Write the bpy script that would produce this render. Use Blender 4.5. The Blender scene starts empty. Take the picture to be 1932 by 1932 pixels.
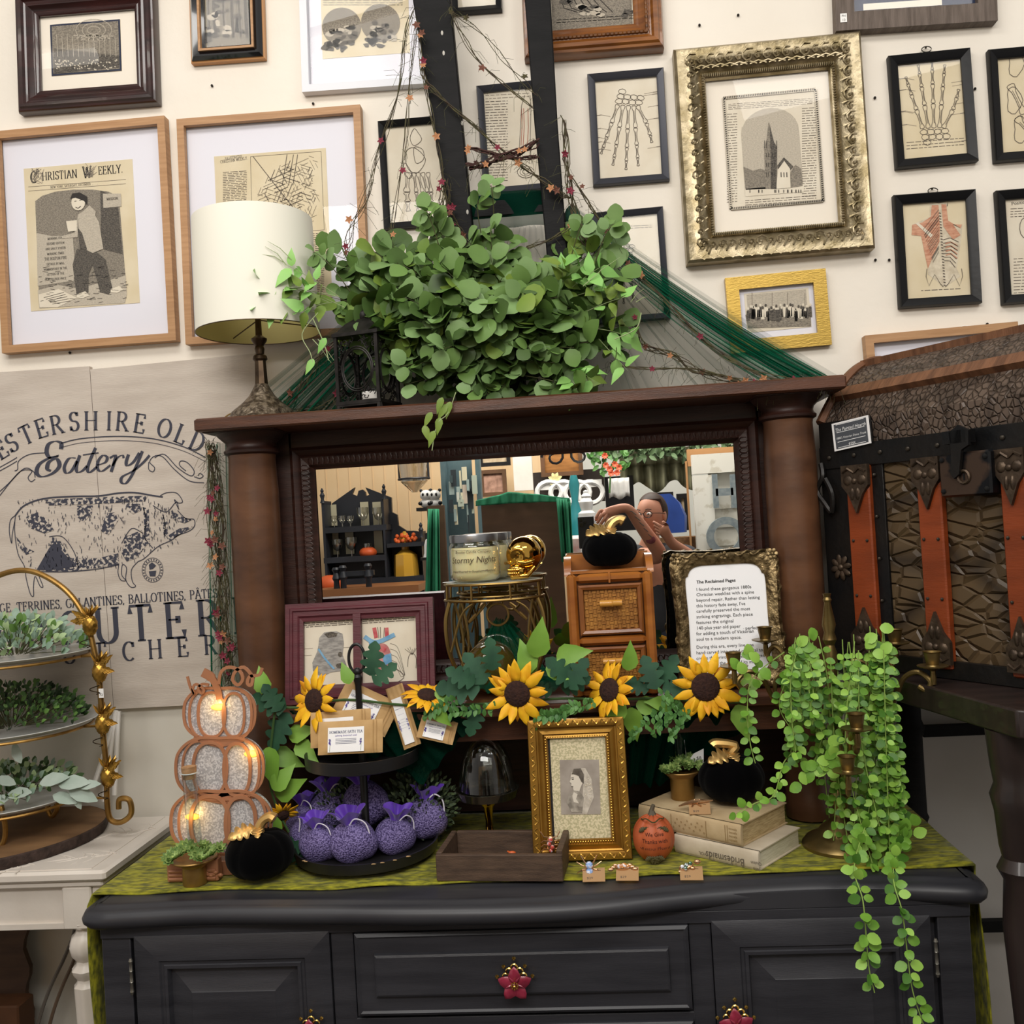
import bpy, math, random
from math import sin, cos, pi, radians, sqrt, atan2
from mathutils import Vector, Matrix
random.seed(7)
SC = bpy.context.scene
COL = SC.collection

# ---------------------------------------------------------------- camera
F = 1800.0
CZ = 1.55
_r = radians(3.4)
YC = Vector((137, -19, F)).normalized()
_up = Vector((-sin(_r), cos(_r), 0))
ZC = (_up - YC * _up.dot(YC)).normalized()
XC = ZC.cross(YC)
if XC.x < 0: XC = -XC
# rows: world axes in camera (x right, y up, z forward) coordinates
cam = bpy.data.cameras.new('camera'); camo = bpy.data.objects.new('camera', cam); COL.objects.link(camo)
right = Vector((XC.x, YC.x, ZC.x)); upv = Vector((XC.y, YC.y, ZC.y)); fwd = Vector((XC.z, YC.z, ZC.z))
camo.matrix_world = Matrix(((right.x, upv.x, -fwd.x, 0), (right.y, upv.y, -fwd.y, 0), (right.z, upv.z, -fwd.z, CZ), (0, 0, 0, 1)))
cam.sensor_fit = 'HORIZONTAL'; cam.sensor_width = 36; cam.lens = 36 * F / 1932.0
cam.clip_start = .005; cam.clip_end = 60
SC.camera = camo
def ray(px, py):
    d = Vector((px - 966., -(py - 966.), F)); return Vector((d.dot(XC), d.dot(YC), d.dot(ZC)))
def P(px, py, y):
    d = ray(px, py); return Vector((0, 0, CZ)) + d * (y / d.y)
def PZ(px, py, z):
    d = ray(px, py); return Vector((0, 0, CZ)) + d * ((z - CZ) / d.z)
YM = 2.30      # the looking glass
YW = 2.44      # the wall
def RM(px, py, D):  # a thing seen in the looking glass: where it really stands, behind the photographer
    p = P(px, py, D); return Vector((p.x, 2 * YM - p.y, p.z))

# ---------------------------------------------------------------- light
w = bpy.data.worlds.new('world'); SC.world = w; w.use_nodes = True
w.node_tree.nodes['Background'].inputs[0].default_value = (1.0, .95, .885, 1)
w.node_tree.nodes['Background'].inputs[1].default_value = .44
def area(name, loc, tgt, sx, sy, e, col):
    l = bpy.data.lights.new(name, 'AREA'); l.shape = 'RECTANGLE'; l.size = sx; l.size_y = sy; l.energy = e; l.color = col
    o = bpy.data.objects.new(name, l); COL.objects.link(o); o.location = loc
    o.rotation_euler = (Vector(tgt) - Vector(loc)).to_track_quat('-Z', 'Y').to_euler(); return o
area('ceiling_or_fill_light', (-.9, .7, 3.75), (-.6, 2.1, 1.2), 1.6, .5, 23, (1, .965, .915))
area('ceiling_or_fill_light', (1.5, .3, 3.75), (.6, 2.2, 1.2), 1.4, .5, 17, (1, .965, .915))
area('ceiling_or_fill_light', (0, -1.0, 3.4), (.3, -3.2, 1.3), 2.6, .8, 120, (1, .93, .84))  # fill added to brighten the far wall and the reflected shop
area('ceiling_or_fill_light', (-.3, -.75, 3.2), (-.1, 2.1, 1.0), 2.2, .6, 54, (1, .965, .915))  # fill added above and behind the camera to lift the lower half
SC.view_settings.view_transform = 'Standard'; SC.view_settings.look = 'None'
SC.view_settings.gamma = 1; SC.view_settings.exposure = 0.0

# ---------------------------------------------------------------- materials
def rgb(h, a=1):
    if isinstance(h, tuple): return h if len(h) == 4 else (*h, 1)
    v = [int(h[i:i + 2], 16) / 255 for i in (0, 2, 4)]
    return tuple((c / 12.92 if c < .04045 else ((c + .055) / 1.055) ** 2.4) for c in v) + (a,)
MC = {}
def mt(name, col, rough=.5, metal=0, col2=None, vs=20, st=(1, 1, 1), bump=0, bs=60, kind='noise', lo=.35, hi=.65, coat=0, sheen=0, em=None, es=0, trans=0, ior=1.45, alpha=1, spec=.5, bst=None, detail=4, subs=0):
    if name in MC: return MC[name]
    m = bpy.data.materials.new(name); m.use_nodes = True; nt = m.node_tree; b = nt.nodes['Principled BSDF']
    I = b.inputs
    I['Base Color'].default_value = rgb(col); I['Roughness'].default_value = rough; I['Metallic'].default_value = metal
    I['Coat Weight'].default_value = coat; I['Sheen Weight'].default_value = sheen; I['IOR'].default_value = ior
    I['Transmission Weight'].default_value = trans; I['Alpha'].default_value = alpha; I['Specular IOR Level'].default_value = spec
    if subs: I['Subsurface Weight'].default_value = subs; I['Subsurface Radius'].default_value = (.02, .01, .005)
    if em: I['Emission Color'].default_value = rgb(em); I['Emission Strength'].default_value = es
    if col2 or bump:
        tc = nt.nodes.new('ShaderNodeTexCoord')
        def tex(sc, stv):
            mp = nt.nodes.new('ShaderNodeMapping'); mp.inputs['Scale'].default_value = stv
            nt.links.new(tc.outputs['Object'], mp.inputs['Vector'])
            if kind == 'voro':
                t = nt.nodes.new('ShaderNodeTexVoronoi'); t.feature = 'DISTANCE_TO_EDGE'; t.inputs['Scale'].default_value = sc
            elif kind == 'cell':
                t = nt.nodes.new('ShaderNodeTexVoronoi'); t.inputs['Scale'].default_value = sc
            elif kind == 'wave':
                t = nt.nodes.new('ShaderNodeTexWave'); t.inputs['Scale'].default_value = sc; t.inputs['Distortion'].default_value = 6; t.inputs['Detail'].default_value = 3
            else:
                t = nt.nodes.new('ShaderNodeTexNoise'); t.inputs['Scale'].default_value = sc; t.inputs['Detail'].default_value = detail
            nt.links.new(mp.outputs[0], t.inputs['Vector'])
            if kind == 'voro' and stv is not st:
                mu = nt.nodes.new('ShaderNodeMath'); mu.operation = 'MULTIPLY'; mu.use_clamp = True; mu.inputs[1].default_value = 7; nt.links.new(t.outputs[0], mu.inputs[0]); return mu.outputs[0]
            return t.outputs['Color'] if kind == 'cell' else t.outputs[0]
        if col2:
            cr = nt.nodes.new('ShaderNodeValToRGB'); cr.color_ramp.elements[0].position = lo; cr.color_ramp.elements[1].position = hi
            cr.color_ramp.elements[0].color = rgb(col); cr.color_ramp.elements[1].color = rgb(col2)
            nt.links.new(tex(vs, st), cr.inputs[0]); nt.links.new(cr.outputs[0], I['Base Color'])
        if bump:
            bp = nt.nodes.new('ShaderNodeBump'); bp.inputs['Strength'].default_value = min(1, bump); bp.inputs['Distance'].default_value = .004 * max(1, bump)
            nt.links.new(tex(bs, bst or st), bp.inputs['Height']); nt.links.new(bp.outputs[0], I['Normal'])
    MC[name] = m; return m
def glassy(name, col, rough=.02, mixv=.12, dens=None):
    """thin clear pane: lets light straight through and reflects by the angle"""
    if name in MC: return MC[name]
    m = bpy.data.materials.new(name); m.use_nodes = True; nt = m.node_tree; nt.nodes.clear()
    out = nt.nodes.new('ShaderNodeOutputMaterial'); mx = nt.nodes.new('ShaderNodeMixShader'); tr = nt.nodes.new('ShaderNodeBsdfTransparent'); gl = nt.nodes.new('ShaderNodeBsdfGlossy')
    lw = nt.nodes.new('ShaderNodeLayerWeight'); lw.inputs[0].default_value = .28
    ma = nt.nodes.new('ShaderNodeMath'); ma.operation = 'MULTIPLY_ADD'; ma.inputs[1].default_value = .75; ma.inputs[2].default_value = mixv
    tr.inputs[0].default_value = rgb(col); gl.inputs[1].default_value = rough
    nt.links.new(lw.outputs['Facing'], ma.inputs[0]); nt.links.new(ma.outputs[0], mx.inputs[0])
    nt.links.new(tr.outputs[0], mx.inputs[1]); nt.links.new(gl.outputs[0], mx.inputs[2]); nt.links.new(mx.outputs[0], out.inputs[0])
    if mixv < .05: ma.inputs[1].default_value = .12
    MC[name] = m; return m
def tulle(name, col, dens):
    if name in MC: return MC[name]
    m = bpy.data.materials.new(name); m.use_nodes = True; nt = m.node_tree; nt.nodes.clear()
    out = nt.nodes.new('ShaderNodeOutputMaterial'); mx = nt.nodes.new('ShaderNodeMixShader'); tr = nt.nodes.new('ShaderNodeBsdfTransparent')
    df = nt.nodes.new('ShaderNodeBsdfDiffuse'); tl = nt.nodes.new('ShaderNodeBsdfTranslucent'); m2 = nt.nodes.new('ShaderNodeMixShader'); m2.inputs[0].default_value = .4
    df.inputs[0].default_value = rgb(col); tl.inputs[0].default_value = rgb(col)
    tc = nt.nodes.new('ShaderNodeTexCoord'); t = nt.nodes.new('ShaderNodeTexNoise'); t.inputs['Scale'].default_value = 9; t.inputs['Detail'].default_value = 5
    lw = nt.nodes.new('ShaderNodeLayerWeight'); lw.inputs[0].default_value = .35
    ma = nt.nodes.new('ShaderNodeMath'); ma.operation = 'MULTIPLY_ADD'; ma.inputs[1].default_value = .9 if dens > .3 else .28; ma.inputs[2].default_value = dens; ma.use_clamp = True
    nt.links.new(lw.outputs['Facing'], ma.inputs[0]); nt.links.new(ma.outputs[0], mx.inputs[0])
    nt.links.new(df.outputs[0], m2.inputs[1]); nt.links.new(tl.outputs[0], m2.inputs[2])
    nt.links.new(tr.outputs[0], mx.inputs[1]); nt.links.new(m2.outputs[0], mx.inputs[2]); nt.links.new(mx.outputs[0], out.inputs[0])
    MC[name] = m; return m

# ---------------------------------------------------------------- mesh builder
MWD = {}
def mw(o): return MWD.get(o.name, Matrix()) if o else Matrix()
class MB:
    def __init__(s, m=None): s.v = []; s.f = []; s.k = []; s.mats = []; s.c = 0; s.M = None; s.m(m)
    def m(s, mat):
        if mat is None: return s
        if mat not in s.mats: s.mats.append(mat)
        s.c = s.mats.index(mat); return s
    def add(s, vs, fs):
        b = len(s.v)
        s.v += [(s.M @ Vector(v)) if s.M is not None else Vector(v) for v in vs]
        s.f += [tuple(i + b for i in f) for f in fs]; s.k += [s.c] * len(fs); return s
    def box(s, c, d, R=None, bev=0):
        x, y, z = d[0] / 2, d[1] / 2, d[2] / 2; c = Vector(c)
        if bev:
            e = min(bev, x * .9, y * .9, z * .9); V = []
            for sz in (-1, 1):
                for k, zz, q in ((0, z - e, 0), (1, z, e)):
                    pass
            rings = []
            for zz, q in ((-z, e), (-z + e, 0), (z - e, 0), (z, e)):
                X, Y = x - q, y - q; E = e
                rings.append([(X, Y - E, zz), (X - E, Y, zz), (-X + E, Y, zz), (-X, Y - E, zz), (-X, -Y + E, zz), (-X + E, -Y, zz), (X - E, -Y, zz), (X, -Y + E, zz)])
            V = [p for r in rings for p in r]; Fc = [tuple(range(7, -1, -1)), tuple(range(24, 32))]
            for i in range(3):
                for j in range(8): Fc.append((i * 8 + j, i * 8 + (j + 1) % 8, i * 8 + 8 + (j + 1) % 8, i * 8 + 8 + j))
        else:
            V = [(a * x, b * y, g * z) for a in (-1, 1) for b in (-1, 1) for g in (-1, 1)]
            Fc = [(0, 1, 3, 2), (4, 6, 7, 5), (0, 4, 5, 1), (2, 3, 7, 6), (0, 2, 6, 4), (1, 5, 7, 3)]
        return s.add([c + (R @ Vector(p) if R else Vector(p)) for p in V], Fc)
    def rings(s, R, closed=True, caps=True, loop=False):
        n = len(R[0]); V = [p for r in R for p in r]; Fc = []
        m = len(R)
        for i in range(m if loop else m - 1):
            a, b = i * n, ((i + 1) % m) * n
            for j in range(n if closed else n - 1):
                Fc.append((a + j, a + (j + 1) % n, b + (j + 1) % n, b + j))
        if caps and closed and not loop: Fc += [tuple(range(n - 1, -1, -1)), tuple(range((m - 1) * n, m * n))]
        return s.add(V, Fc)
    def tube(s, pts, r, n=8, loop=False, flat=None):
        pts = [Vector(p) for p in pts]; m = len(pts); R = []
        t0 = (pts[1] - pts[0]).normalized(); u = t0.orthogonal().normalized()
        if flat: u = Vector(flat)
        for i, p in enumerate(pts):
            a = pts[(i - 1) % m] if (loop or i > 0) else p; b = pts[(i + 1) % m] if (loop or i < m - 1) else p
            t = (b - a)
            t = t.normalized() if t.length > 1e-9 else t0
            u = (u - t * u.dot(t))
            u = u.normalized() if u.length > 1e-6 else t.orthogonal().normalized()
            q = t.cross(u); rr = r[i] if isinstance(r, (list, tuple)) else r
            R.append([p + (u * cos(2 * pi * k / n) + q * sin(2 * pi * k / n)) * rr for k in range(n)])
        return s.rings(R, loop=loop)
    def lathe(s, prof, loc=(0, 0, 0), n=24, R=None, sq=None):
        loc = Vector(loc); Rg = []
        for r, z in prof:
            Rg.append([loc + (lambda p: R @ p if R else p)(Vector((max(r, 1e-4) * cos(2 * pi * k / n) * (1 if not sq else sq(k)), max(r, 1e-4) * sin(2 * pi * k / n) * (1 if not sq else sq(k)), z))) for k in range(n)])
        return s.rings(Rg)
    def ball(s, c, r, n=12, m=8, R=None, fn=None):
        c = Vector(c); r = Vector((r, r, r)) if not isinstance(r, (tuple, list, Vector)) else Vector(r); Rg = []
        for i in range(m + 1):
            th = pi * (i / m) if 0 < i < m else (.03 if i == 0 else pi - .03)
            row = []
            for k in range(n):
                ph = 2 * pi * k / n; q = Vector((sin(th) * cos(ph), sin(th) * sin(ph), -cos(th))); g = fn(th, ph) if fn else 1
                q = Vector((q.x * r.x, q.y * r.y, q.z * r.z)) * g
                row.append(c + (R @ q if R else q))
            Rg.append(row)
        return s.rings(Rg)
    def prism(s, poly, y0, y1):   # outline in x,z, thickness along y
        n = len(poly); V = [(p[0], y0, p[1]) for p in poly] + [(p[0], y1, p[1]) for p in poly]
        return s.add(V, [tuple(range(n)), tuple(range(2 * n - 1, n - 1, -1))] + [(i, i + n, (i + 1) % n + n, (i + 1) % n) for i in range(n)])
    def slab(s, poly, z0, z1):    # outline in x,y, thickness along z
        n = len(poly); V = [(p[0], p[1], z0) for p in poly] + [(p[0], p[1], z1) for p in poly]
        return s.add(V, [tuple(range(n - 1, -1, -1)), tuple(range(n, 2 * n))] + [(i, (i + 1) % n, (i + 1) % n + n, i + n) for i in range(n)])
    def face(s, poly, y=0): return s.add([(p[0], y, p[1]) for p in poly], [tuple(range(len(poly)))])
    def ribbon(s, pts, w, y=0, closed=False, nib=None, th=0):
        """flat ink stroke in the x,z plane at depth y"""
        pts = [Vector((p[0], p[1])) for p in pts]; m = len(pts)
        if m < 2: return s
        L = []; Rr = []
        for i, p in enumerate(pts):
            a = pts[(i - 1) % m] if (closed or i > 0) else p; b = pts[(i + 1) % m] if (closed or i < m - 1) else p
            t = b - a
            if t.length < 1e-9: t = Vector((1, 0))
            t.normalize(); ww = w[i] if isinstance(w, (list, tuple)) else w
            if nib: ww *= nib + (1 - nib) * abs(t.y)
            nn = Vector((-t.y, t.x)) * ww / 2; L.append(p + nn); Rr.append(p - nn)
        V = [(q.x, y, q.y) for q in L] + [(q.x, y, q.y) for q in Rr]; Fc = []
        for i in range(m if closed else m - 1): Fc.append((i, (i + 1) % m, (i + 1) % m + m, i + m))
        if th:
            b = 2 * m; V += [(q.x, y + th, q.y) for q in L] + [(q.x, y + th, q.y) for q in Rr]
            for i in range(m if closed else m - 1):
                j = (i + 1) % m; Fc += [(i, i + b, j + b, j), (i + m, j + m, j + m + b, i + m + b), (i + b, i + m + b, j + m + b, j + b)]
        return s.add(V, Fc)
    def leaf(s, p, d, up, L, W, shape='round', cup=.15, bend=.2):
        p = Vector(p); d = Vector(d).normalized(); up = Vector(up); sd = d.cross(up)
        if sd.length < 1e-4: sd = d.orthogonal()
        sd.normalize(); nn = sd.cross(d)
        if shape == 'round': K = ((0, .12), (.12, .62), (.35, .98), (.62, .96), (.86, .6), (1, .12))
        elif shape == 'oval': K = ((0, .1), (.2, .7), (.5, 1), (.8, .65), (1, .08))
        elif shape == 'tip': K = ((0, .15), (.12, .75), (.3, 1), (.6, .7), (.85, .25), (1, .02))
        elif shape == 'long': K = ((0, .2), (.25, .85), (.5, 1), (.8, .55), (1, .03))
        elif shape == 'lobed': K = ((0, .1), (.07, .45), (.13, .72), (.19, .66), (.25, .36), (.32, .8), (.39, 1), (.45, .9), (.5, .42), (.57, .76), (.64, .86), (.7, .72), (.74, .36), (.81, .5), (.9, .42), (1, .06))
        V = []
        for t, ww in K:
            c = p + d * (L * t) - nn * (bend * L * t * t)
            V += [c + sd * (W / 2 * ww) + nn * (cup * W * ww), c, c - sd * (W / 2 * ww) + nn * (cup * W * ww)]
        Fc = []
        for i in range(len(K) - 1):
            a = i * 3; Fc += [(a, a + 1, a + 4, a + 3), (a + 1, a + 2, a + 5, a + 4)]
        return s.add(V, Fc)
    def mould(s, W, H, prof, sag=None):
        """mitred moulding; prof = (inset from the outer edge, height off the back)"""
        for sd in range(4):
            V = []
            for d, t in prof:
                x, z = W / 2 - d, H / 2 - d
                V.append([((-x, -t, z), (x, -t, z)), ((x, -t, z), (x, -t, -z)), ((x, -t, -z), (-x, -t, -z)), ((-x, -t, -z), (-x, -t, z))][sd])
            vs = [q for pr in V for q in pr]
            s.add(vs, [(2 * i, 2 * i + 2, 2 * i + 3, 2 * i + 1) for i in range(len(prof) - 1)])
        return s
    def grid(s, fn, nu, nv):
        V = [fn(i / nu, j / nv) for j in range(nv + 1) for i in range(nu + 1)]
        return s.add(V, [(j * (nu + 1) + i, j * (nu + 1) + i + 1, (j + 1) * (nu + 1) + i + 1, (j + 1) * (nu + 1) + i) for j in range(nv) for i in range(nu)])
    def text(s, txt, x, z, size, y=0, align='c', shear=0, ang=0, wx=1, mode='sans'):
        T = serif(txt) if mode == 'serif' else sans(txt)
        vs, fs, wid = T
        ox = {'c': -wid / 2, 'l': 0, 'r': -wid}[align]; ca, sa = cos(ang), sin(ang); V = []
        for a, b in vs:
            a = (a + ox + shear * b) * size * wx; b = b * size
            V.append((x + a * ca - b * sa, y, z + a * sa + b * ca))
        return s.add(V, fs)
    def build(s, name, parent=None, world=True, smooth=35, label=None, cat=None, group=None, kind=None, solid=0, bevel=0, sub=0):
        me = bpy.data.meshes.new(name); vs = s.v
        if parent is not None:
            if world:
                I = mw(parent).inverted(); vs = [I @ v for v in vs]
            loc = Vector((0, 0, 0))
        else:
            xs = [v.x for v in vs]; ys = [v.y for v in vs]; zs = [v.z for v in vs]
            loc = Vector(((min(xs) + max(xs)) / 2, (min(ys) + max(ys)) / 2, min(zs))); vs = [v - loc for v in vs]
        me.from_pydata([tuple(v) for v in vs], [], s.f)
        for m in s.mats: me.materials.append(m)
        me.polygons.foreach_set('material_index', s.k)
        if smooth:
            me.polygons.foreach_set('use_smooth', [True] * len(s.f)); me.set_sharp_from_angle(angle=radians(smooth))
        me.update()
        o = bpy.data.objects.new(name, me); COL.objects.link(o)
        if parent is not None: o.parent = parent; MWD[o.name] = mw(parent)
        else: o.location = loc; MWD[o.name] = Matrix.Translation(loc)
        if label: o['label'] = label
        if cat: o['category'] = cat
        if group: o['group'] = group
        if kind: o['kind'] = kind
        if solid:
            md = o.modifiers.new('solid', 'SOLIDIFY'); md.thickness = solid; md.offset = 0
        if bevel:
            md = o.modifiers.new('bev', 'BEVEL'); md.width = bevel; md.segments = 2; md.limit_method = 'ANGLE'
        if sub:
            md = o.modifiers.new('sub', 'SUBSURF'); md.levels = sub; md.render_levels = sub
        return o
def thing(name, label, cat, loc=(0, 0, 0), rz=0, group=None, M=None):
    o = bpy.data.objects.new(name, None); COL.objects.link(o); o.empty_display_size = .05
    if M is None: M = Matrix.Translation(Vector(loc)) @ Matrix.Rotation(rz, 4, 'Z')
    o.matrix_world = M; MWD[o.name] = M.copy(); o['label'] = label; o['category'] = cat
    if group: o['group'] = group
    return o
def dup(root, M, label, group=None):
    r = root.copy(); COL.objects.link(r); r.matrix_world = M; MWD[r.name] = M.copy(); r['label'] = label
    if group: r['group'] = group
    for ch in list(root.children):
        c = ch.copy(); COL.objects.link(c); c.parent = r
        for g in list(ch.children):
            d = g.copy(); COL.objects.link(d); d.parent = c
    return r
def LM(loc, rz=0, rx=0, ry=0, s=1): return Matrix.Translation(Vector(loc)) @ Matrix.Rotation(rz, 4, 'Z') @ Matrix.Rotation(ry, 4, 'Y') @ Matrix.Rotation(rx, 4, 'X') @ Matrix.Scale(s, 4)
_TC = {}
def sans(txt):
    if txt in _TC: return _TC[txt]
    if '-' in txt:   # hyphens are set as small bars between the words
        vs, fs, wid = sans(txt.replace('-', ' ') or ' '); vs = list(vs); fs = list(fs)
        for i, ch in enumerate(txt):
            if ch == '-':
                a = sans(txt[:i].replace('-', ' ').rstrip() or '.')[2] + .07 if i else -.2; n = len(vs); vs += [(a, .3), (a + .2, .3), (a + .2, .37), (a, .37)]; fs.append((n, n + 1, n + 2, n + 3))
        _TC[txt] = (vs, fs, wid); return _TC[txt]
    cu = bpy.data.curves.new('t', 'FONT'); cu.body = txt; cu.size = 1.35; cu.resolution_u = 2
    o = bpy.data.objects.new('t', cu); me = o.to_mesh()
    vs = [(v.co.x, v.co.y) for v in me.vertices]; fs = [tuple(p.vertices) for p in me.polygons]; wid = max([v[0] for v in vs] + [0])
    o.to_mesh_clear(); bpy.data.objects.remove(o); bpy.data.curves.remove(cu)
    _TC[txt] = (vs, fs, wid); return _TC[txt]
def arc(cx, cy, rx, ry, a0, a1, n=12): return [(cx + rx * cos(radians(a0 + (a1 - a0) * i / n)), cy + ry * sin(radians(a0 + (a1 - a0) * i / n))) for i in range(n + 1)]
# serif letters: (advance, strokes); S marks feet and tops that carry a serif
GL = {
 'A': (.74, [[(.08, 0), (.36, 1)], [(.38, 1), (.68, 0)], [(.19, .36), (.55, .36)]]), 'B': (.66, [[(.14, 0), (.14, 1)], [(.1, 1)] + arc(.3, .76, .24, .24, 90, -90) + [(.14, .52)], [(.14, .52)] + arc(.32, .26, .28, .26, 90, -90) + [(.1, 0)]]),
 'C': (.72, [arc(.4, .5, .32, .5, 48, 312, 18), [(.62, .98), (.62, .72)]]), 'D': (.76, [[(.14, 0), (.14, 1)], [(.1, 1), (.3, 1)] + arc(.3, .5, .38, .5, 90, -90, 14) + [(.1, 0)]]),
 'E': (.64, [[(.14, 0), (.14, 1)], [(.06, 1), (.55, 1), (.55, .8)], [(.14, .52), (.42, .52)], [(.42, .62), (.42, .42)], [(.06, 0), (.58, 0), (.58, .22)]]), 'F': (.58, [[(.14, 0), (.14, 1)], [(.06, 1), (.53, 1), (.53, .8)], [(.14, .52), (.4, .52)], [(.4, .62), (.4, .42)]]),
 'G': (.76, [arc(.4, .5, .32, .5, 48, 315, 18), [(.66, .42), (.66, .1)], [(.5, .42), (.74, .42)]]), 'H': (.8, [[(.14, 0), (.14, 1)], [(.66, 0), (.66, 1)], [(.14, .52), (.66, .52)]]),
 'I': (.34, [[(.17, 0), (.17, 1)]]), 'K': (.72, [[(.14, 0), (.14, 1)], [(.14, .4), (.6, 1)], [(.3, .58), (.64, 0)]]), 'L': (.6, [[(.14, 0), (.14, 1)], [(.06, 0), (.56, 0), (.56, .24)]]),
 'M': (.92, [[(.14, 0), (.14, 1)], [(.14, 1), (.46, .05)], [(.46, .05), (.78, 1)], [(.78, 0), (.78, 1)]]), 'N': (.8, [[(.14, 0), (.14, 1)], [(.14, 1), (.66, 0)], [(.66, 0), (.66, 1)]]),
 'O': (.8, [arc(.4, .5, .33, .5, 0, 360, 24)]), 'P': (.62, [[(.14, 0), (.14, 1)], [(.1, 1), (.3, 1)] + arc(.3, .74, .26, .26, 90, -90) + [(.14, .48)]]),
 'R': (.72, [[(.14, 0), (.14, 1)], [(.1, 1), (.3, 1)] + arc(.3, .75, .25, .25, 90, -90) + [(.14, .5)], [(.34, .5), (.66, 0)]]), 'S': (.56, [arc(.28, .75, .2, .24, 30, 270, 12) + arc(.28, .25, .22, .26, 90, -150, 12), [(.47, .98), (.47, .78)], [(.08, .02), (.08, .24)]]),
 'T': (.68, [[(.34, 0), (.34, 1)], [(.04, .78), (.04, 1), (.64, 1), (.64, .78)]]), 'U': (.78, [[(.14, 1), (.14, .3)] + arc(.4, .3, .26, .3, 180, 360, 12) + [(.66, 1)]]), 'V': (.7, [[(.06, 1), (.34, 0)], [(.34, 0), (.64, 1)]]),
 'W': (.98, [[(.06, 1), (.3, 0)], [(.3, 0), (.5, .95)], [(.5, .95), (.7, 0)], [(.7, 0), (.92, 1)]]), 'Y': (.7, [[(.06, 1), (.35, .45)], [(.64, 1), (.35, .45)], [(.35, .45), (.35, 0)]]),
 '.': (.24, [[(.1, .02), (.1, .12)]]), ',': (.24, [[(.12, .1), (.06, -.12)]]), ' ': (.36, []), 'Â': (.74, [[(.08, 0), (.36, 1)], [(.38, 1), (.68, 0)], [(.19, .36), (.55, .36)], [(.24, 1.12), (.37, 1.28), (.5, 1.12)]]), "'": (.2, [[(.1, .8), (.1, 1)]])}
def serif(txt, st=.15, thn=.3):
    key = ('s', txt, st)
    if key in _TC: return _TC[key]
    b = MB(); x = 0
    for ch in txt:
        adv, ss = GL.get(ch, GL[' '])
        for sk in ss:
            b.ribbon([(x + p[0], p[1]) for p in sk], st, nib=thn)
            if ch not in 'CGSO.,':
                for e, o in ((sk[0], sk[1]), (sk[-1], sk[-2])):
                    if abs(e[1] - o[1]) > abs(e[0] - o[0]) * .8 and (abs(e[1]) < .02 or abs(e[1] - 1) < .02) and abs(e[1] - o[1]) > .3 and not (ch == 'A' and e[1] > .5) and not (ch in 'VWM' and e[1] < .1 and ch != 'M'):
                        b.ribbon([(x + e[0] - .12, e[1]), (x + e[0] + .12, e[1])], st * .32)
        x += adv + .06
    r = ([(v.x, v.z) for v in b.v], b.f, x - .06); _TC[key] = r; return r
def pl(y, T=0):  # pixel -> x,z on the plane at depth y
    def q(px, py):
        p = P(px, py, y); return (p.x, p.z)
    return q
def spline(pts, n=6, closed=False):
    """Catmull-Rom through the points, any dimension"""
    m = len(pts); out = []; D = len(pts[0])
    g = (lambda i: pts[i % m]) if closed else (lambda i: pts[max(0, min(m - 1, i))])
    for i in range(m if closed else m - 1):
        a, b, c, d = g(i - 1), g(i), g(i + 1), g(i + 2)
        for j in range(n):
            t = j / n
            out.append(tuple(.5 * (2 * b[k] + (c[k] - a[k]) * t + (2 * a[k] - 5 * b[k] + 4 * c[k] - d[k]) * t * t + (3 * b[k] - a[k] - 3 * c[k] + d[k]) * t ** 3) for k in range(D)))
    if not closed: out.append(tuple(pts[-1]))
    return out
def rnd(a, b): return random.uniform(a, b)
# ---------------------------------------------------------------- room
M_wall = mt('painted_wall', 'efe8dc', .75, col2='e9e1d4', vs=3, bump=.25, bs=40)
M_white = mt('white_paint', 'ece8e2', .4, col2='e2ddd5', vs=6, bump=.2, bs=30)
M_grey = mt('grey_wall', 'a39c95', .7, col2='8c857e', vs=3)
M_dado = mt('pale_lower_wall', 'd9d4c9', .6, col2='cec8bb', vs=4)
M_floor = mt('floor_board', '4b433c', .5, col2='35302c', vs=2, st=(1, 12, 1))
INK = mt('ink', '2b2622', .8); INK2 = mt('soft_ink', '5d544b', .8); INK3 = mt('pale_ink', '8f8578', .8)
PAPER = mt('old_paper', 'dccfb2', .8, col2='d4c5a4', vs=12); PAPER2 = mt('book_paper', 'e0d7c4', .8, col2='d8cdb8', vs=14)
ENG = mt('engraving_dark', '3d3935', .85, col2='6b645a', vs=220, st=(1, 1, 2.5), lo=.4, hi=.62)
ENGM = mt('engraving_mid', '6e675d', .85, col2='968d7e', vs=240, st=(1, 1, 2.2), lo=.38, hi=.62)
ENGL = mt('engraving_light', 'aba293', .85, col2='c2b8a6', vs=240, st=(1, 1, 2.5), lo=.35, hi=.62)
MATB = mt('blue_white_board', 'e4e3ec', .7); MATC = mt('cream_board', 'eee5d6', .7)
GLASS = glassy('picture_glass', 'ffffff', .015, .015)

b = MB(M_wall); b.box((0, YW + .06, 2.2), (7, .12, 5.6)); b.build('wall_back', kind='structure')
b = MB(M_floor); b.box((0, -.8, -.03), (7.4, 6.8, .06)); b.build('floor', kind='structure')
z0, z1 = P(60, 1345, YW).z, .12
b = MB(M_dado); b.box((-1.9, YW - .004, .72), (2.6, .008, 1.36)); b.box((-1.9, YW - .012, 1.375), (2.6, .02, .045)); b.build('wall_panel', kind='structure')
b = MB(mt('grey_panel', 'c2beba', .6, col2='aaa49f', vs=2.2)); b.box((1.9, YW - .006, .74), (2.3, .012, 1.42)); b.build('wall_lower_right', kind='structure')
b = MB(mt('dark_board', '4a4541', .6)); b.box((1.9, YW - .018, .06), (2.3, .024, .16)); b.build('baseboard_right', kind='structure')

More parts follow.
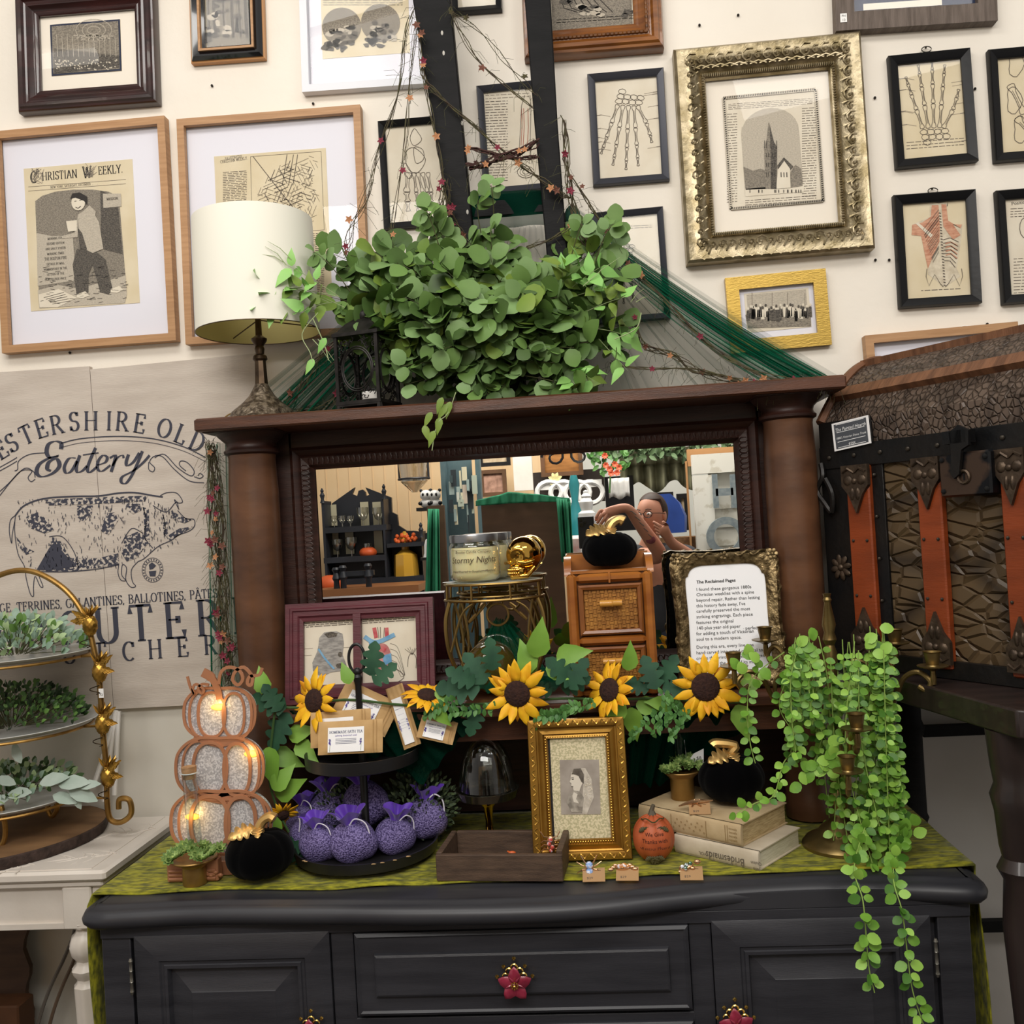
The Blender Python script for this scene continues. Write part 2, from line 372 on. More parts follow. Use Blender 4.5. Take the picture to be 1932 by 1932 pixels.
def quadM(quad, y, yback):
    c = [P(*p, y) for p in quad]; ce = sum(c, Vector()) / 4
    W = ((c[1] - c[0]).length + (c[2] - c[3]).length) / 2; H = ((c[3] - c[0]).length + (c[2] - c[1]).length) / 2
    a = atan2((c[1] - c[0]).z, (c[1] - c[0]).x) * .5 + atan2((c[2] - c[3]).z, (c[2] - c[3]).x) * .5
    M = Matrix.Translation((ce.x, yback, ce.z)) @ Matrix.Rotation(-a, 4, 'Y'); return M, W, H
def lq(M, y):
    I = M.inverted()
    def q(px, py):
        p = I @ P(px, py, y); return (p.x, p.z)
    return q
def lp(M, yl):   # pixel -> local x,z on the plane y = yl of a thing's own frame
    I = M.inverted(); o = I @ Vector((0, 0, CZ)); R3 = I.to_3x3()
    def q(px, py):
        d = R3 @ ray(px, py); p = o + d * ((yl - o.y) / d.y); return (p.x, p.z)
    return q
def lines(b, q, x0, y0, x1, y1, n, tilt=0, w=1.6, dens=.9, head=False):
    """block of fine print: x0..x1, y0..y1 in picture pixels"""
    for i in range(n):
        yy = y0 + (y1 - y0) * (i + .5) / n; x = x0
        while x < x1:
            L = min(rnd(4, 15), x1 - x)
            b.ribbon([q(x, yy + tilt * (x - x0)), q(x + L, yy + tilt * (x + L - x0))], w * .0011, T1)
            x += L + 2.2
        if random.random() < .08: pass
T1, T2, T3, T4 = -.0016, -.0022, -.0028, -.0034
def pic(name, label, quad, dep, prof, mf, board, inset, pq, art, pm=PAPER, group=None, cat='picture', glass=True, extra=None, y=None, M=None):
    yb = (y or YW) - .002
    if M is None: M, W, H = quadM(quad, yb - dep * .8, yb)
    else: M, W, H = M
    t = thing(name, label, cat, M=M, group=group)
    b = MB(mf); b.M = None; b.mould(W, H, prof); L = prof[-1][0]; b.build('frame', t, world=False, smooth=28)
    back = prof[-1][1] * .5
    if board: b = MB(board); b.box((0, -back + .002, 0), (W - 2 * L + .004, .004, H - 2 * L + .004)); b.build('mat_board', t, world=False)
    yy = -back
    q0 = lp(M, yy)
    if pq == 'full': x0, x1, z0, z1 = -W / 2 + L - .002, W / 2 - L + .002, -H / 2 + L - .002, H / 2 - L + .002
    else:
        pts = [q0(*p) for p in pq]; x0 = (pts[0][0] + pts[3][0]) / 2; x1 = (pts[1][0] + pts[2][0]) / 2; z1 = (pts[0][1] + pts[1][1]) / 2; z0 = (pts[2][1] + pts[3][1]) / 2
    b = MB(pm); b.box(((x0 + x1) / 2, yy - .0006, (z0 + z1) / 2), (x1 - x0, .0012, z1 - z0)); b2 = b
    if art:
        b2.M = Matrix.Translation((0, yy, 0)); art(b2, q0, (x0, x1, z0, z1)); b2.M = None
    b.build('print', t, world=False, smooth=0)
    if glass:
        b = MB(GLASS); g = yy - .006; b.face([(-W / 2 + L, -H / 2 + L), (W / 2 - L, -H / 2 + L), (W / 2 - L, H / 2 - L), (-W / 2 + L, H / 2 - L)], g); b.build('glass', t, world=False)
    if extra: extra(t, W, H, M)
    return t
def sc_prof(w, d, steps):  # steps in fractions
    return [(w * a, d * h) for a, h in steps]
FLAT = ((0, 0), (0, 1), (1, 1), (1, .45)); BEV = ((0, 0), (0, .75), (.12, 1), (.75, .72), (1, .55), (1, .3))
OGEE = ((0, 0), (0, .6), (.06, .82), (.14, .86), (.2, 1), (.34, .98), (.42, .8), (.5, .74), (.6, .78), (.68, .64), (.8, .52), (.86, .56), (.93, .5), (1, .4), (1, .25))
M_black = mt('black_frame', '101012', .38, bump=.1, spec=.3); M_pew = mt('pewter_frame', '3c3d44', .32, metal=.4)
M_oak = mt('light_oak', 'b98f66', .5, col2='a97f57', vs=9, st=(1, 1, 14), bump=.15); M_mah = mt('mahogany', '371a18', .22, col2='25110f', vs=8, st=(1, 1, 8), coat=.5)
M_goldf = mt('gold_leaf', 'b4954a', .3, metal=.8, bump=.25, bs=90, st=(1, 1, 6)); M_champ = mt('champagne_metal', 'b5a78a', .36, metal=.75, col2='857757', vs=30, lo=.35, hi=.65, bump=.5, bs=60)
M_wht = mt('white_frame', 'dfe0e6', .35)

# --- art
def bone(b, q, p0, p1, w, ww=1.3):
    """outline of a long bone between two picture points"""
    a = Vector(p0); c = Vector(p1); t = (c - a); n = Vector((-t.y, t.x)).normalized()
    K = ((0, .5), (.03, .95), (.12, .9), (.25, .5), (.5, .42), (.75, .5), (.88, .85), (.97, .9), (1, .45))
    pts = [a + t * k + n * w * m for k, m in K] + [a + t * k - n * w * m for k, m in reversed(K)]
    b.ribbon([q(*p) for p in pts], ww * .0011, T2, closed=True)
    b.ribbon([q(*(a + t * k + n * w * m)) for k, m in ((.2, .15), (.5, .05), (.8, .2))], ww * .0008, T2)
def hand(b, q, cx, cy, s, up=1, tilt=0, col=None):
    b.m(col or INK2)
    def T(x, y):
        y *= -up; return (cx + (x * cos(tilt) - y * sin(tilt)) * s, cy + (x * sin(tilt) + y * cos(tilt)) * s)
    for i in range(9):
        x, y = -.22 + (i % 4) * .15 + (i // 4) * .03, -.42 - (i // 4) * .11
        b.ribbon([q(*T(x + .085 * cos(a * pi / 4), y + .06 * sin(a * pi / 4) + rnd(-.01, .01))) for a in range(8)], .0012, T2, closed=True)
    for bx, tx, L in ((-.24, -.55, .78), (-.12, -.27, 1.02), (0, .03, 1.1), (.12, .3, 1.0)):
        p = Vector((bx, -.34)); e = Vector((tx, L)); z = 0
        for seg, wd in ((.36, .05), (.28, .045), (.2, .038), (.13, .03)):
            a2 = p.lerp(e, z); z2 = z + seg; c2 = p.lerp(e, min(1, z2)); bone(b, q, T(*a2), T(*c2), wd * s, 1.2); z = z2 + .01
    for a, c, wd in (((.2, -.35), (.42, .02), .05), ((.43, .04), (.52, .28), .045), ((.53, .3), (.57, .46), .035)): bone(b, q, T(*a), T(*c), wd * s, 1.2)
def poly(b, q, pts, m, y=T2): b.m(m).face([q(*p) for p in pts], y)
def blob(b, q, cx, cy, rx, ry, m, y=T2, n=14, j=0): poly(b, q, [(cx + rx * cos(2 * pi * i / n) * (1 + rnd(-j, j)), cy + ry * sin(2 * pi * i / n) * (1 + rnd(-j, j))) for i in range(n)], m, y)
def rect(b, R, m, y=T1, ins=0): x0, x1, z0, z1 = R; b.m(m).face([(x0 + ins, z0 + ins), (x1 - ins, z0 + ins), (x1 - ins, z1 - ins), (x0 + ins, z1 - ins)], y)

def art_arena(b, q, R):
    rect(b, R, mt('navy_slip', '232a40', .7), T1); rect(b, R, ENGM, T2, .005)
    b.m(ENGL)
    for i in range(9):
        a = radians(200 + i * 17); b.ribbon([q(178 + 5 * cos(a), 70 + 4 * sin(a)), q(178 + 34 * cos(a) * 1.2, 66 - 18 * sin(a) - 4)], .0022, T3)
    for r in (12, 22, 34): b.ribbon([q(178 + r * cos(radians(a)), 58 + r * .62 * sin(radians(a))) for a in range(0, 361, 20)], .0016, T3)
    b.m(ENG); b.face([q(102, 92), q(102, 140), q(226, 128), q(226, 106)], T3)
    b.m(ENGL)
    for i in range(12): b.ribbon([q(108 + i * 10, 66 + (i % 2) * 3), q(110 + i * 10, 108)], .0014, T4)
    b.m(PAPER2)
    for i in range(70): x = rnd(104, 222); b.face([q(x, y_), q(x + 3, y_), q(x + 2, y_ + 3)] if (y_ := rnd(112, 132)) else [], T4)
def art_forest(b, q, R):
    rect(b, R, ENGM, T1, .003); b.m(ENG)
    for i, x in enumerate((392, 402, 420, 436, 450, 462, 468)): b.ribbon([q(x, -60), q(x + 2, 30), q(x + 5, 72)], .004 + .004 * (i % 2), T2)
    for i in range(26): blob(b, q, rnd(388, 468), rnd(-10, 76), rnd(4, 11), rnd(3, 7), random.choice((ENG, ENG, ENGL)), T3, 7, .3)
    poly(b, q, [(446, 34), (450, 34), (452, 62), (444, 62)], INK, T4)
def art_rounds(b, q, R):
    b.m(INK2); lines(b, q, 610, 0, 760, 12, 3)
    for cx, cy in ((645, 51), (718, 44)):
        blob(b, q, cx, cy, 37, 36, ENGM, T2, 28)
        for i in range(18): blob(b, q, cx + rnd(-26, 26), cy + rnd(0, 30), rnd(4, 10), rnd(3, 6), random.choice((ENG, ENGL)), T3, 7, .3)
        for i in range(12): blob(b, q, cx + rnd(-34, 8), cy + rnd(30, 44), rnd(4, 8), rnd(3, 6), ENG, T3, 7, .4)
def art_weekly(b, q, R):
    T = -.09
    b.m(INK)
    p0 = q(66, 338); p1 = q(146, 331); a = atan2(p1[1] - p0[1], p1[0] - p0[0]); s = (Vector(p1) - Vector(p0)).length
    b.text('C', *q(58, 346), .030, T1, 'l', ang=a, mode='serif', wx=.9); b.text('HRISTIAN', *q(80, 341), .0215, T1, 'l', ang=a, mode='serif', wx=.84)
    b.text('W', *q(157, 337), .031, T1, 'l', ang=a, mode='serif', wx=.8); b.text('EEKLY.', *q(186, 330), .0215, T1, 'l', ang=a, mode='serif', wx=.82)
    b.m(INK3)
    for i in range(26): b.ribbon([q(rnd(60, 84), rnd(318, 348)), q(rnd(60, 84), rnd(318, 348))], .0011, T2)
    for i in range(20): b.ribbon([q(rnd(158, 184), rnd(308, 336)), q(rnd(158, 184), rnd(308, 336))], .0011, T2)
    b.m(INK2)
    for y0 in (353, 361): b.ribbon([q(54, y0), q(238, y0 - 14)], .001, T1)
    b.text('NEW YORK, SATURDAY, DECEMBER 7, 1872.', *q(96, 356), .0062, T1, 'l', ang=a, mode='serif', wx=.9)
    # arched picture
    poly(b, q, [(67, 380), (80, 370), (105, 362), (140, 358), (175, 358), (205, 362), (225, 371), (240, 555), (236, 572), (75, 582)], ENGM, T1)
    poly(b, q, [(190, 360), (222, 372), (232, 480), (192, 470)], ENG, T2)
    poly(b, q, [(195, 366), (229, 366), (230, 390), (196, 393)], ENGL, T3); b.m(INK); b.text('MISSION', *q(213, 378), .0065, T4, 'c', ang=a, mode='serif')
    poly(b, q, [(70, 440), (100, 446), (138, 444), (142, 500), (140, 530), (72, 540)], ENGL, T2)
    b.m(INK)
    for i, s_ in enumerate(('MORNING STAR', 'SECOND EDITION', 'AND DAILY SCREEN', 'MORNING TIMES', 'THE BOSTON FIRE', 'DETAILS BY MAIL', 'COMMENTARY IN THE', 'LETTERS OF THE', 'PRINTED FREE PRICE')):
        b.text(s_, *q(106, 452 + i * 9.6), .0075 if i == 4 else .0058, T3, 'c', ang=a, mode='serif', wx=.86 if i != 4 else .8)
    poly(b, q, [(72, 548), (110, 538), (150, 545), (238, 520), (240, 556), (236, 572), (75, 582)], ENGL, T2)
    poly(b, q, [(74, 556), (112, 546), (146, 562), (110, 580), (76, 580)], PAPER2, T3); b.m(INK2)
    for i in range(5): b.ribbon([q(84 + i * 4, 562 + i * 3), q(122 + i * 3, 552 + i * 4)], .0012, T4)
    # the boy: trousers, jacket, arms, head
    poly(b, q, [(146, 470), (176, 470), (200, 490), (214, 548), (205, 556), (190, 552), (176, 500), (168, 518), (168, 552), (146, 562), (138, 500)], ENG, T3)
    poly(b, q, [(148, 406), (160, 398), (178, 402), (188, 420), (196, 470), (176, 478), (160, 470), (150, 440)], ENGL, T4)
    poly(b, q, [(160, 398), (170, 388), (182, 400), (180, 416), (166, 416)], ENGL, T4 - .0004)
    poly(b, q, [(148, 408), (142, 440), (118, 446), (118, 451), (148, 448)], ENGL, T4)
    poly(b, q, [(148, 430), (152, 470), (166, 472), (156, 440)], ENG, T4 - .0003)
    blob(b, q, 149, 383, 13, 15, PAPER2, T4 - .0005, 16); poly(b, q, [(134, 376), (138, 366), (152, 364), (166, 372), (166, 388), (160, 380), (144, 374)], INK, T4 - .0008)
    b.m(INK); b.ribbon([q(144, 392), q(149, 394), q(154, 390)], .002, T4 - .0009); b.ribbon([q(142, 381), q(146, 380)], .0014, T4 - .0009); b.ribbon([q(151, 379), q(156, 378)], .0014, T4 - .0009)
    poly(b, q, [(126, 418), (146, 416), (146, 436), (130, 438)], PAPER2, T4 - .0002)
    for x, y in ((158, 558), (222, 548)): poly(b, q, [(x - 12, y - 2), (x + 4, y - 8), (x + 12, y), (x, y + 5), (x - 12, y + 4)], PAPER2, T4)
    b.m(INK)
    for i in range(80):
        x = rnd(72, 236); y = rnd(505, 575); b.ribbon([q(x, y), q(x + rnd(4, 12), y + rnd(-3, 2))], .0009, T4)
def art_map(b, q, R):
    b.m(INK2); b.text('ILLUSTRATED', *q(441, 299), .006, T1, 'c', mode='serif', ang=.07); b.text('CHRISTIAN WEEKLY.', *q(442, 305), .008, T1, 'c', mode='serif', ang=.07, wx=.8)
    lines(b, q, 421, 324, 466, 470, 46, -.06, 1.3); lines(b, q, 584, 440, 612, 560, 34, -.06, 1.3)
    for a, c in (((473, 296), (606, 286)), ((606, 286), (612, 434)), ((473, 296), (476, 440)), ((560, 438), (612, 434))): b.ribbon([q(*a), q(*c)], .001, T1)
    cx, cy = 548, 372
    def ins(x, y): return 477 < x < 604 and 292 < y < 432 and (((x - cx) / 62) ** 2 + ((y - cy) / 66) ** 2 < 1 + .15 * sin(x * .3) or (x > 566 and y < 326))
    for ang in (18, -24, 62, 112):
        a = radians(ang); d = Vector((cos(a), sin(a))); n = Vector((-d.y, d.x))
        for k in range(-15, 16):
            base = Vector((cx, cy)) + n * (k * 6.5 + rnd(-1, 1)); s0 = -90
            while s0 < 90:
                L = rnd(8, 34); p = base + d * s0; e = base + d * (s0 + L)
                if ins(*p) and ins(*e) and (int(p.x * .04 + p.y * .05) + ang) % 3: b.ribbon([q(*p), q(*e)], .0008 if random.random() > .2 else .0016, T2)
                s0 += L + rnd(1, 16)
    for x in (536, 548, 556): b.ribbon([q(x + 6, 292), q(x - 3, 350)], .0016, T2)
    b.ribbon([q(478, 296), q(520, 350), q(560, 400)], .0018, T2)
    poly(b, q, [(497, 386), (520, 382), (536, 390), (534, 408), (498, 408)], INK, T3)
def art_foot(b, q, R):
    b.m(INK2)
    def T(x, y): return (727 + x / 700 * 700 / 1, y)
    z = lambda x, y: (600 + x / 2.76, y / 2.76)
    b.ribbon([q(*z(*p)) for p in spline([(500, 672), (480, 720), (500, 760), (540, 730), (520, 690)], 4, True)], .0014, T2, closed=True)
    for pts in ([(455, 800), (500, 770), (560, 830), (520, 900), (470, 880)], [(500, 770), (545, 780), (550, 830), (510, 850)], [(455, 850), (490, 910), (470, 930), (445, 880)]):
        b.ribbon([q(*z(*p)) for p in spline(pts, 4, True)], .0014, T2, closed=True)
    for i, (x0, x1, x2) in enumerate(((470, 462, 468), (500, 512, 518), (520, 545, 548), (545, 570, 572), (572, 590, 592))):
        w = 7 if i == 0 else 4
        bone(b, q, z(x0, 900), z(x1, 1000), w, 1.2); bone(b, q, z(x1, 1003), z(x2, 1050), w * .9, 1.2); bone(b, q, z(x2, 1053), z(x2 + 2, 1100), w * .7, 1.2)
def art_arm(b, q, R):
    b.m(INK2); lines(b, q, 916, 190, 958, 345, 30, -.04, 1.5); b.m(INK3); lines(b, q, 916, 178, 1000, 190, 2, -.06)
    b.m(mt('red_ink', 'b0705e', .8))
    for x in (984, 988, 996): b.ribbon([q(x, 205), q(x + 1, 240), q(x - 1, 275)], .0016, T2)
    b.m(INK2); b.ribbon([q(*p) for p in ((990, 180), (984, 200), (980, 280), (985, 310))], .0012, T2)
    b.ribbon([q(*p) for p in ((1000, 180), (1002, 200), (1000, 280), (1004, 310))], .0012, T2)
    blob(b, q, 992, 325, 16, 11, PAPER2); b.m(INK2)
    for r in (16, 11, 6): b.ribbon([q(992 + r * cos(a), 325 + r * .7 * sin(a)) for a in [k * .5 for k in range(13)]], .0013, T3)
def art_hand(cx, cy, s, up, n_top, n_bot, tilt=0):
    def f(b, q, R):
        x0, x1, z0, z1 = R; hand(b, q, cx, cy, s, up, tilt); b.m(INK3)
        for i in range(10):
            sx = 1 if i % 2 else -1; x = cx + sx * s * rnd(.55, .66); y = cy + rnd(-.8, .8) * s
            b.ribbon([q(x, y), q(x + sx * s * .16, y - sx * 2)], .0016, T2); b.ribbon([q(x, y), q(x - sx * s * .2, y + 3)], .0007, T2)
        b.m(INK2); w = cx - s * .66
        if n_top: lines(b, q, w, cy - s * 1.55, cx + s * .6, cy - s * 1.55 + n_top * 6, n_top, -.08, 1.4)
        if n_bot: lines(b, q, w + 8, cy + s * .62, cx + s * .66, cy + s * .62 + n_bot * 6, n_bot, -.08, 1.4)
    return f
def art_torso(b, q, R):
    z = lambda x, y: (1232 + x / 2.76, y / 2.76)
    MUS = mt('muscle_pink', 'b4785c', .8, col2='cf9f82', vs=70, st=(1, 1, 3)); BON = mt('bone_wash', 'd8cdb6', .8, col2='bfb29a', vs=60)
    poly(b, q, [z(*p) for p in ((1440, 1060), (1530, 1060), (1525, 1120), (1545, 1180), (1610, 1170), (1605, 1240), (1590, 1330), (1580, 1400), (1600, 1440), (1520, 1495), (1430, 1430), (1430, 1350), (1400, 1230), (1345, 1220), (1350, 1170), (1440, 1130))], BON, T1)
    poly(b, q, [z(*p) for p in ((1450, 1070), (1485, 1070), (1492, 1180), (1490, 1260), (1430, 1400), (1415, 1330), (1395, 1230), (1345, 1225), (1348, 1172), (1400, 1160), (1445, 1130))], MUS, T2)
    poly(b, q, [z(*p) for p in ((1500, 1065), (1525, 1065), (1535, 1150), (1600, 1190), (1608, 1170), (1560, 1170), (1600, 1225), (1560, 1250), (1510, 1180))], MUS, T2)
    b.m(PAPER2); b.face([q(*z(*p)) for p in ((1365, 1165), (1385, 1165), (1455, 1225), (1445, 1240))], T3)
    b.m(INK2)
    for i in range(26): x, y = z(1492 + i * 1.0, 1110 + i * 15); b.ribbon([q(x - 2, y), q(x + 2, y + 1)], .0022, T3)
    for i in range(7): b.ribbon([q(*z(1508 + i, 1250 + i * 18)), q(*z(1545, 1240 + i * 20)), q(*z(1590 - i * 3, 1262 + i * 22))], .0014, T3)
    for i in range(34):
        a = rnd(0, 1); b.ribbon([q(*z(1400 + 60 * a, 1190 + 190 * a)), q(*z(1486, 1080 + 250 * a))], .0006, T3)
    b.m(MUS)
    for i in range(4): b.ribbon([q(*z(1520 + i, 1270 + i * 20)), q(*z(1550, 1262 + i * 20)), q(*z(1582, 1280 + i * 22))], .0028, T3)
    b.m(INK2)
    for s in (-1, 1): b.ribbon([q(*z(1515 + s * k, y)) for k, y in ((90, 1400), (95, 1440), (80, 1490), (50, 1430), (20, 1480), (5, 1495))], .0014, T3)
    b.ribbon([q(*z(1440, 1050)), q(*z(1485, 1058)), q(*z(1535, 1048)), q(*z(1530, 1075))], .0018, T3)
    lines(b, q, *z(1395, 1510), *z(1600, 1518), 1, -.05)
def art_church(b, q, R):
    z = lambda x, y: (1232 + x / 2.76, y / 2.76)
    b.m(INK3); lines(b, q, *z(392, 540), *z(830, 575), 4, -.07, 1.2)
    b.m(INK2); lines(b, q, *z(385, 590), *z(438, 1060), 34, -.07, 1.2); lines(b, q, *z(775, 560), *z(850, 1030), 36, -.07, 1.2); lines(b, q, *z(480, 1040), *z(850, 1075), 3, -.07, 1.2)
    poly(b, q, [z(458, 700), z(462, 660)] + [z(610 + 150 * cos(radians(a)), 690 - 127 * sin(radians(a)) - 8 * cos(radians(a))) for a in range(165, -1, -15)] + [z(785, 1000), z(480, 1025)], ENGL, T1)
    poly(b, q, [z(480, 1025), z(478, 985), z(785, 960), z(785, 1000)], PAPER2, T2)
    poly(b, q, [z(470, 870), z(520, 890), z(560, 880), z(585, 890), z(590, 985), z(482, 990)], ENGM, T2)
    poly(b, q, [z(585, 985), z(578, 770), z(590, 740), z(600, 640), z(604, 640), z(625, 735), z(645, 770), z(642, 985)], ENGM, T3)
    poly(b, q, [z(612, 985), z(612, 770), z(606, 650), z(628, 740), z(645, 770), z(642, 985)], ENG, T4)
    poly(b, q, [z(640, 985), z(650, 880), z(680, 830), z(712, 880), z(715, 980)], PAPER2, T4)
    poly(b, q, [z(645, 865), z(680, 822), z(730, 870), z(715, 885), z(682, 840), z(650, 885)], ENG, T4 - .0003)
    poly(b, q, [z(715, 980), z(715, 900), z(740, 860), z(770, 880), z(778, 970)], ENGM, T3)
    b.m(INK)
    for x in (590, 600, 620, 632):
        for y in (800, 850, 900): b.ribbon([q(*z(x, y)), q(*z(x + 1, y + 22))], .0014, T4 - .0006)
    for x in (665, 680, 695): b.ribbon([q(*z(x, 900)), q(*z(x + 1, 925))], .002, T4 - .0006)
    for x in (580, 590, 612, 643): b.ribbon([q(*z(x, 735)), q(*z(x, 775))], .0013, T4 - .0006)
    for i in range(16): x = rnd(490, 770); b.ribbon([q(*z(x, 990)), q(*z(x, 1005))], .0018, T4)
    # inner slip: silver beading
    x0, x1, z0, z1 = R; b.m(mt('silver_bead', '8d8577', .3, metal=.8))
    for (ax, az), (bx, bz) in (((x0, z0), (x1, z0)), ((x0, z1), (x1, z1)), ((x0, z0), (x0, z1)), ((x1, z0), (x1, z1))): b.ribbon([(ax, az), (bx, bz)], .0075, -.004, th=.004)
    b.m(INK)
    n = 52
    for i in range(n):
        t = i / n
        for X in (x0, x1): b.box((X, -.0045, z0 + (z1 - z0) * t), (.004, .002, .0016))
        for Z in (z0, z1): b.box((x0 + (x1 - x0) * t, -.0045, Z), (.0016, .002, .004))
def art_crowd(b, q, R):
    z = lambda x, y: (1232 + x / 2.76, y / 2.76)
    rect(b, (lambda a: (a[0] + .006, a[1] - .006, a[2] + .012, a[3] - .004))(R), ENGL, T1)
    poly(b, q, [z(480, 1640), z(820, 1600), z(822, 1700), z(495, 1710)], ENGM, T2)
    for i in range(30):
        x = 495 + i * 11 + rnd(-4, 4); y = 1600 + rnd(-14, 14); m = random.choice((ENG, ENG, ENGM, PAPER2))
        poly(b, q, [z(x - 9, y + 62), z(x - 7, y + 10), z(x + 7, y + 10), z(x + 10, y + 62)], m, T3); blob(b, q, *z(x, y), 2.2, 2.8, PAPER2 if m != PAPER2 else ENG, T3 - .0003, 8)
    poly(b, q, [z(600, 1618), z(668, 1612), z(668, 1668), z(604, 1672)], ENG, T4)
    for x in (515, 620, 700, 790): b.m(INK3).ribbon([q(*z(x, 1525)), q(*z(x, 1590))], .0016, T2)
def art_drape(b, q, R):
    rect(b, R, ENGM, T1, .004)
    for i in range(7): b.m(INK).ribbon([q(1058 + i * 12, -2), q(1064 + i * 14, 16), q(1090 + i * 11, 24)], .002, T2)
    for i in range(12): blob(b, q, rnd(1050, 1190), rnd(0, 30), rnd(5, 12), rnd(3, 6), random.choice((ENG, ENGL)), T3, 8, .3)
    b.m(INK2); lines(b, q, 1050, 36, 1195, 46, 2, -.06)
def art_blank(b, q, R): pass
def art_stub(b, q, R):
    b.m(INK3); x0, x1, z0, z1 = R
    lines(b, q, 1188, 425, 1230, 433, 2, -.05)
    hand(b, q, 1175, 500, 66, -1)
def art_skull_l(b, q, R):
    b.m(INK2)
    for c in ((1915, 120), (1912, 190), (1925, 245)): b.ribbon([q(c[0] + 14 * cos(a) * (1 + .25 * cos(3 * a)), c[1] + 26 * sin(a)) for a in [k * .45 for k in range(14)]], .0015, T2, closed=True)
    bone(b, q, (1905, 160), (1932, 215), 8); bone(b, q, (1918, 222), (1950, 262), 8)
def art_text(b, q, R):
    b.m(INK); b.text('Position of the Pelvis', *q(1908, 388), .009, T1, 'l', ang=.07); b.m(INK2)
    lines(b, q, 1906, 392, 1990, 412, 4, -.05, 1.4); lines(b, q, 1912, 486, 1990, 556, 12, -.05, 1.4)
    b.ribbon([q(1935 + 12 * cos(a), 430 + 20 * sin(a)) for a in [k * .5 for k in range(13)]], .0016, T2)

W2 = lambda px: px * .00134
pic('framed_picture', 'arena engraving in a wide dark mahogany frame, top left corner of wall', [(22, -12), (288, -34), (297, 192), (37, 212)], .035, sc_prof(W2(44), .035, OGEE), M_mah, MATC, 0, [(95, 49), (227, 35), (230, 132), (98, 146)], art_arena, group='framed prints on the wall')
def _gilt(t, W, H, M):
    b = MB(M_oak); b.mould(W - .042, H - .042, [(0, .02), (0, .03), (.006, .03), (.008, .014)]); b.build('gilt_lip', t, world=False)
    b = MB(mt('tan_wood', 'b78452', .4)); b.mould(W, H, [(-.004, 0), (-.004, .016), (.001, .018)]); b.build('outer_edge', t, world=False)
pic('framed_picture', 'forest engraving in glossy black frame with gilt inner lip, top of the wall', [(352, -90), (487, -101), (497, 104), (364, 114)], .03, sc_prof(W2(26), .03, ((0, 0), (0, .7), (.2, 1), (.6, .8), (1, .6), (1, .2))), mt('gloss_black', '0c0c10', .08, coat=1), None, 0, 'full', art_forest, group='framed prints on the wall', extra=_gilt)
pic('framed_picture', 'two round landscape engravings in a slim white frame, behind the hanging vines', [(560, -130), (797, -148), (806, 158), (572, 176)], .025, sc_prof(W2(14), .025, FLAT), M_wht, MATB, 0, [(603, -40), (768, -52), (775, 99), (610, 112)], art_rounds, group='framed prints on the wall')
pic('framed_picture', 'black frame just entering the picture top between the two posts', [(845, -150), (940, -157), (948, 17), (853, 25)], .022, sc_prof(W2(12), .022, BEV), M_black, None, 0, 'full', art_blank, pm=PAPER2, group='framed prints on the wall')
def _oak(t, W, H, M):
    b = MB(mt('carved_oak_strip', '7a4a1c', .4, col2='4f2c10', vs=60)); n = 26
    for s in (-1, 1):
        for i in range(n): b.ball((-W / 2 + .045 + (W - .09) * i / (n - 1), -.0375, s * (H / 2 - .042)), (.0075, .004, .0045), 6, 4)
        for i in range(n): b.ball((s * (W / 2 - .042), -.0375, -H / 2 + .045 + (H - .09) * i / (n - 1)), (.0045, .004, .0075), 6, 4)
    b.build('carved_border', t, world=False)
pic('framed_picture', 'drapery engraving in carved golden oak frame behind the right post', [(976, -170), (1240, -192), (1254, 86), (990, 110)], .045, sc_prof(W2(54), .045, OGEE), mt('golden_oak', '8e5724', .35, col2='6b3c15', vs=9, st=(1, 1, 9), coat=.4), None, 0, 'full', art_drape, pm=PAPER2, group='framed prints on the wall', extra=_oak)
def _sticker(t, W, H, M):
    q = lq(M, YW - .035); b = MB(mt('white_label', 'f0efec', .5)); x, z = q(1592, 33)
    b.box((x, -.031, z), (.016, .001, .022)); b.m(INK); b.text('PH', x, z + .002, .006, -.0318); b.text('13', x, z - .008, .006, -.0318); b.build('price_sticker', t, world=False, label='white price sticker')
pic('framed_picture', 'weathered grey-brown wooden frame with dark blue print at the top right', [(1568, -190), (1871, -212), (1882, 40), (1577, 61)], .03, sc_prof(W2(34), .03, FLAT), mt('barnwood', '6f6259', .6, col2='54483f', vs=10, st=(12, 1, 1), bump=.4), None, 0, 'full', lambda b, q, R: (rect(b, R, mt('dark_blue_print', '2a3450', .6), T1), rect(b, (R[0] + .03, R[1] - .08, R[2] + .014, R[2] + .03), MATC, T2)), group='framed prints on the wall', extra=_sticker)
pic('framed_picture', 'large light oak frame holding the Christian Weekly page with a newsboy', [(-12, 248), (312, 221), (333, 641), (3, 669)], .028, sc_prof(W2(15), .028, FLAT), M_oak, MATB, 0, [(46, 319), (251, 300), (263, 571), (58, 588)], art_weekly, group='framed prints on the wall')
pic('framed_picture', 'large light oak frame holding an old street map, behind the table lamp', [(335, 225), (678, 200), (701, 628), (351, 652)], .028, sc_prof(W2(14), .028, FLAT), M_oak, MATB, 0, [(403, 294), (616, 281), (626, 566), (417, 580)], art_map, group='framed prints on the wall')
pic('framed_picture', 'foot bones page in a thin black frame left of the posts', [(710, 228), (858, 215), (875, 420), (726, 433)], .018, sc_prof(W2(13), .018, BEV), M_black, None, 0, 'full', art_foot, pm=PAPER2, group='anatomy pages in black frames')
pic('framed_picture', 'forearm anatomy page with a text column, black frame between the posts', [(900, 161), (1022, 150), (1037, 355), (910, 368)], .018, sc_prof(W2(13), .018, BEV), M_pew, None, 0, 'full', art_arm, pm=PAPER2, group='anatomy pages in black frames')
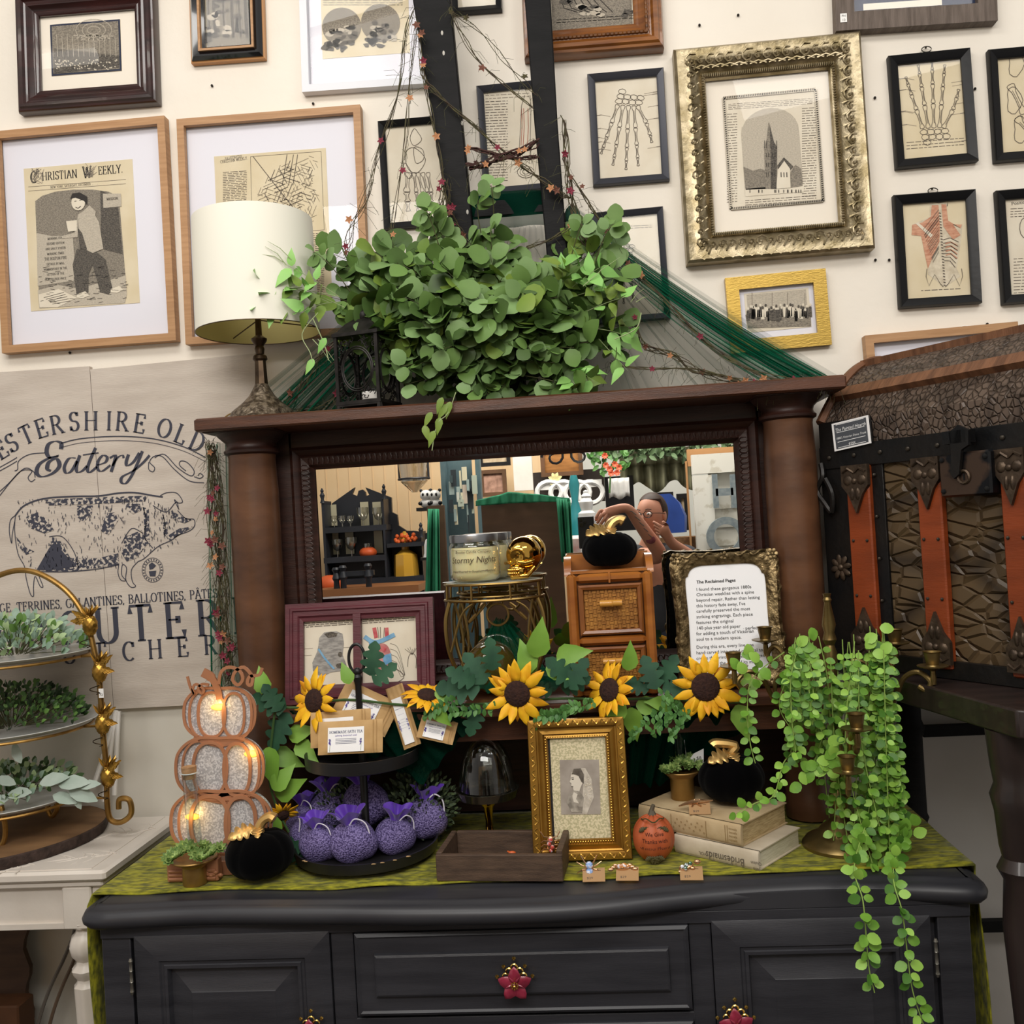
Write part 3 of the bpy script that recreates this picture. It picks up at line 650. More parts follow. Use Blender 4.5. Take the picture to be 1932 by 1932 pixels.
pic('framed_picture', 'hand bones pointing down in a pewter-black frame left of the church picture', [(1107, 139), (1252, 127), (1264, 339), (1120, 351)], .018, sc_prof(W2(14), .018, BEV), M_pew, None, 0, 'full', art_hand(1184, 228, 84, -1, 0, 0, .06), pm=PAPER2, group='anatomy pages in black frames')
def _orn(t, W, H, M):
    b = MB(M_champ); n = 17
    for s in (-1, 1):
        for i in range(n):
            f = -1 + 2 * (i + .5) / n
            for (x, z, hz) in ((f * (W / 2 - .03), s * (H / 2 - .037), 1), (s * (W / 2 - .037), f * (H / 2 - .03), 0)):
                k = .013 if i % 3 else .017; g = .9 if i % 2 else 1.3
                b.tube([(x + k * g * (1 - j / 9) * cos(j * .8 + s) , -.043 - .003 * (j % 2), z + k * g * (1 - j / 9) * sin(j * .8 + s)) for j in range(9)], .0028, 5)
                b.ball((x, -.043, z), (.005, .006, .005), 6, 4)
                b.tube([(x - .02, -.038, z - .018), (x, -.042, z - .022 + .01 * s), (x + .02, -.038, z - .018)], .0022, 4)
    b.build('carved_scrolls', t, world=False)
    b = MB(M_champ); w, h = W - .138, H - .138; m = 62
    for s in (-1, 1):
        for i in range(m): b.ball((-w / 2 + w * i / (m - 1), -.03, s * h / 2), (.0026, .005, .0052), 6, 4)
        for i in range(m): b.ball((s * w / 2, -.03, -h / 2 + h * i / (m - 1)), (.0052, .005, .0026), 6, 4)
    b.build('beading', t, world=False)
pic('framed_picture', 'church engraving in a big ornate champagne gold frame', [(1272, 92), (1622, 61), (1652, 466), (1295, 499)], .045, sc_prof(W2(58), .045, ((0, 0), (0, .8), (.08, .95), (.2, .9), (.45, 1), (.7, .7), (.82, .45), (.86, .62), (.96, .5), (1, .3))), M_champ, MATC, 0, [(1366, 185), (1538, 170), (1553, 379), (1378, 395)], art_church, pm=PAPER2, group='framed prints on the wall', extra=_orn)
pic('framed_picture', 'black frame partly veiled by green tulle, right of the leafy bouquet', [(1114, 401), (1256, 389), (1261, 600), (1132, 612)], .018, sc_prof(W2(12), .018, BEV), M_pew, None, 0, 'full', art_stub, pm=PAPER2, group='anatomy pages in black frames')
pic('framed_picture', 'small bright gold frame with a crowd engraving under the church picture', [(1367, 525), (1558, 507), (1568, 650), (1380, 668)], .018, sc_prof(W2(24), .018, FLAT), M_goldf, MATB, 0, [(1404, 554), (1526, 543), (1530, 617), (1409, 628)], art_crowd, pm=PAPER2, group='framed prints on the wall')
pic('framed_picture', 'left hand bones pointing up in a black frame, right of the church picture', [(1676, 105), (1831, 89), (1847, 303), (1692, 317)], .022, sc_prof(W2(17), .022, BEV), M_black, None, 0, 'full', art_hand(1760, 212, 88, 1, 0, 3, -.05), pm=PAPER, group='anatomy pages in black frames')
pic('framed_picture', 'black frame with loose bone drawings cut by the right picture edge, upper row', [(1862, 93), (2017, 80), (2035, 292), (1881, 305)], .022, sc_prof(W2(17), .022, BEV), M_black, None, 0, 'full', art_skull_l, pm=PAPER, group='anatomy pages in black frames')
pic('framed_picture', 'back muscles drawing in a black frame under the upward hand bones', [(1685, 368), (1841, 356), (1854, 571), (1699, 581)], .022, sc_prof(W2(17), .022, BEV), M_black, None, 0, 'full', art_torso, pm=PAPER, group='anatomy pages in black frames')
pic('framed_picture', 'black frame with a text page cut by the right picture edge, lower row', [(1877, 359), (2033, 347), (2050, 562), (1896, 574)], .022, sc_prof(W2(17), .022, BEV), M_black, None, 0, 'full', art_text, pm=PAPER2, group='anatomy pages in black frames')
pic('framed_picture', 'light oak frame with blank blue-white sheet behind the domed trunk', [(1638, 632), (1925, 608), (1945, 980), (1655, 1005)], .028, sc_prof(W2(15), .028, FLAT), M_oak, None, 0, 'full', None, pm=MATB, group='framed prints on the wall')
# hanging hooks and stray nails
for i, (x, y) in enumerate(((400, 164), (591, 198), (1320, 50), (1393, 31), (1651, 187), (1652, 493), (1678, 493), (1840, 170), (1863, 614), (132, 668))):
    c = P(x, y, YW - .004); b = MB(mt('dark_nail', '2c2825', .5, metal=.6)); b.ball((0, 0, 0), (.0035, .004, .0035), 7, 5); b.M = None
    o = b.build('wall_nail', label='tiny dark nail head in the bare white wall', cat='nail', group='nails left in the wall'); o.location = c
for i, (x, y, lab) in enumerate(((1748, 93, 'small wire picture hook above the upward hand bones'), (1760, 360, 'small wire picture hook above the back muscles drawing'), (1820, 620, 'white picture hook above the frame behind the trunk'))):
    c = P(x, y, YW - .01); b = MB(mt('hook_steel', '55504a', .4, metal=.8) if i < 2 else M_white)
    b.tube([c + Vector((.012 * cos(a), 0, .007 * sin(a))) for a in [k * .5 for k in range(13)]], .0013, 5); b.ball(c + Vector((0, .004, .006)), .003, 6, 4)
    b.build('picture_hook', label=lab, cat='hook')
# ---------------------------------------------------------------- pig sign
YS = 2.412
qs = pl(YS); zs = lambda x, y: qs(x / 3.22, 640 + y / 3.22); zt = lambda x, y: qs(x / 3.45, 1050 + y / 3.45)
M_sign = mt('greige_board', 'cdc2b6', .7, col2='beb2a6', vs=5, st=(1, 1, 5), bump=.2)
SINK = mt('navy_ink', '3d3e4b', .7); SHATCH = mt('worn_navy_ink', '3d3e4b', .7, col2='c6bbaf', vs=120, lo=.5, hi=.56)
t = thing('wall_sign', 'tall greige wooden sign with a spotted pig and Eatery lettering', 'sign', loc=P(200, 1340, YS))
b = MB(M_sign); b.prism([qs(-330, 724), qs(168.5, 691), qs(214, 1338), qs(-290, 1375)], YS, YS + .016); b.build('plank', t)
b = MB(M_sign); b.prism([qs(170, 697), qs(480, 667), qs(520, 1322), qs(215, 1338)], YS, YS + .016); b.build('plank', t)
b = MB(SINK); y1, y2 = YS - .0012, YS - .0018
L = [('E', 2, 848), ('S', 22, 835), ('T', 50, 820), ('E', 78, 808), ('R', 107, 801), ('S', 140, 795), ('H', 172, 794), ('I', 206, 794), ('R', 231, 795), ('E', 264, 799), ('O', 311, 808), ('L', 342, 819), ('D', 373, 833)]
L = [('C', -110, 935), ('H', -75, 900), ('C', -18, 865)][:0] + L
sg = (Vector(qs(0, 900)) - Vector(qs(1, 900))).length
for i, (ch, x, y) in enumerate(L):
    a_, c_ = L[max(0, i - 1)], L[min(len(L) - 1, i + 1)]; p0, p1 = qs(a_[1], a_[2]), qs(c_[1], c_[2]); an = atan2(p1[1] - p0[1], p1[0] - p0[0])
    h = 33 * sg; px_, pz = qs(x, y); b.text(ch, px_ + sin(an) * h / 2, pz - cos(an) * h / 2, h, y1, 'c', ang=an, mode='serif')
p0, p1 = qs(0, 1150), qs(400, 1122); an = atan2(p1[1] - p0[1], p1[0] - p0[0])
b.text('EAGE, TERRINES, GALANTINES, BALLOTINES, PÂTÉS'.replace('É', 'E'), *qs(-22, 1157), 15.5 * sg, y1, 'l', ang=an, mode='serif', wx=.94)
for ch, x, y in (('H', -62, 1240), ('A', 8, 1229), ('R', 72, 1224), ('C', 136, 1219), ('U', 204, 1213), ('T', 268, 1208), ('E', 332, 1203), ('R', 396, 1198), ('I', 450, 1194)): b.text(ch, *qs(x, y), 62 * sg, y1, 'c', ang=an, mode='serif')
for ch, x, y in (('U', 132, 1252), ('T', 190, 1248), ('C', 244, 1246), ('H', 294, 1242), ('E', 346, 1238), ('R', 398, 1234)): b.text(ch, *qs(x, y), 33 * sg, y1, 'c', ang=an, mode='serif')
# script word: thick downstrokes
def scr(pts, w=24, z=zs, nib=.18): b.ribbon([z(*p) for p in spline(pts, 6)], w / 3.22 * sg, y1, nib=nib)
scr([(372, 668), (372, 632), (335, 620), (295, 640), (285, 690), (310, 722), (355, 708), (300, 722), (240, 760), (224, 810), (255, 835), (320, 815), (362, 770), (345, 728), (300, 745), (288, 785), (310, 800)], 26)
scr([(462, 722), (420, 725), (392, 775), (402, 812), (435, 800), (470, 740)], 20); scr([(486, 705), (466, 770), (470, 806), (500, 800), (530, 770)], 20)
scr([(582, 660), (548, 735), (532, 790), (548, 808), (590, 775)], 20); scr([(505, 703), (600, 690)], 8, nib=.9)
scr([(592, 765), (640, 748), (652, 718), (626, 706), (598, 740), (594, 785), (620, 802), (672, 765)], 19)
scr([(668, 722), (700, 705), (700, 730), (676, 806)], 20); scr([(684, 770), (715, 720), (745, 705), (752, 722)], 14)
scr([(782, 700), (768, 745), (775, 768), (812, 745), (848, 690)], 20); scr([(866, 680), (838, 750), (800, 830), (765, 875), (738, 868), (745, 835), (810, 800), (870, 750), (910, 705)], 19)
for dz in (0, 26): b.ribbon([zs(x, y + dz) for x, y in spline([(372, 632), (480, 606), (640, 592), (800, 592), (960, 610), (1120, 655), (1250, 718)], 6)], (6 if dz == 0 else 3) / 3.22 * sg, y1)
for dz in (0, 22): b.ribbon([zs(x, y + dz) for x, y in spline([(105, 718), (60, 745), (-40, 800)], 6)], 5 / 3.22 * sg, y1)
for S_ in ([(275, 690), (180, 700), (115, 740), (108, 790), (90, 800)], [(215, 850), (190, 865), (172, 840), (195, 800), (150, 785), (80, 850), (0, 950)], [(215, 840), (200, 800), (130, 800), (60, 870), (0, 925)],
    [(905, 745), (905, 790), (930, 805), (940, 780), (910, 745), (940, 710), (990, 715), (1060, 790), (1150, 860), (1240, 872)], [(940, 720), (1000, 700), (1080, 780), (1160, 830), (1180, 800), (1140, 750), (1100, 740), (1092, 765), (1130, 800)], [(1180, 835), (1215, 845), (1235, 830), (1215, 815), (1205, 830)]):
    b.ribbon([zs(*p) for p in spline(S_, 6)], 5 / 3.22 * sg, y1)
b.build('lettering', t, smooth=0)
b = MB(SINK); W_ = 6 / 3.22 * sg
top = [(95, 1070), (150, 1010), (270, 968), (450, 955), (600, 952), (720, 935), (820, 932), (930, 950), (990, 958)]
b.ribbon([zs(*p) for p in spline(top, 5)], W_ * 1.5, y1)
for S_ in ([(975, 950), (1015, 932), (1075, 935), (1110, 985), (1085, 995), (1060, 975), (1088, 1035)], [(930, 1010), (1010, 1050), (1070, 990), (1085, 1030)], [(1080, 1040), (1130, 1090), (1178, 1094), (1182, 1135), (1150, 1165), (1085, 1190), (1040, 1222), (960, 1260), (880, 1330), (840, 1350)],
    [(840, 1350), (800, 1400), (805, 1470), (825, 1500), (795, 1505), (765, 1460), (770, 1390), (745, 1370), (740, 1430), (765, 1465), (735, 1462), (718, 1420), (722, 1370)], [(722, 1370), (600, 1395), (430, 1412), (270, 1412), (205, 1400)],
    [(95, 1070), (90, 1160), (110, 1300), (150, 1380), (160, 1450), (185, 1545), (205, 1560), (205, 1500), (215, 1440), (245, 1500), (262, 1500), (235, 1430), (240, 1400)], [(95, 1070), (65, 1100), (58, 1170), (72, 1240), (75, 1190), (90, 1110)],
    [(870, 1020), (890, 1100), (880, 1200), (930, 1270)], [(990, 1060), (1005, 1130), (1000, 1200)], [(300, 1200), (380, 1200), (450, 1290), (480, 1390)], [(740, 1240), (800, 1150), (870, 1180)]):
    b.ribbon([zs(*p) for p in spline(S_, 5)], W_ * .8, y1)
b.m(SHATCH)
for S_ in ([(160, 1080), (230, 1050), (290, 1100), (330, 1160), (270, 1180), (190, 1150)], [(470, 1010), (560, 1010), (560, 1060), (510, 1110), (470, 1080)], [(610, 1140), (650, 1060), (700, 1050), (720, 1100), (660, 1190), (620, 1170)], [(770, 1000), (850, 1000), (860, 1040), (810, 1062), (775, 1040)],
    [(270, 1410), (320, 1200), (370, 1230), (430, 1330), (600, 1330), (720, 1300), (725, 1370), (450, 1410)], [(100, 1200), (150, 1260), (210, 1290), (160, 1310), (115, 1260)], [(1010, 1200), (1090, 1150), (1180, 1135), (1100, 1185), (1030, 1225)], [(1040, 1040), (1110, 1080), (1170, 1095), (1120, 1120), (1050, 1090)],
    [(740, 1300), (760, 1200), (860, 1160), (900, 1240), (830, 1330), (770, 1350)], [(270, 975), (600, 960), (900, 950), (880, 985), (600, 1000), (300, 1010)], [(870, 1020), (905, 1030), (910, 1230), (880, 1200)], [(985, 1070), (1015, 1070), (1020, 1200), (995, 1190)]): b.face([zs(*p) for p in S_], y1)
b.m(SINK)
b.face([zs(*p) for p in ((300, 1270), (335, 1230), (400, 1310), (470, 1380), (300, 1405), (225, 1400))], y2)
random.seed(3)
for i in range(420):
    x = rnd(110, 1080); yt = 965 if x < 900 else 960 + (x - 900) * .45; yb = 1395 - max(0, x - 700) * .42; v = random.random() ** .7
    y = yb - (yb - yt) * (v ** 2.2 if random.random() < .7 else 1 - v ** 2 * .4)
    if (x < 150 and y > 1330) or y > yb - 6: continue
    k = rnd(8, 26); a = rnd(1.1, 1.9); b.ribbon([zs(x, y), zs(x + k * cos(a), y + k * sin(a))], rnd(2, 4.5) / 3.22 * sg, y2)
for r in (64, 46): b.ribbon([zs(928 + r * cos(a), 1402 + 1.16 * r * sin(a)) for a in [k * .3 for k in range(22)]], 3 / 3.22 * sg, y1)
for k in range(22): a = k * 2 * pi / 22; b.ribbon([zs(928 + 50 * cos(a), 1402 + 58 * sin(a)), zs(928 + 60 * cos(a), 1402 + 69 * sin(a))], 6 / 3.22 * sg, y1)
for S_ in ([(905, 1370), (925, 1355), (950, 1375), (930, 1395), (910, 1400)], [(905, 1410), (950, 1405), (945, 1440), (912, 1440)]): b.face([zs(*p) for p in S_], y1)
b.build('pig_print', t, smooth=0)

# ---------------------------------------------------------------- wooden overmantel with looking glass
DW = mt('dark_mahogany', '3c221a', .42, col2='2a1712', vs=6, st=(1, 1, 12), bump=.15)
DWH = mt('dark_mahogany_long', '5a3624', .38, col2='42271b', vs=6, st=(1.2, 14, 14), bump=.15)
CW = mt('column_veneer', '69462f', .35, col2='452c1e', vs=7, st=(1, 1, 2.2), lo=.3, hi=.7, bump=.2, bs=14)
ZT = .842      # sideboard top
mt_ = thing('overmantel', 'antique dark wooden overmantel with round columns and a wide looking glass', 'overmantel', loc=P(985, 1530, 2.3))
FY = 2.13
sl, sr = P(365, 803, FY), P(1598, 720, FY); zs0 = (sl.z + sr.z) / 2
b = MB(DWH); b.box(((sl.x + sr.x) / 2, (FY + 2.41) / 2, zs0 + .001), (sr.x - sl.x, 2.41 - FY, .03), bev=.004); b.build('shelf', mt_)
ZS = zs0 + .016
zl = 1.16; LX0, LX1 = P(437, 1000, 2.24).x, P(1542, 950, 2.24).x
cz1 = P(483, 858, 2.24).z
for px in (483, 1495):
    cx = P(px, 1000 if px < 900 else 940, 2.24).x
    b = MB(CW); b.lathe([(.055, zl), (.058, zl + .2), (.059, zl + .5), (.055, cz1 - .01), (.057, cz1)], (cx, 2.24, 0), 32); c = b.build('column', mt_)
    b = MB(DW); b.lathe([(.056, cz1 - .002), (.064, cz1 + .003), (.065, cz1 + .009), (.06, cz1 + .014), (.058, cz1 + .02), (.06, cz1 + .028), (.078, cz1 + .045), (.082, cz1 + .05)], (cx, 2.24, 0), 32); b.box((cx, 2.24, (cz1 + .05 + zs0 - .014) / 2), (.17, .17, zs0 - .014 - cz1 - .05)); b.build('capital', mt_)
    b = MB(CW); b.lathe([(.058, ZT + .009), (.06, ZT + .05), (.056, ZT + .06), (.056, zl + .001)], (cx, 2.24, 0), 24); b.build('lower_column', mt_)
b = MB(DWH); b.box(((LX0 + LX1) / 2, 2.21, zl - .014), (LX1 - LX0 - .24, .26, .028), bev=.005); b.build('ledge', mt_)
b = MB(DWH); b.box(((LX0 + LX1) / 2, 2.12, zl - .055), (LX1 - LX0 - .25, .03, .05)); b.build('apron_rail', mt_)
b = MB(DW); b.box(((LX0 + LX1) / 2, 2.385, (ZT + ZS) / 2), (LX1 - LX0, .03, ZS - ZT - .01)); b.build('back_board', mt_)
mL, mR, mT_, mB = -.651, .363, 1.722, P(850, 1247, YM).z
b = MB(DW)
def fr(x0, x1, z0, z1, y0, y1): b.box(((x0 + x1) / 2, (y0 + y1) / 2, (z0 + z1) / 2), (x1 - x0, y1 - y0, z1 - z0))
fr(LX0 + .06, mL - .055, zl, zs0 - .014, 2.29, 2.37); fr(mR + .055, LX1 - .06, zl, zs0 - .014, 2.29, 2.37); fr(mL - .06, mR + .06, mT_ + .045, zs0 - .014, 2.29, 2.37); fr(mL - .06, mR + .06, zl, mB - .02, 2.29, 2.37)
fr(LX0 + .06, mL - .1, zl, zs0 - .014, 2.28, 2.29); fr(mR + .1, LX1 - .06, zl, zs0 - .014, 2.28, 2.29)
b.build('surround', mt_)
b = MB(DW); b.M = Matrix.Translation(((mL + mR) / 2, 2.31, (mT_ + mB) / 2)); W_, H_ = mR - mL + .11, mT_ - mB + .1
b.mould(W_, H_, [(0, 0), (0, .034), (.008, .04), (.016, .036), (.022, .028), (.026, .032), (.044, .028), (.048, .02), (.055, .014)])
n = 40
for s in (-1, 1):
    for i in range(n): b.tube([((s * (W_ / 2 - .035)) + .011 * cos(a), -.031, -H_ / 2 + .05 + (H_ - .1) * i / (n - 1) + .0065 * sin(a)) for a in [k * 1.05 for k in range(6)]], .0016, 4, loop=True)
    for i in range(80): b.tube([(-W_ / 2 + .05 + (W_ - .1) * i / 79 + .006 * cos(a), -.031, s * (H_ / 2 - .035) + .01 * sin(a)) for a in [k * 1.05 for k in range(6)]], .0016, 4, loop=True)
b.build('mirror_moulding', mt_)
b = MB(mt('looking_glass', 'e4e6e4', .0, metal=1)); b.box(((mL + mR) / 2, YM + .003, (mT_ + mB) / 2), (mR - mL + .01, .006, mT_ - mB + .01)); b.build('mirror_glass', mt_)

# ---------------------------------------------------------------- black easel posts and crossbar
M_blk = mt('worn_black_paint', '0b0b0c', .6, col2='141314', vs=7, st=(1, 1, 5), bump=.2, spec=.2)
t = thing('display_easel', 'black painted wooden easel with two tall posts rising behind the bouquet', 'easel', loc=P(985, 700, 2.31))
b = MB(M_blk)
def post(pp, y, y1):
    b = MB(M_blk); R = []
    for x0, x1, py in pp:
        a, c = P(x0, py, y), P(x1, py, y); z = (a.z + c.z) / 2; R.append([(a.x, y, z), (c.x, y, z), (c.x, y1, z), (a.x, y1, z)])
    b.rings(R); return b
post([(766, 842, -120), (779, 850, 0), (817, 872, 232), (850, 893, 440), (880, 915, 640), (892, 930, 756)], 2.27, 2.305).build('post', t, bevel=.003)
b = MB(mt('dark_grey_edge', '2b2a2c', .5)); R = []
post([(993 - 12, 1030, -120), (990, 1039, 0), (1008, 1052, 232), (1028, 1068, 440), (1042, 1080, 620), (1052, 1089, 752)], 2.27, 2.30).build('post', t, bevel=.003)
a, c = P(885, 392, 2.3), P(1040, 388, 2.3); b = MB(M_blk); b.box(((a.x + c.x) / 2, 2.305, a.z), (c.x - a.x, .02, .05)); b.build('crossbar', t)
b = MB(mt('paint_fleck', 'b9b5ad', .6))
for x, y in ((834, 62), (837, 100), (872, 232), (882, 400)): b.ball(P(x, y, 2.2695), (.003, .0008, .006), 6, 4)
b.build('paint_flecks', t, kind='stuff')

# ---------------------------------------------------------------- green tulle tent
TUL = tulle('green_tulle', '1c7052', .31); TULL = tulle('thin_green_tulle', '4d7a69', .08); TULD = tulle('dense_green_tulle', '0a3a2c', .72)
def drape(name, parent, A, B, m, nu=60, nv=20, amp=.018, fr=9, sagz=.0, seed=1, yo=(0, 0)):
    """pleated sheet between two pixel lines (start line A, end line B), each point (px,py,y)"""
    rg = random.Random(seed); ph = [rg.uniform(0, 6.28) for _ in range(4)]
    A = [P(*p) for p in A]; B = [P(*p) for p in B]
    def ln(L, u):
        k = u * (len(L) - 1); i = min(int(k), len(L) - 2); return L[i].lerp(L[i + 1], k - i)
    def fn(u, v):
        a, c = ln(A, u), ln(B, u); p = a.lerp(c, v); w_ = .35 + .65 * v
        p.y += amp * w_ * (sin(fr * 2 * pi * u + ph[0]) + .5 * sin(fr * 4.3 * u * pi + ph[1])); p.z += -sagz * 4 * v * (1 - v) + amp * .4 * w_ * sin(fr * 3.1 * pi * u + ph[2]); return p
    b = MB(m); b.grid(fn, nu, nv); return b.build(name, parent, smooth=60)
t = thing('tulle_drape', 'sheer green tulle tied at the posts and spread like a tent over the shelf', 'drape', loc=P(985, 700, 2.33))
drape('right_fall', t, [(1082, 398, 2.33), (1090, 430, 2.32)], [(1572, 716, 2.30), (1500, 722, 2.27)], TUL, amp=.012, fr=7, sagz=.02)
drape('right_veil', t, [(1078, 386, 2.34), (1098, 470, 2.34)], [(1580, 712, 2.36), (1180, 752, 2.36)], TULL, amp=.02, fr=12, sagz=.01, seed=2)
drape('right_gather', t, [(1088, 412, 2.31), (1100, 452, 2.3)], [(1540, 702, 2.27), (1440, 722, 2.25)], TUL, amp=.009, fr=5, sagz=.025, seed=5)
drape('left_fall', t, [(862, 430, 2.33), (892, 500, 2.32)], [(415, 800, 2.32), (640, 792, 2.34)], TULL, amp=.02, fr=10, sagz=.0, seed=3)
drape('left_gather', t, [(880, 470, 2.32), (900, 520, 2.32)], [(480, 792, 2.3), (660, 786, 2.32)], TUL, amp=.02, fr=8, sagz=-.02, seed=4)
drape('band', t, [(872, 362, 2.29), (1052, 358, 2.29)], [(886, 432, 2.30), (1058, 424, 2.30)], TULD, nu=14, amp=.006, fr=1.5, seed=6)
drape('back_veil', t, [(900, 430, 2.36), (1060, 425, 2.36)], [(650, 782, 2.38), (1200, 745, 2.38)], TULL, amp=.02, fr=14, seed=7)
drape('side_fall', t, [(388, 838, 2.30), (440, 834, 2.26)], [(395, 1312, 2.30), (452, 1308, 2.26)], TUL, nu=40, amp=.012, fr=3, seed=8)
b = MB(mt('tulle_knot', '123f31', .8)); b.ball(P(1080, 410, 2.31), (.02, .015, .03), 10, 8); b.build('knot', t)

# ---------------------------------------------------------------- dried vine garlands with paper blossoms
VM = mt('vine_brown', '3a2c20', .8, col2='4d4a2a', vs=40); VR = mt('vine_red_brown', '3b1d18', .8); VG = mt('moss_fibre', '4b4a2c', .9, col2='2f2f1e', vs=60)
BLR = mt('crimson_blossom', '7a2538', .7); BLO = mt('apricot_blossom', 'b17c55', .7); BLB = mt('brown_blossom', '6d4334', .7)
_bl = {}
def blossom(parent, p, m, s=.0085):
    k = m.name
    if k not in _bl:
        b = MB(m)
        for i in range(5):
            a = i * 1.257; b.leaf((0, 0, 0), (cos(a), -.5, sin(a)), (0, -1, 0), .012, .008, 'long', .2, .3)
        b.ball((0, 0, 0), .003, 6, 4); o = b.build('blossom', parent, world=False); _bl[k] = o
    else:
        o = _bl[k].copy(); COL.objects.link(o); o.parent = parent
    I = mw(parent).inverted() @ p; o.matrix_local = Matrix.Translation(I) @ Matrix.Rotation(rnd(0, 6), 4, 'Y') @ Matrix.Rotation(rnd(-.6, .6), 4, 'X') @ Matrix.Scale(s / .011 * rnd(.8, 1.2), 4)
def garland(label, runs, fuzz=60, blooms=14, seed=1, m=None, pal=None, name='vine_garland'):
    random.seed(seed); c0 = runs[0][0][0]
    t = thing(name, label, 'vine garland', loc=P(*c0), group='dried vine garlands')
    b = MB(m or VM); allp = []
    for pts, n, rad, r in runs:
        P3 = [P(*p) for p in pts]; sp = [Vector(p) for p in spline([tuple(p) for p in P3], 7)]; allp += sp
        for k in range(n):
            ph = rnd(0, 6.28); fq = rnd(.25, .7); rr = rad * rnd(.3, 1)
            b.tube([p + Vector((rr * cos(ph + i * fq), .6 * rr * sin(ph + i * fq), rr * sin(ph * 2 + i * fq * .8))) + Vector((rnd(-1, 1), rnd(-1, 1), rnd(-1, 1))) * r * .8 for i, p in enumerate(sp)], r * rnd(.7, 1.2), 4)
    b.build('stems', t)
    b = MB(VG)
    for i in range(fuzz):
        p = random.choice(allp) + Vector((rnd(-.008, .008), rnd(-.01, .005), rnd(-.008, .008))); d = Vector((rnd(-1, 1), rnd(-.6, .3), rnd(-1.2, .5))).normalized(); L = rnd(.015, .05)
        b.tube([p, p + d * L * .5 + Vector((rnd(-1, 1), 0, rnd(-1, 1))) * L * .2, p + d * L + Vector((0, 0, -L * .3))], .00045, 3)
    b.build('fibres', t, kind='stuff')
    for i in range(blooms): blossom(t, random.choice(allp) + Vector((rnd(-.01, .01), -.012, rnd(-.012, .008))), random.choice(pal or (BLR, BLR, BLO, BLB)))
    return t
y = 2.25
garland('thin dried vine strands slanting down from the left post to the leafy bouquet', [([(778, 20, y), (757, 130, y), (725, 260, y), (690, 370, y), (662, 440, y), (650, 482, y)], 5, .012, .0009), ([(786, 40, y), (775, 150, y), (765, 260, y), (748, 370, y), (735, 470, y), (725, 540, y)], 4, .010, .0009), ([(790, 60, y), (798, 140, y), (818, 235, y), (835, 330, y), (828, 390, y)], 4, .006, .001)], 120, 16, 2)
garland('double dried vine looping between the tops of the two posts', [([(848, 12, y), (870, 60, y), (900, 110, y), (950, 160, y), (1008, 205, y)], 3, .006, .0012), ([(848, 12, y), (890, 50, y), (940, 100, y), (985, 150, y), (1012, 180, y)], 2, .006, .0009)], 40, 4, 3, pal=(BLB, VM))
garland('long mossy vine crossing both posts then following the tulle to the right', [([(795, 120, y), (812, 165, y), (870, 215, y), (920, 262, y), (985, 312, y), (1040, 352, y), (1075, 375, y)], 5, .006, .0014), ([(1062, 225, y), (1068, 300, y), (1078, 370, y), (1092, 430, y), (1120, 470, y)], 9, .012, .0014), ([(1075, 330, y), (1110, 385, y), (1150, 440, y), (1190, 505, y), (1250, 565, y), (1310, 620, y), (1370, 675, y), (1430, 705, 2.22), (1500, 716, 2.2), (1562, 716, 2.18)], 5, .008, .0013), ([(1085, 420, y), (1040, 450, y), (985, 472, y)], 4, .004, .0013)], 160, 20, 4)
garland('dark red twig bundle lying flat across between the two posts', [([(884, 318, y), (920, 305, y), (970, 290, y), (1012, 268, y)], 9, .011, .002), ([(880, 278, y), (930, 290, y), (980, 300, y), (1015, 296, y)], 5, .006, .0016)], 50, 7, 5, m=VR, pal=(BLO, VR, VR), name='twig_bundle')
garland('dried vines running along the shelf to the right of the bouquet', [([(1150, 684, 2.2), (1230, 696, 2.2), (1320, 700, 2.2), (1400, 718, 2.2), (1500, 722, 2.18), (1580, 722, 2.16)], 4, .005, .0014), ([(1190, 600, y), (1215, 650, y), (1270, 672, y), (1330, 705, 2.22), (1400, 722, 2.2), (1480, 728, 2.18)], 6, .008, .0014)], 110, 12, 6, pal=(BLO, BLB, BLR))
garland('tangled vine on the tulle left of the posts reaching the lamp', [([(842, 340, y), (838, 400, y), (800, 470, y), (740, 530, y), (690, 590, 2.28), (640, 640, 2.3), (590, 700, 2.3), (540, 770, 2.3)], 8, .012, .0012), ([(850, 400, y), (870, 440, y), (890, 480, y)], 5, .008, .0012), ([(650, 735, 2.3), (600, 765, 2.3), (545, 790, 2.3)], 5, .014, .0012)], 120, 14, 7)
garland('dense tangled vine hanging beside the left column of the overmantel', [([(398, 836, 2.24), (408, 920, 2.24), (416, 1010, 2.24), (420, 1100, 2.24), (425, 1200, 2.24), (430, 1290, 2.24)], 16, .016, .0011), ([(404, 850, 2.24), (398, 950, 2.24), (408, 1080, 2.24), (416, 1180, 2.24), (440, 1215, 2.24), (428, 1240, 2.24)], 8, .014, .0009)], 260, 30, 8)

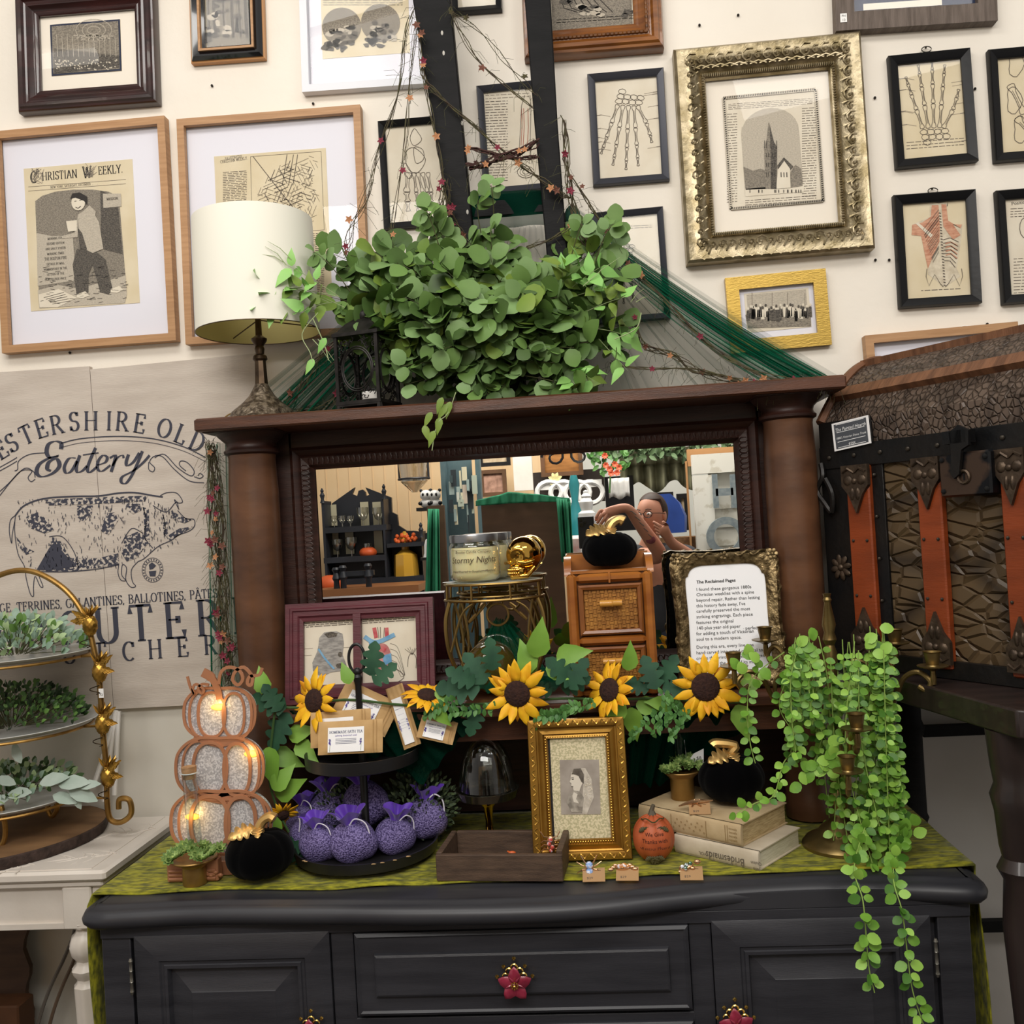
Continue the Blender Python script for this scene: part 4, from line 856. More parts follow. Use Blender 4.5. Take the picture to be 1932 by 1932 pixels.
# ---------------------------------------------------------------- table lamp
LB = P(497, 792, 2.26); lx, ly = LB.x, 2.26
BRZ = mt('antique_bronze', '5d4c3a', .35, metal=.8, col2='3f3226', vs=30); BRZL = mt('worn_bronze', '8a7d6c', .4, metal=.7, col2='4e4337', vs=80, lo=.42, hi=.58, bump=1.2, bs=90)
t = thing('table_lamp', 'table lamp with white drum shade and fluted bronze base on the shelf end', 'lamp', loc=(lx, ly, ZS))
b = MB(BRZL); b.lathe([(.085, ZS), (.086, ZS + .006), (.078, ZS + .012), (.072, ZS + .024), (.06, ZS + .034), (.045, ZS + .046), (.03, ZS + .062), (.02, ZS + .08), (.0155, ZS + .09)], (lx, ly, 0), 48, sq=lambda k: 1 + .02 * (k % 2)); b.build('base', t)
zst = P(480, 640, 2.26).z; zsb = P(476, 628, 2.26).z; ztop = P(462, 418, 2.26).z
b = MB(BRZ); b.lathe([(.0165, ZS + .085), (.0135, zst - .05)], (lx, ly, 0), 8); b.build('stem', t, smooth=0)
b = MB(BRZ); b.lathe([(.0135, zst - .055), (.018, zst - .05), (.016, zst - .042), (.01, zst - .038), (.012, zst - .025), (.01, zst - .018), (.018, zst - .006), (.019, zst), (.008, zst + .008), (.006, zst + .1)], (lx, ly, 0), 20); b.build('socket', t)
b = MB(mt('cream_shade', 'eeebdd', .8, em='fff6e0', es=.0, subs=0)); b.lathe([(.147, zsb), (.1425, ztop)], (lx, ly, 0), 64); b.f = [f for f in b.f if len(f) == 4]; b.k = b.k[:len(b.f)]
b.build('shade', t)
b = MB(mt('shade_lining', 'c9bd7e', .7)); b.lathe([(.1462, zsb + .001), (.1417, ztop - .001)], (lx, ly, 0), 64); b.f = [f for f in b.f if len(f) == 4]; b.k = b.k[:len(b.f)]; b.build('lining', t)
b = MB(BRZ); b.tube([(lx + .147 * cos(a), ly + .147 * sin(a), zsb) for a in [2 * pi * k / 48 for k in range(48)]], .0012, 5, loop=True); b.tube([(lx, ly, zsb + .03), (lx + .13, ly + .04, zsb + .012)], .0016, 5); b.tube([(lx, ly, zsb + .03), (lx - .1, ly + .1, zsb + .012)], .0016, 5); b.build('wire_rim', t)
b = MB(mt('gold_cord', '7c6236', .5)); b.tube([Vector(p) for p in spline([(lx - .06, ly + .06, ZS + .012), (lx - .09, ly + .04, ZS + .03), (lx - .12, ly + .03, ZS + .01), (lx - .14, ly + .06, ZS + .004)], 6)], .002, 5); b.build('cord', t)

# ---------------------------------------------------------------- black candle lantern
BL = mt('black_metal', '1b1917', .45, metal=.5, col2='2c2826', vs=50)
c = P(698, 782, 2.22); c.z = ZS; R = Matrix.Rotation(radians(-14), 4, 'Z')
t = thing('candle_lantern', 'black pierced metal lantern with a round window standing under the bouquet', 'lantern', M=Matrix.Translation(c) @ R)
b = MB(BL); w2 = .052; hh = .165
for sx in (-1, 1):
    for sy in (-1, 1): b.box((sx * w2, sy * w2, hh / 2 + .012), (.008, .008, hh)); b.lathe([(.008, 0), (.006, .014)], (sx * w2, sy * w2, 0), 6)
b.box((0, 0, .018), (.116, .116, .008)); b.box((0, 0, hh + .012), (.118, .118, .008)); b.box((0, -w2 - .003, .014), (.1, .004, .008)); b.build('cage', t, world=False)
for k in range(4):
    b = MB(BL); b.M = Matrix.Rotation(k * pi / 2, 4, 'Z') @ Matrix.Translation((0, -w2, .095))
    for r in (.036, .040): b.tube([(r * cos(a), 0, r * 1.3 * sin(a)) for a in [2 * pi * j / 28 for j in range(28)]], .002, 5, loop=True)
    random.seed(5)
    for i in range(110):
        x, z = rnd(-.048, .048), rnd(-.072, .072)
        if (x / .041) ** 2 + (z / .055) ** 2 > 1: b.tube([(x + .006 * cos(a + i), 0, z + .006 * sin(a + i)) for a in (0, 1.2, 2.4, 3.6)], .0012, 4)
    b.build('pierced_side', t, world=False)
b = MB(BL); b.lathe([(.082, hh + .016), (.07, hh + .022), (.05, hh + .04), (.03, hh + .052), (.012, hh + .058), (.01, hh + .07), (.004, hh + .08)], (0, 0, 0), 4, R=Matrix.Rotation(pi / 4, 3, 'Z')); b.ball((0, 0, hh + .062), .02, 12, 8); b.build('roof_cap', t, world=False)
b = MB(mt('tealight_wax', 'e9e6df', .5)); b.lathe([(.02, 0), (.021, .001), (.021, .018), (.018, .019)], P(700, 745, 2.22) - Vector((0, 0, .012)), 20); b.build('tealight', label='white tealight inside the black lantern', cat='tealight')

# ---------------------------------------------------------------- big leafy bouquet
GR = [mt('leaf_dark', '3a5225', .5, col2='48632d', vs=9), mt('leaf_mid', '577636', .5, col2='688845', vs=9), mt('leaf_grey_green', '6a8850', .5, col2='7b9a60', vs=9), mt('leaf_fresh', '788f3a', .45, col2='668236', vs=9), mt('leaf_bright', '7fb45c', .45, col2='93c56c', vs=9)]
STM = mt('leaf_stem', '4a4a2b', .6); STL = mt('pale_stem', '9aa878', .6)
random.seed(11)
t = thing('leafy_bouquet', 'big bouquet of round eucalyptus leaves spreading over the middle of the shelf', 'bouquet', loc=P(950, 756, 2.27))
pot = P(950, 756, 2.27); pot.z = ZS
b = MB(M_blk); b.lathe([(.04, ZS), (.055, ZS + .05), (.06, ZS + .1), (.055, ZS + .11)], (pot.x, 2.29, 0), 24); b.build('pot', t)
fo = MB(GR[0]); st = MB(STM)
def sprig(p0, p1, n, L, pal, shape='round', bulge=.06, gap=.25, sm=STM, wf=.95, r=.0016, leafs=2):
    p0, p1 = Vector(p0), Vector(p1); mid = (p0 + p1) / 2 + Vector((rnd(-.02, .02), -bulge * rnd(.3, 1), bulge * rnd(.5, 1.2))); C = []
    for i in range(13):
        s_ = i / 12; C.append(p0 * (1 - s_) ** 2 + mid * 2 * s_ * (1 - s_) + p1 * s_ * s_)
    st.m(sm); st.tube(C, [r * (1 - .6 * i / 12) for i in range(13)], 5)
    for k in range(n):
        s_ = gap + (1 - gap) * (k + .5) / n; i = min(11, int(s_ * 12)); p = C[i].lerp(C[i + 1], s_ * 12 - i); d = (C[i + 1] - C[i]).normalized()
        for q in range(leafs):
            a = rnd(0, 6.28) if q == 0 else a + pi * rnd(.8, 1.2)
            o = d.orthogonal().normalized(); o = (Matrix.Rotation(a, 3, d) @ o); o.y -= .35; dd = (o + d * rnd(.1, .6)).normalized()
            up = Vector((rnd(-.5, .5), -1, rnd(.1, .9))).normalized(); l_ = L * rnd(.75, 1.15)
            fo.m(random.choice(pal)); fo.leaf(p + dd * .004, dd, up, l_, l_ * wf, shape, rnd(-.02, .14), rnd(-.1, .35))
# silhouette targets (picture pixels) with depth
TG = [(605, 470), (640, 500), (670, 540), (620, 560), (700, 470), (735, 460), (700, 560), (800, 425), (810, 400), (790, 480), (850, 470), (880, 450), (925, 480), (960, 450), (1000, 500), (1040, 520), (1100, 430), (1165, 425), (1130, 470), (1090, 520), (1180, 500), (1150, 560), (1120, 620), (1190, 620), (1180, 660), (1100, 680), (1120, 730), (1060, 740), (1000, 740), (930, 745), (870, 700), (800, 700), (740, 690), (690, 640), (650, 620), (700, 700), (760, 640), (820, 600), (880, 620), (940, 640), (1000, 660), (1050, 640), (850, 540), (760, 560), (980, 560), (1080, 580), (900, 700), (960, 710), (1040, 700), (830, 660), (700, 600), (760, 500), (830, 500), (950, 520), (1030, 590), (1010, 610), (790, 590), (870, 580), (730, 620), (790, 730), (860, 740), (740, 540), (900, 560), (1080, 660), (1000, 530), (930, 600), (1150, 520), (1060, 560), (660, 580)]
for i, (x, y) in enumerate(TG):
    edge = ((x - 920) / 250) ** 2 + ((y - 600) / 150) ** 2; dy = 2.27 - .13 * max(0, 1 - edge) - rnd(-.03, .05)
    p1 = P(x, y, dy); p0 = Vector((pot.x + rnd(-.05, .05), 2.28, ZS + .09 + rnd(0, .05)))
    if y < 440: sprig(p0, p1, 5, .042, (GR[1], GR[2], GR[3]), bulge=.02, gap=.72); continue
    low = y > 640; pal = (GR[0], GR[1], GR[0], GR[2]) if low else (GR[1], GR[2], GR[1], GR[3], GR[0])
    sprig(p0, p1, 7 if edge < .8 else 8, rnd(.046, .06) if not low else rnd(.038, .048), pal, bulge=.05, gap=.35 if edge < .8 else .5)
for x, y in ((590, 475), (925, 352), (1165, 422), (800, 398), (905, 375), (1100, 425), (925, 430)): sprig(P(x + (960 - x) * .25, y + 110, 2.24), P(x, y, 2.2), 3, .036, (GR[1], GR[2]), gap=.55)
for i in range(34):
    x, y = rnd(690, 1140), rnd(560, 752); sprig((pot.x + rnd(-.1, .1), 2.27, ZS + .08), P(x, y, 2.2 - rnd(0, .05)), 4, rnd(.036, .05), (GR[0], GR[0], GR[1], GR[2]), bulge=.03, gap=.6)
# pointed bright leaves at the two sides
for x, y, x0, y0 in ((475, 520, 620, 570), (468, 575, 600, 560), (505, 540, 640, 560), (540, 500, 640, 560), (560, 540, 650, 580), (500, 590, 600, 590), (570, 590, 640, 570), (1180, 560, 1080, 600), (1140, 500, 1060, 560), (1100, 500, 1040, 560), (1200, 640, 1120, 620), (1160, 540, 1080, 560), (1185, 700, 1130, 640), (1120, 720, 1080, 690), (1090, 740, 1060, 700), (1060, 490, 1050, 560)):
    sprig(P(x0, y0, 2.2), P(x, y, 2.15), 3, .05, (GR[4], GR[4], GR[3]), 'tip', bulge=.01, gap=.3, sm=STL, wf=.55, r=.001)
# trailing runners
for pts in ([(600, 590), (570, 630), (585, 665), (592, 690)], [(590, 600), (612, 650), (620, 680)], [(860, 740), (845, 780), (825, 800), (815, 850)], [(1160, 640), (1200, 620), (1210, 590)]):
    V_ = [P(x, y, 2.12) for x, y in pts]; st.m(STL); st.tube([Vector(p) for p in spline([tuple(v) for v in V_], 5)], .0012, 5)
for x, y in ((592, 690), (615, 650), (835, 762), (842, 775), (815, 790), (850, 770), (830, 800), (800, 815), (820, 825)):
    fo.m(GR[3] if x > 700 else GR[4]); fo.leaf(P(x, y - 12, 2.12), (rnd(-.7, .3), -.1, -.8), (rnd(-.3, .3), -1, .2), .04, .018, 'tip', .12)
for (x0, y0), (x1, y1_) in (((590, 640), (625, 685)), ((600, 640), (630, 680)), ((1100, 540), (1170, 485)), ((1190, 570), (1215, 545)), ((540, 500), (500, 465)), ((535, 495), (495, 480)), ((550, 490), (505, 455)), ((1200, 570), (1222, 560))):
    st.m(STL); st.tube([P(x0, y0, 2.15), P((x0 + x1) / 2 + rnd(-4, 4), (y0 + y1_) / 2 - 4, 2.14), P(x1, y1_, 2.13)], [.0012, .001, .0004], 4)
fo.build('foliage', t, smooth=60); st.build('stems', t)
# ---------------------------------------------------------------- charcoal sideboard
CH = mt('charcoal_paint', '2a2a2f', .42, col2='35353a', vs=5, st=(1, 1, 9), bump=.08); CH2 = mt('charcoal_top', '2b2b30', .38, col2='36363a', vs=4, st=(1, 9, 1))
t = thing('sideboard', 'charcoal painted sideboard with serpentine top, two panelled doors and a middle drawer', 'sideboard', loc=(-.17, 2.12, 0)); sb = t
fp = [(-1.045, 1.86), (-1.034, 1.835), (-1.0, 1.822), (-.949, 1.825), (-.801, 1.833), (-.597, 1.822), (-.352, 1.802), (-.148, 1.797), (-.002, 1.81), (.143, 1.838), (.292, 1.858), (.437, 1.862), (.575, 1.848), (.665, 1.832), (.695, 1.838), (.706, 1.86)]
fs_ = [tuple(p) for p in spline(fp, 5)]; outl = fs_ + [(.706, 2.425), (-1.045, 2.425)]
def inset(poly, d):
    n = len(poly); o = []
    for i in range(n):
        a, p, c = Vector(poly[i - 1]), Vector(poly[i]), Vector(poly[(i + 1) % n]); tt = (c - a).normalized(); nn = Vector((-tt.y, tt.x)); o.append(p + nn * d)
    return o
b = MB(CH2); R_ = []
for d, z in ((.02, ZT - .046), (.006, ZT - .042), (-.004, ZT - .032), (-.006, ZT - .022), (.0, ZT - .011), (.010, ZT - .006), (.018, ZT - .005), (.022, ZT - .001), (.028, ZT), (.031, ZT), (.2, ZT)):
    R_.append([(p.x, p.y, z) for p in inset(outl, d)])
b.rings(R_[:-1], caps=False); fl = inset(outl, .0305)[:len(fs_)]; fl = [p for p in fl if -1.016 < p.x < .677]
fl = [Vector((-1.0145, 1.88))] + [p for p in fl if p.y < 1.905] + [Vector((.6755, 1.88))]
b.add([(p.x, p.y, ZT) for p in fl] + [(p.x, 2.4, ZT) for p in fl], [(i, i + 1, i + 1 + len(fl), i + len(fl)) for i in range(len(fl) - 1)]); b.box((-.17, 2.1, ZT - .03), (1.66, .5, .03)); b.build('top', t, smooth=40)
body = inset(outl, .052); BZ = ZT - .046
b = MB(CH); by = 1.875
b.box((-.17, (by + 2.41) / 2, .43), (1.69, 2.41 - by, .72)); b.box((-.17, by - .004, BZ - .012), (1.69, .04, .024))
b.box((-.985, by - .004, .43), (.06, .03, .72)); b.box((.645, by - .004, .43), (.06, .03, .72)); b.box((-.524, by - .004, .43), (.045, .03, .72)); b.box((.173, by - .004, .43), (.042, .03, .72)); b.box((-.175, by - .004, P(985, 1925, 1.84).z - .008), (.66, .03, .02))
b.build('carcass', t, bevel=.002)
def panel(b, x0, x1, z0, z1, y, prof):
    b.M = Matrix.Translation(((x0 + x1) / 2, y, (z0 + z1) / 2)); b.mould(x1 - x0, z1 - z0, prof); d, h = prof[-1]; w, g = (x1 - x0) / 2 - d, (z1 - z0) / 2 - d
    b.face([(-w, -g), (w, -g), (w, g), (-w, g)], -h); b.M = None
DP = [(0, 0), (0, .018), (.004, .02), (.05, .02), (.053, .016), (.058, .016), (.06, .019), (.066, .019), (.07, .006), (.074, .006), (.112, .017), (.114, .0185)]
FLW = mt('wine_enamel', '7c1c33', .35, col2='9a2c45', vs=30, coat=.5); GLD = mt('bright_gold', 'd9b45f', .22, metal=1); GLD2 = mt('soft_gold', 'cfa968', .36, metal=.7)
def flower_knob(parent, c, s=1, rot=0):
    b = MB(GLD); c = Vector(c)
    for a in (1.57, .75, 2.4, 0, 3.14):
        r = .034 if a in (1.57, 0, 3.14) else .028
        b.tube([c + Vector((cos(a) * r * .5 + .006 * cos(k), -.012, .012 + sin(a) * r * .5 + .006 * sin(k))) * 1 for k in [i * .7 for i in range(9)]], .0018, 5)
        b.ball(c + Vector((cos(a) * r, -.012, .012 + sin(a) * r)), (.004, .003, .004), 6, 4)
    b.lathe([(.006, 0), (.006, .014)], c, 8, R=Matrix.Rotation(pi / 2, 3, 'X'))
    for i in range(8): a = i * .785; b.ball(c + Vector((.006 * cos(a), -.026, .006 * sin(a))), .0022, 6, 4)
    b.ball(c + Vector((0, -.028, 0)), .0035, 8, 6)
    k = b.build('knob', parent, label='wine red flower knob on a gold filigree back')
    b = MB(FLW)
    for i in range(5): a = pi / 2 + i * 1.257 + rot; b.leaf(c + Vector((0, -.018, 0)), (cos(a), -.12, sin(a)), (0, -1, .01), .033, .024, 'oval', .12, .1)
    o = b.build('petals', k, solid=.0015); return k
for nm, x0, x1 in (('door', -.945, -.548), ('door', .195, .6)):
    b = MB(CH); panel(b, x0, x1, .14, P(430, 1764, 1.84).z - .002, 1.868, DP); d_ = b.build(nm, t, smooth=30)
    hx = x0 - .006 if x0 < 0 else x1 + .006
    for hz in (.70, .26):
        b = MB(mt('hinge_metal', '8b8880', .35, metal=.9)); b.lathe([(.0025, -.036), (.0045, -.03), (.0035, -.027), (.0035, -.012), (.0042, -.011), (.0035, -.01), (.0035, .01), (.0042, .011), (.0035, .012), (.0035, .027), (.0045, .03), (.0025, .036)], (hx, 1.845, hz), 10); b.build('hinge', d_)
    kx = P(590, 1945, 1.84) if x0 < 0 else P(1388, 1925, 1.84); flower_knob(d_, (kx.x, 1.846, kx.z - .004), rot=.1)
zc = [P(663, 1765, 1.84).z, P(673, 1922, 1.84).z]
b = MB(CH); panel(b, -.497, .15, .612, .772, 1.862, [(0, 0), (0, .016), (.006, .02), (.01, .017), (.038, .017), (.040, .024), (.044, .026)]); d_ = b.build('drawer', t, smooth=30)
kk = P(973, 1846, 1.84); flower_knob(d_, (kk.x, 1.835, kk.z))
b = MB(CH); panel(b, -.497, .15, .38, .59, 1.862, [(0, 0), (0, .016), (.006, .02), (.01, .017), (.038, .017), (.040, .024), (.044, .026)]); b.build('drawer', t, smooth=30)
b = MB(CH)
for x in (-.97, .63):
    for y in (1.9, 2.38): b.lathe([(.02, 0), (.03, .03), (.022, .05), (.03, .075)], (x, y, 0), 16)
b.build('feet', t)

# ---------------------------------------------------------------- velvet runner
VEL = mt('moss_velvet', '52540a', .8, col2='a09c1a', vs=44, st=(1, 2.4, 1), lo=.36, hi=.66, bump=1.4, bs=18, sheen=.12, detail=9); 
fr_ = [PZ(x, y, ZT) for x, y in ((190, 1692), (260, 1688), (345, 1683), (480, 1682), (600, 1681), (750, 1673), (850, 1668), (950, 1666), (1060, 1664), (1200, 1655), (1350, 1652), (1480, 1648), (1600, 1643), (1700, 1640), (1830, 1638))]
def vel(u, v):
    # u across incl. both falls, v front to back
    x = -1.10 + u * 1.86; L = -1.05; Rr = .711
    k = max(0, min(len(fr_) - 1.001, (x - fr_[0].x) / (fr_[-1].x - fr_[0].x) * (len(fr_) - 1))); i = int(k); yf = fr_[i].y + (fr_[i + 1].y - fr_[i].y) * (k - i)
    y = yf + (2.36 - yf) * v + .003 * sin(u * 40) * (1 - v); z = ZT + .003 + .0016 * sin(u * 60 + v * 9) * (1 + sin(v * 14 + u * 20)) * .6
    return Vector((x, y, z))
b = MB(VEL); us = [i / 80 for i in range(81)]
def vfull(i, v):
    s_ = i  # arclength param: 0..1
    tot = .62 + 1.76 + .62; a = s_ * tot
    k = 0
    if a < .62: u = 0; p = vel(.0269, v); return Vector((-1.053 - .006 * sin(v * 30 + a * 4), p.y + .012 * sin(a * 9), ZT + .003 - (.62 - a)))
    if a > 2.38: p = vel(.9737, v); return Vector((.713 + .006 * sin(v * 30 + a * 5), p.y + .012 * sin(a * 9), ZT + .003 - (a - 2.38)))
    x = -1.05 + (a - .62); return vel((x + 1.10) / 1.86, v)
b.grid(vfull, 150, 24); b.build('velvet_runner', solid=.003, smooth=70, label='moss green crushed velvet runner over the charcoal sideboard top', cat='table runner')

# ---------------------------------------------------------------- white table at the left
WT = mt('cream_table_paint', 'ddd5cb', .38, col2='d3cabf', vs=6, bump=.12); ZW = .85
t = thing('side_table', 'cream painted table with a turned leg at the left', 'table', loc=(-1.6, 2.2, 0))
b = MB(WT); X1 = -1.09; Yf = 2.02
b.M = None; b.box(((-2.5 + X1) / 2, (Yf + 2.42) / 2, ZW - .012), (X1 + 2.5, 2.42 - Yf, .024), bev=.006); b.box(((-2.5 + X1 - .012) / 2, (Yf + .01 + 2.42) / 2, ZW - .031), (X1 + 2.5 - .012, 2.41 - Yf, .016), bev=.004)
b.box(((-2.5 + X1) / 2 - .012, (Yf + 2.42) / 2 , ZW + .0006), (X1 + 2.5 - .05, 2.42 - Yf - .03, .002)); b.build('tabletop', t)
b = MB(WT); b.box((-1.8, Yf + .035, ZW - .085), (1.4, .02, .09)); b.box((-1.8, Yf + .028, ZW - .125), (1.4, .02, .012)); b.box((X1 - .03, 2.22, ZW - .085), (.02, .36, .09)); b.build('apron', t)
lx_ = P(158, 1720, Yf + .04).x
for (x, y) in ((lx_, Yf + .045), (lx_, 2.38)):
    b = MB(WT); b.box((x, y, ZW - .085), (.066, .066, .093), bev=.003)
    b.lathe([(.02, .0), (.021, .04), (.024, .4), (.029, .55), (.03, .585), (.024, .592), (.022, .6), (.03, .612), (.033, .622), (.024, .632), (.021, .64), (.032, .655), (.036, .675), (.03, .695), (.022, .703), (.02, .712), (.031, .718), (.033, .728), (.026, .735), (.03, .742)], (x, y, 0), 32, sq=lambda k: 1 + (.03 if k % 4 < 2 else -.03)); b.build('leg', t)
b = MB(WT); random.seed(9)
for base in ((-1.16, 2.12), (-1.15, 2.30), (-1.32, 2.06)):
    for i in range(13):
        a = -.5 + i * .09; f = i / 12; p = Vector((base[0] - .06 + f * .1, base[1] + f * .03 - .02, ZW + .0012)); d = Vector((rnd(-.05, .02), rnd(-.05, -.01) if i % 2 else rnd(.01, .05), 0)); b.tube([p, p + d * .6, p + d + Vector((-.008, 0, 0))], [.0016, .0018, .0006], 5)
b.build('relief_leaves', t)
# under the table
b = MB(mt('walnut_panel', '5b4433', .6, col2='49352a', vs=6, st=(1, 1, 6))); pp = [P(0, 1740, 2.38), P(48, 1740, 2.38)]
x0, x1 = P(-60, 1800, 2.36).x, P(52, 1800, 2.36).x; pts = [(x0, .2), (x0, .74)] + [(x1 + .008 * sin(k * 1.25) - .004, .74 - .54 * k / 24) for k in range(25)]
b.prism(pts, 2.36, 2.375); b.build('scalloped_board', label='brown board with a wavy edge standing under the cream table', cat='board')
c = P(20, 1900, 2.30); b = MB(mt('brown_box', '5c3a22', .6, col2='4b2f1c', vs=9)); b.box((c.x - .05, 2.31, .22), (.17, .07, .43), bev=.004); b.build('wooden_case', label='brown wooden case on the floor under the cream table', cat='case')
for dx, cl, lab in ((0, '6c655e', 'grey cable hanging under the cream table, left of the brown cable'), (22, '6b5848', 'brown cable hanging under the cream table, right of the grey cable')):
    b = MB(mt('cable' + cl, cl, .5)); V_ = [P(x + dx * k, y, 2.34) for x, y, k in ((142, 1740, .2), (138, 1765, .5), (120, 1810, .9), (96, 1860, 1), (78, 1910, 1), (66, 1960, 1), (62, 2010, 1))]
    b.tube([Vector(p) for p in spline([tuple(v) for v in V_], 6)], .0045, 7); b.build('cable', label=lab, cat='cable')
# white folding easel behind the tiered stand
t = thing('folding_easel', 'small white folding easel standing behind the gold tiered stand', 'easel', loc=PZ(205, 1530, ZW) if False else P(205, 1530, 2.4))
for pp in ([(219, 1340), (196, 1512)], [(224, 1342), (216, 1500)], [(222, 1342), (178, 1480)]):
    b = MB(M_white); a, c = P(*pp[0], 2.41), P(*pp[1], 2.385); c.z = max(c.z, ZW + .003); b.tube([a, c], .006, 6, flat=(0, 1, 0)); b.build('leg', t)

# ---------------------------------------------------------------- wood slab and tiered stand
SL = mt('slab_wood', '8d6c49', .6, col2='6f5238', vs=5, st=(1, 3, 1), lo=.3, hi=.7, bump=.1); BK = mt('dark_bark', '2c201b', .85, col2='463630', vs=50, bump=1.2, bs=60)
sc0 = (-1.46, 2.235); SR = .235
b = MB(BK); random.seed(4); j = [1 + rnd(-.012, .012) for _ in range(64)]
b.lathe([(SR * .985, ZW + .003), (SR, ZW + .012), (SR * .995, ZW + .026), (SR * .98, ZW + .0285)], (*sc0, 0), 64, sq=lambda k: j[k] * (1 + .03 * sin(k / 64 * 2 * pi * 3)) * .8 + .2)
t = thing('wood_slab', 'round wood slice with dark bark edge on the cream table', 'wood slab', loc=(*sc0, ZW)); b.build('bark', t)
b = MB(SL); b.lathe([(SR * .975, ZW + .02), (SR * .975, ZW + .0295)], (*sc0, 0), 64, sq=lambda k: (1 + .03 * sin(k / 64 * 2 * pi * 3)) * .8 + .2); b.build('cut_face', t)
ZB = ZW + .03
BG = mt('brushed_gold', 'b08a4c', .38, metal=.85, col2='8f6c38', vs=30); CER = mt('plate_grey_white', 'cfcfcb', .25, coat=.4)
yS = 2.23; t = thing('tiered_stand', 'gold arched three-tier plate stand with pineapple ornaments', 'tiered stand', loc=(sc0[0], yS, ZB))
ar = spline([tuple(P(x, y, yS)) for x, y in ((-110, 1300), (-100, 1200), (-70, 1130), (0, 1085), (60, 1078), (120, 1110), (158, 1160), (176, 1220), (188, 1290), (194, 1380), (201, 1450), (202, 1510), (208, 1545), (228, 1551), (247, 1536), (244, 1510), (226, 1508), (224, 1526))], 8)
b = MB(BG); b.tube([Vector(p) for p in ar], .0068, 10); b.build('arch', t)
for (cx, cy, rx) in ((10, 1243, 166), (10, 1375, 172), (10, 1510, 150)):
    c = P(cx, cy, yS); r = rx * yS / 1800
    b = MB(CER); b.lathe([(r * .5, c.z - .006), (r * .9, c.z + .002), (r, c.z + .012), (r * .985, c.z + .013), (r * .88, c.z + .005), (.01, c.z)], (c.x, yS, 0), 56); pl_ = b.build('plate', t)
    b = MB(BG); b.tube([(c.x + (r * .93) * cos(a), yS + r * .93 * sin(a), c.z - .003) for a in [2 * pi * k / 40 for k in range(40)]], .0035, 6, loop=True)
    e = P(196 if cy > 1300 else 176, cy - (10 if cy < 1500 else 18), yS); b.tube([(c.x + r * .93, yS, c.z - .003), (e.x, yS, c.z - .003)], .0035, 6); b.build('ring', t)
for pts in ([(2, 1520), (10, 1560), (6, 1590), (-14, 1605), (-30, 1590)], [(96, 1508), (90, 1525), (98, 1540), (108, 1525), (104, 1505)]):
    b = MB(BG); b.tube([Vector(p) for p in spline([tuple(P(x, y, yS - (.1 if pts[0][0] < 50 else -.05))) for x, y in pts], 6)], .006, 8); b.build('foot', t)
PG = mt('pineapple_gold', 'c79a45', .35, metal=.85, col2='8d6a2d', vs=50)
for k, (x, y) in enumerate(((170, 1180), (188, 1268), (194, 1366), (204, 1466))):
    c = P(x, y, yS - .01); b = MB(PG)
    b.ball(c, (.0165, .015, .024), 32, 24, fn=lambda th, ph: 1 + .08 * abs(sin(th * 5 + ph * 4)) * abs(sin(th * 5 - ph * 4)) * 1.6)
    for i in range(9): a = i * .7; b.leaf(c + Vector((0, 0, .02)), (cos(a) * .7, sin(a) * .5 - .2, .8), (sin(a), -1, .2), .034, .009, 'long', .2, .3)
    for i in range(3):
        for s_ in (-1, 1): b.leaf(c + Vector((0, -.008, .018 - .004 * i)), (1, -.1, .5 * s_ + .1) if k else (-1, -.1, .3 * s_ + .2), (0, -1, .1), .045 - .006 * i, .013, 'lobed', .15, .1)
    pn = b.build('pineapple', t)
    b = MB(mt('dark_wire', '3a2d1c', .4, metal=.8)); z_ = c + Vector((-.012, -.005, -.03)); b.tube([z_ + Vector((.012 * cos(q), .006 * sin(q), -.006 * q / 2)) for q in [j_ * .6 for j_ in range(14)]], .0012, 5); b.build('tendril', pn)
c = P(191, 1308, yS - .012); b = MB(mt('white_label', 'f0efec', .5)); b.box(c, (.012, .001, .022)); b.m(INK); b.text('72', c.x, c.z - .006, .006, c.y - .0012); b.build('price_sticker', t)
# greenery on the plates
FW = [mt('sage_leaf', '9fb3a3', .6, col2='86a08c', vs=9), mt('pale_leaf', 'a9c08f', .55), mt('boxwood', '3d5b2b', .5), mt('boxwood_light', '5f8340', .5), mt('lamb_ear', 'b3bfb6', .8, col2='9aaa9e', vs=14), mt('boxwood_dark', '26381f', .5)]
def heap(name, label, cx, cy, rx, h, n, L, pal, shape, seed, y=yS, ry=None, wf=.7, group=None, flat=.35):
    random.seed(seed); c = P(cx, cy, y); r = rx * y / 1800; b = MB(pal[0]); s2 = MB(STM)
    t = thing(name, label, 'greenery', loc=c, group=group)
    for i in range(n):
        a = rnd(0, 6.28); q = sqrt(random.random()); x, yy = r * q * cos(a), (ry or r) * q * sin(a); hz = h * sqrt(max(0, 1 - q * q)) * rnd(.3, 1) + .004
        p = Vector((c.x + x, y + yy, c.z + hz)); d = Vector((cos(a) * q + rnd(-.4, .4), sin(a) * q + rnd(-.6, .2), rnd(0, 1) + .2)); l_ = L * rnd(.7, 1.2)
        b.m(random.choice(pal)); b.leaf(p, d, Vector((rnd(-.4, .4), -1, rnd(.2, 1))), l_, l_ * wf, shape, rnd(0, .15), rnd(0, .4))
        if i % 6 == 0: s2.tube([(c.x + x * .3, y + yy * .3, c.z + .004), p], .0009, 4)
    b.build('foliage', t, smooth=60); s2.build('stems', t); return t
heap('faux_greenery', 'pale sage and lime leaves heaped on the top plate of the gold stand', 30, 1236, 128, .09, 430, .022, (FW[0], FW[0], FW[1], FW[3]), 'round', 1)
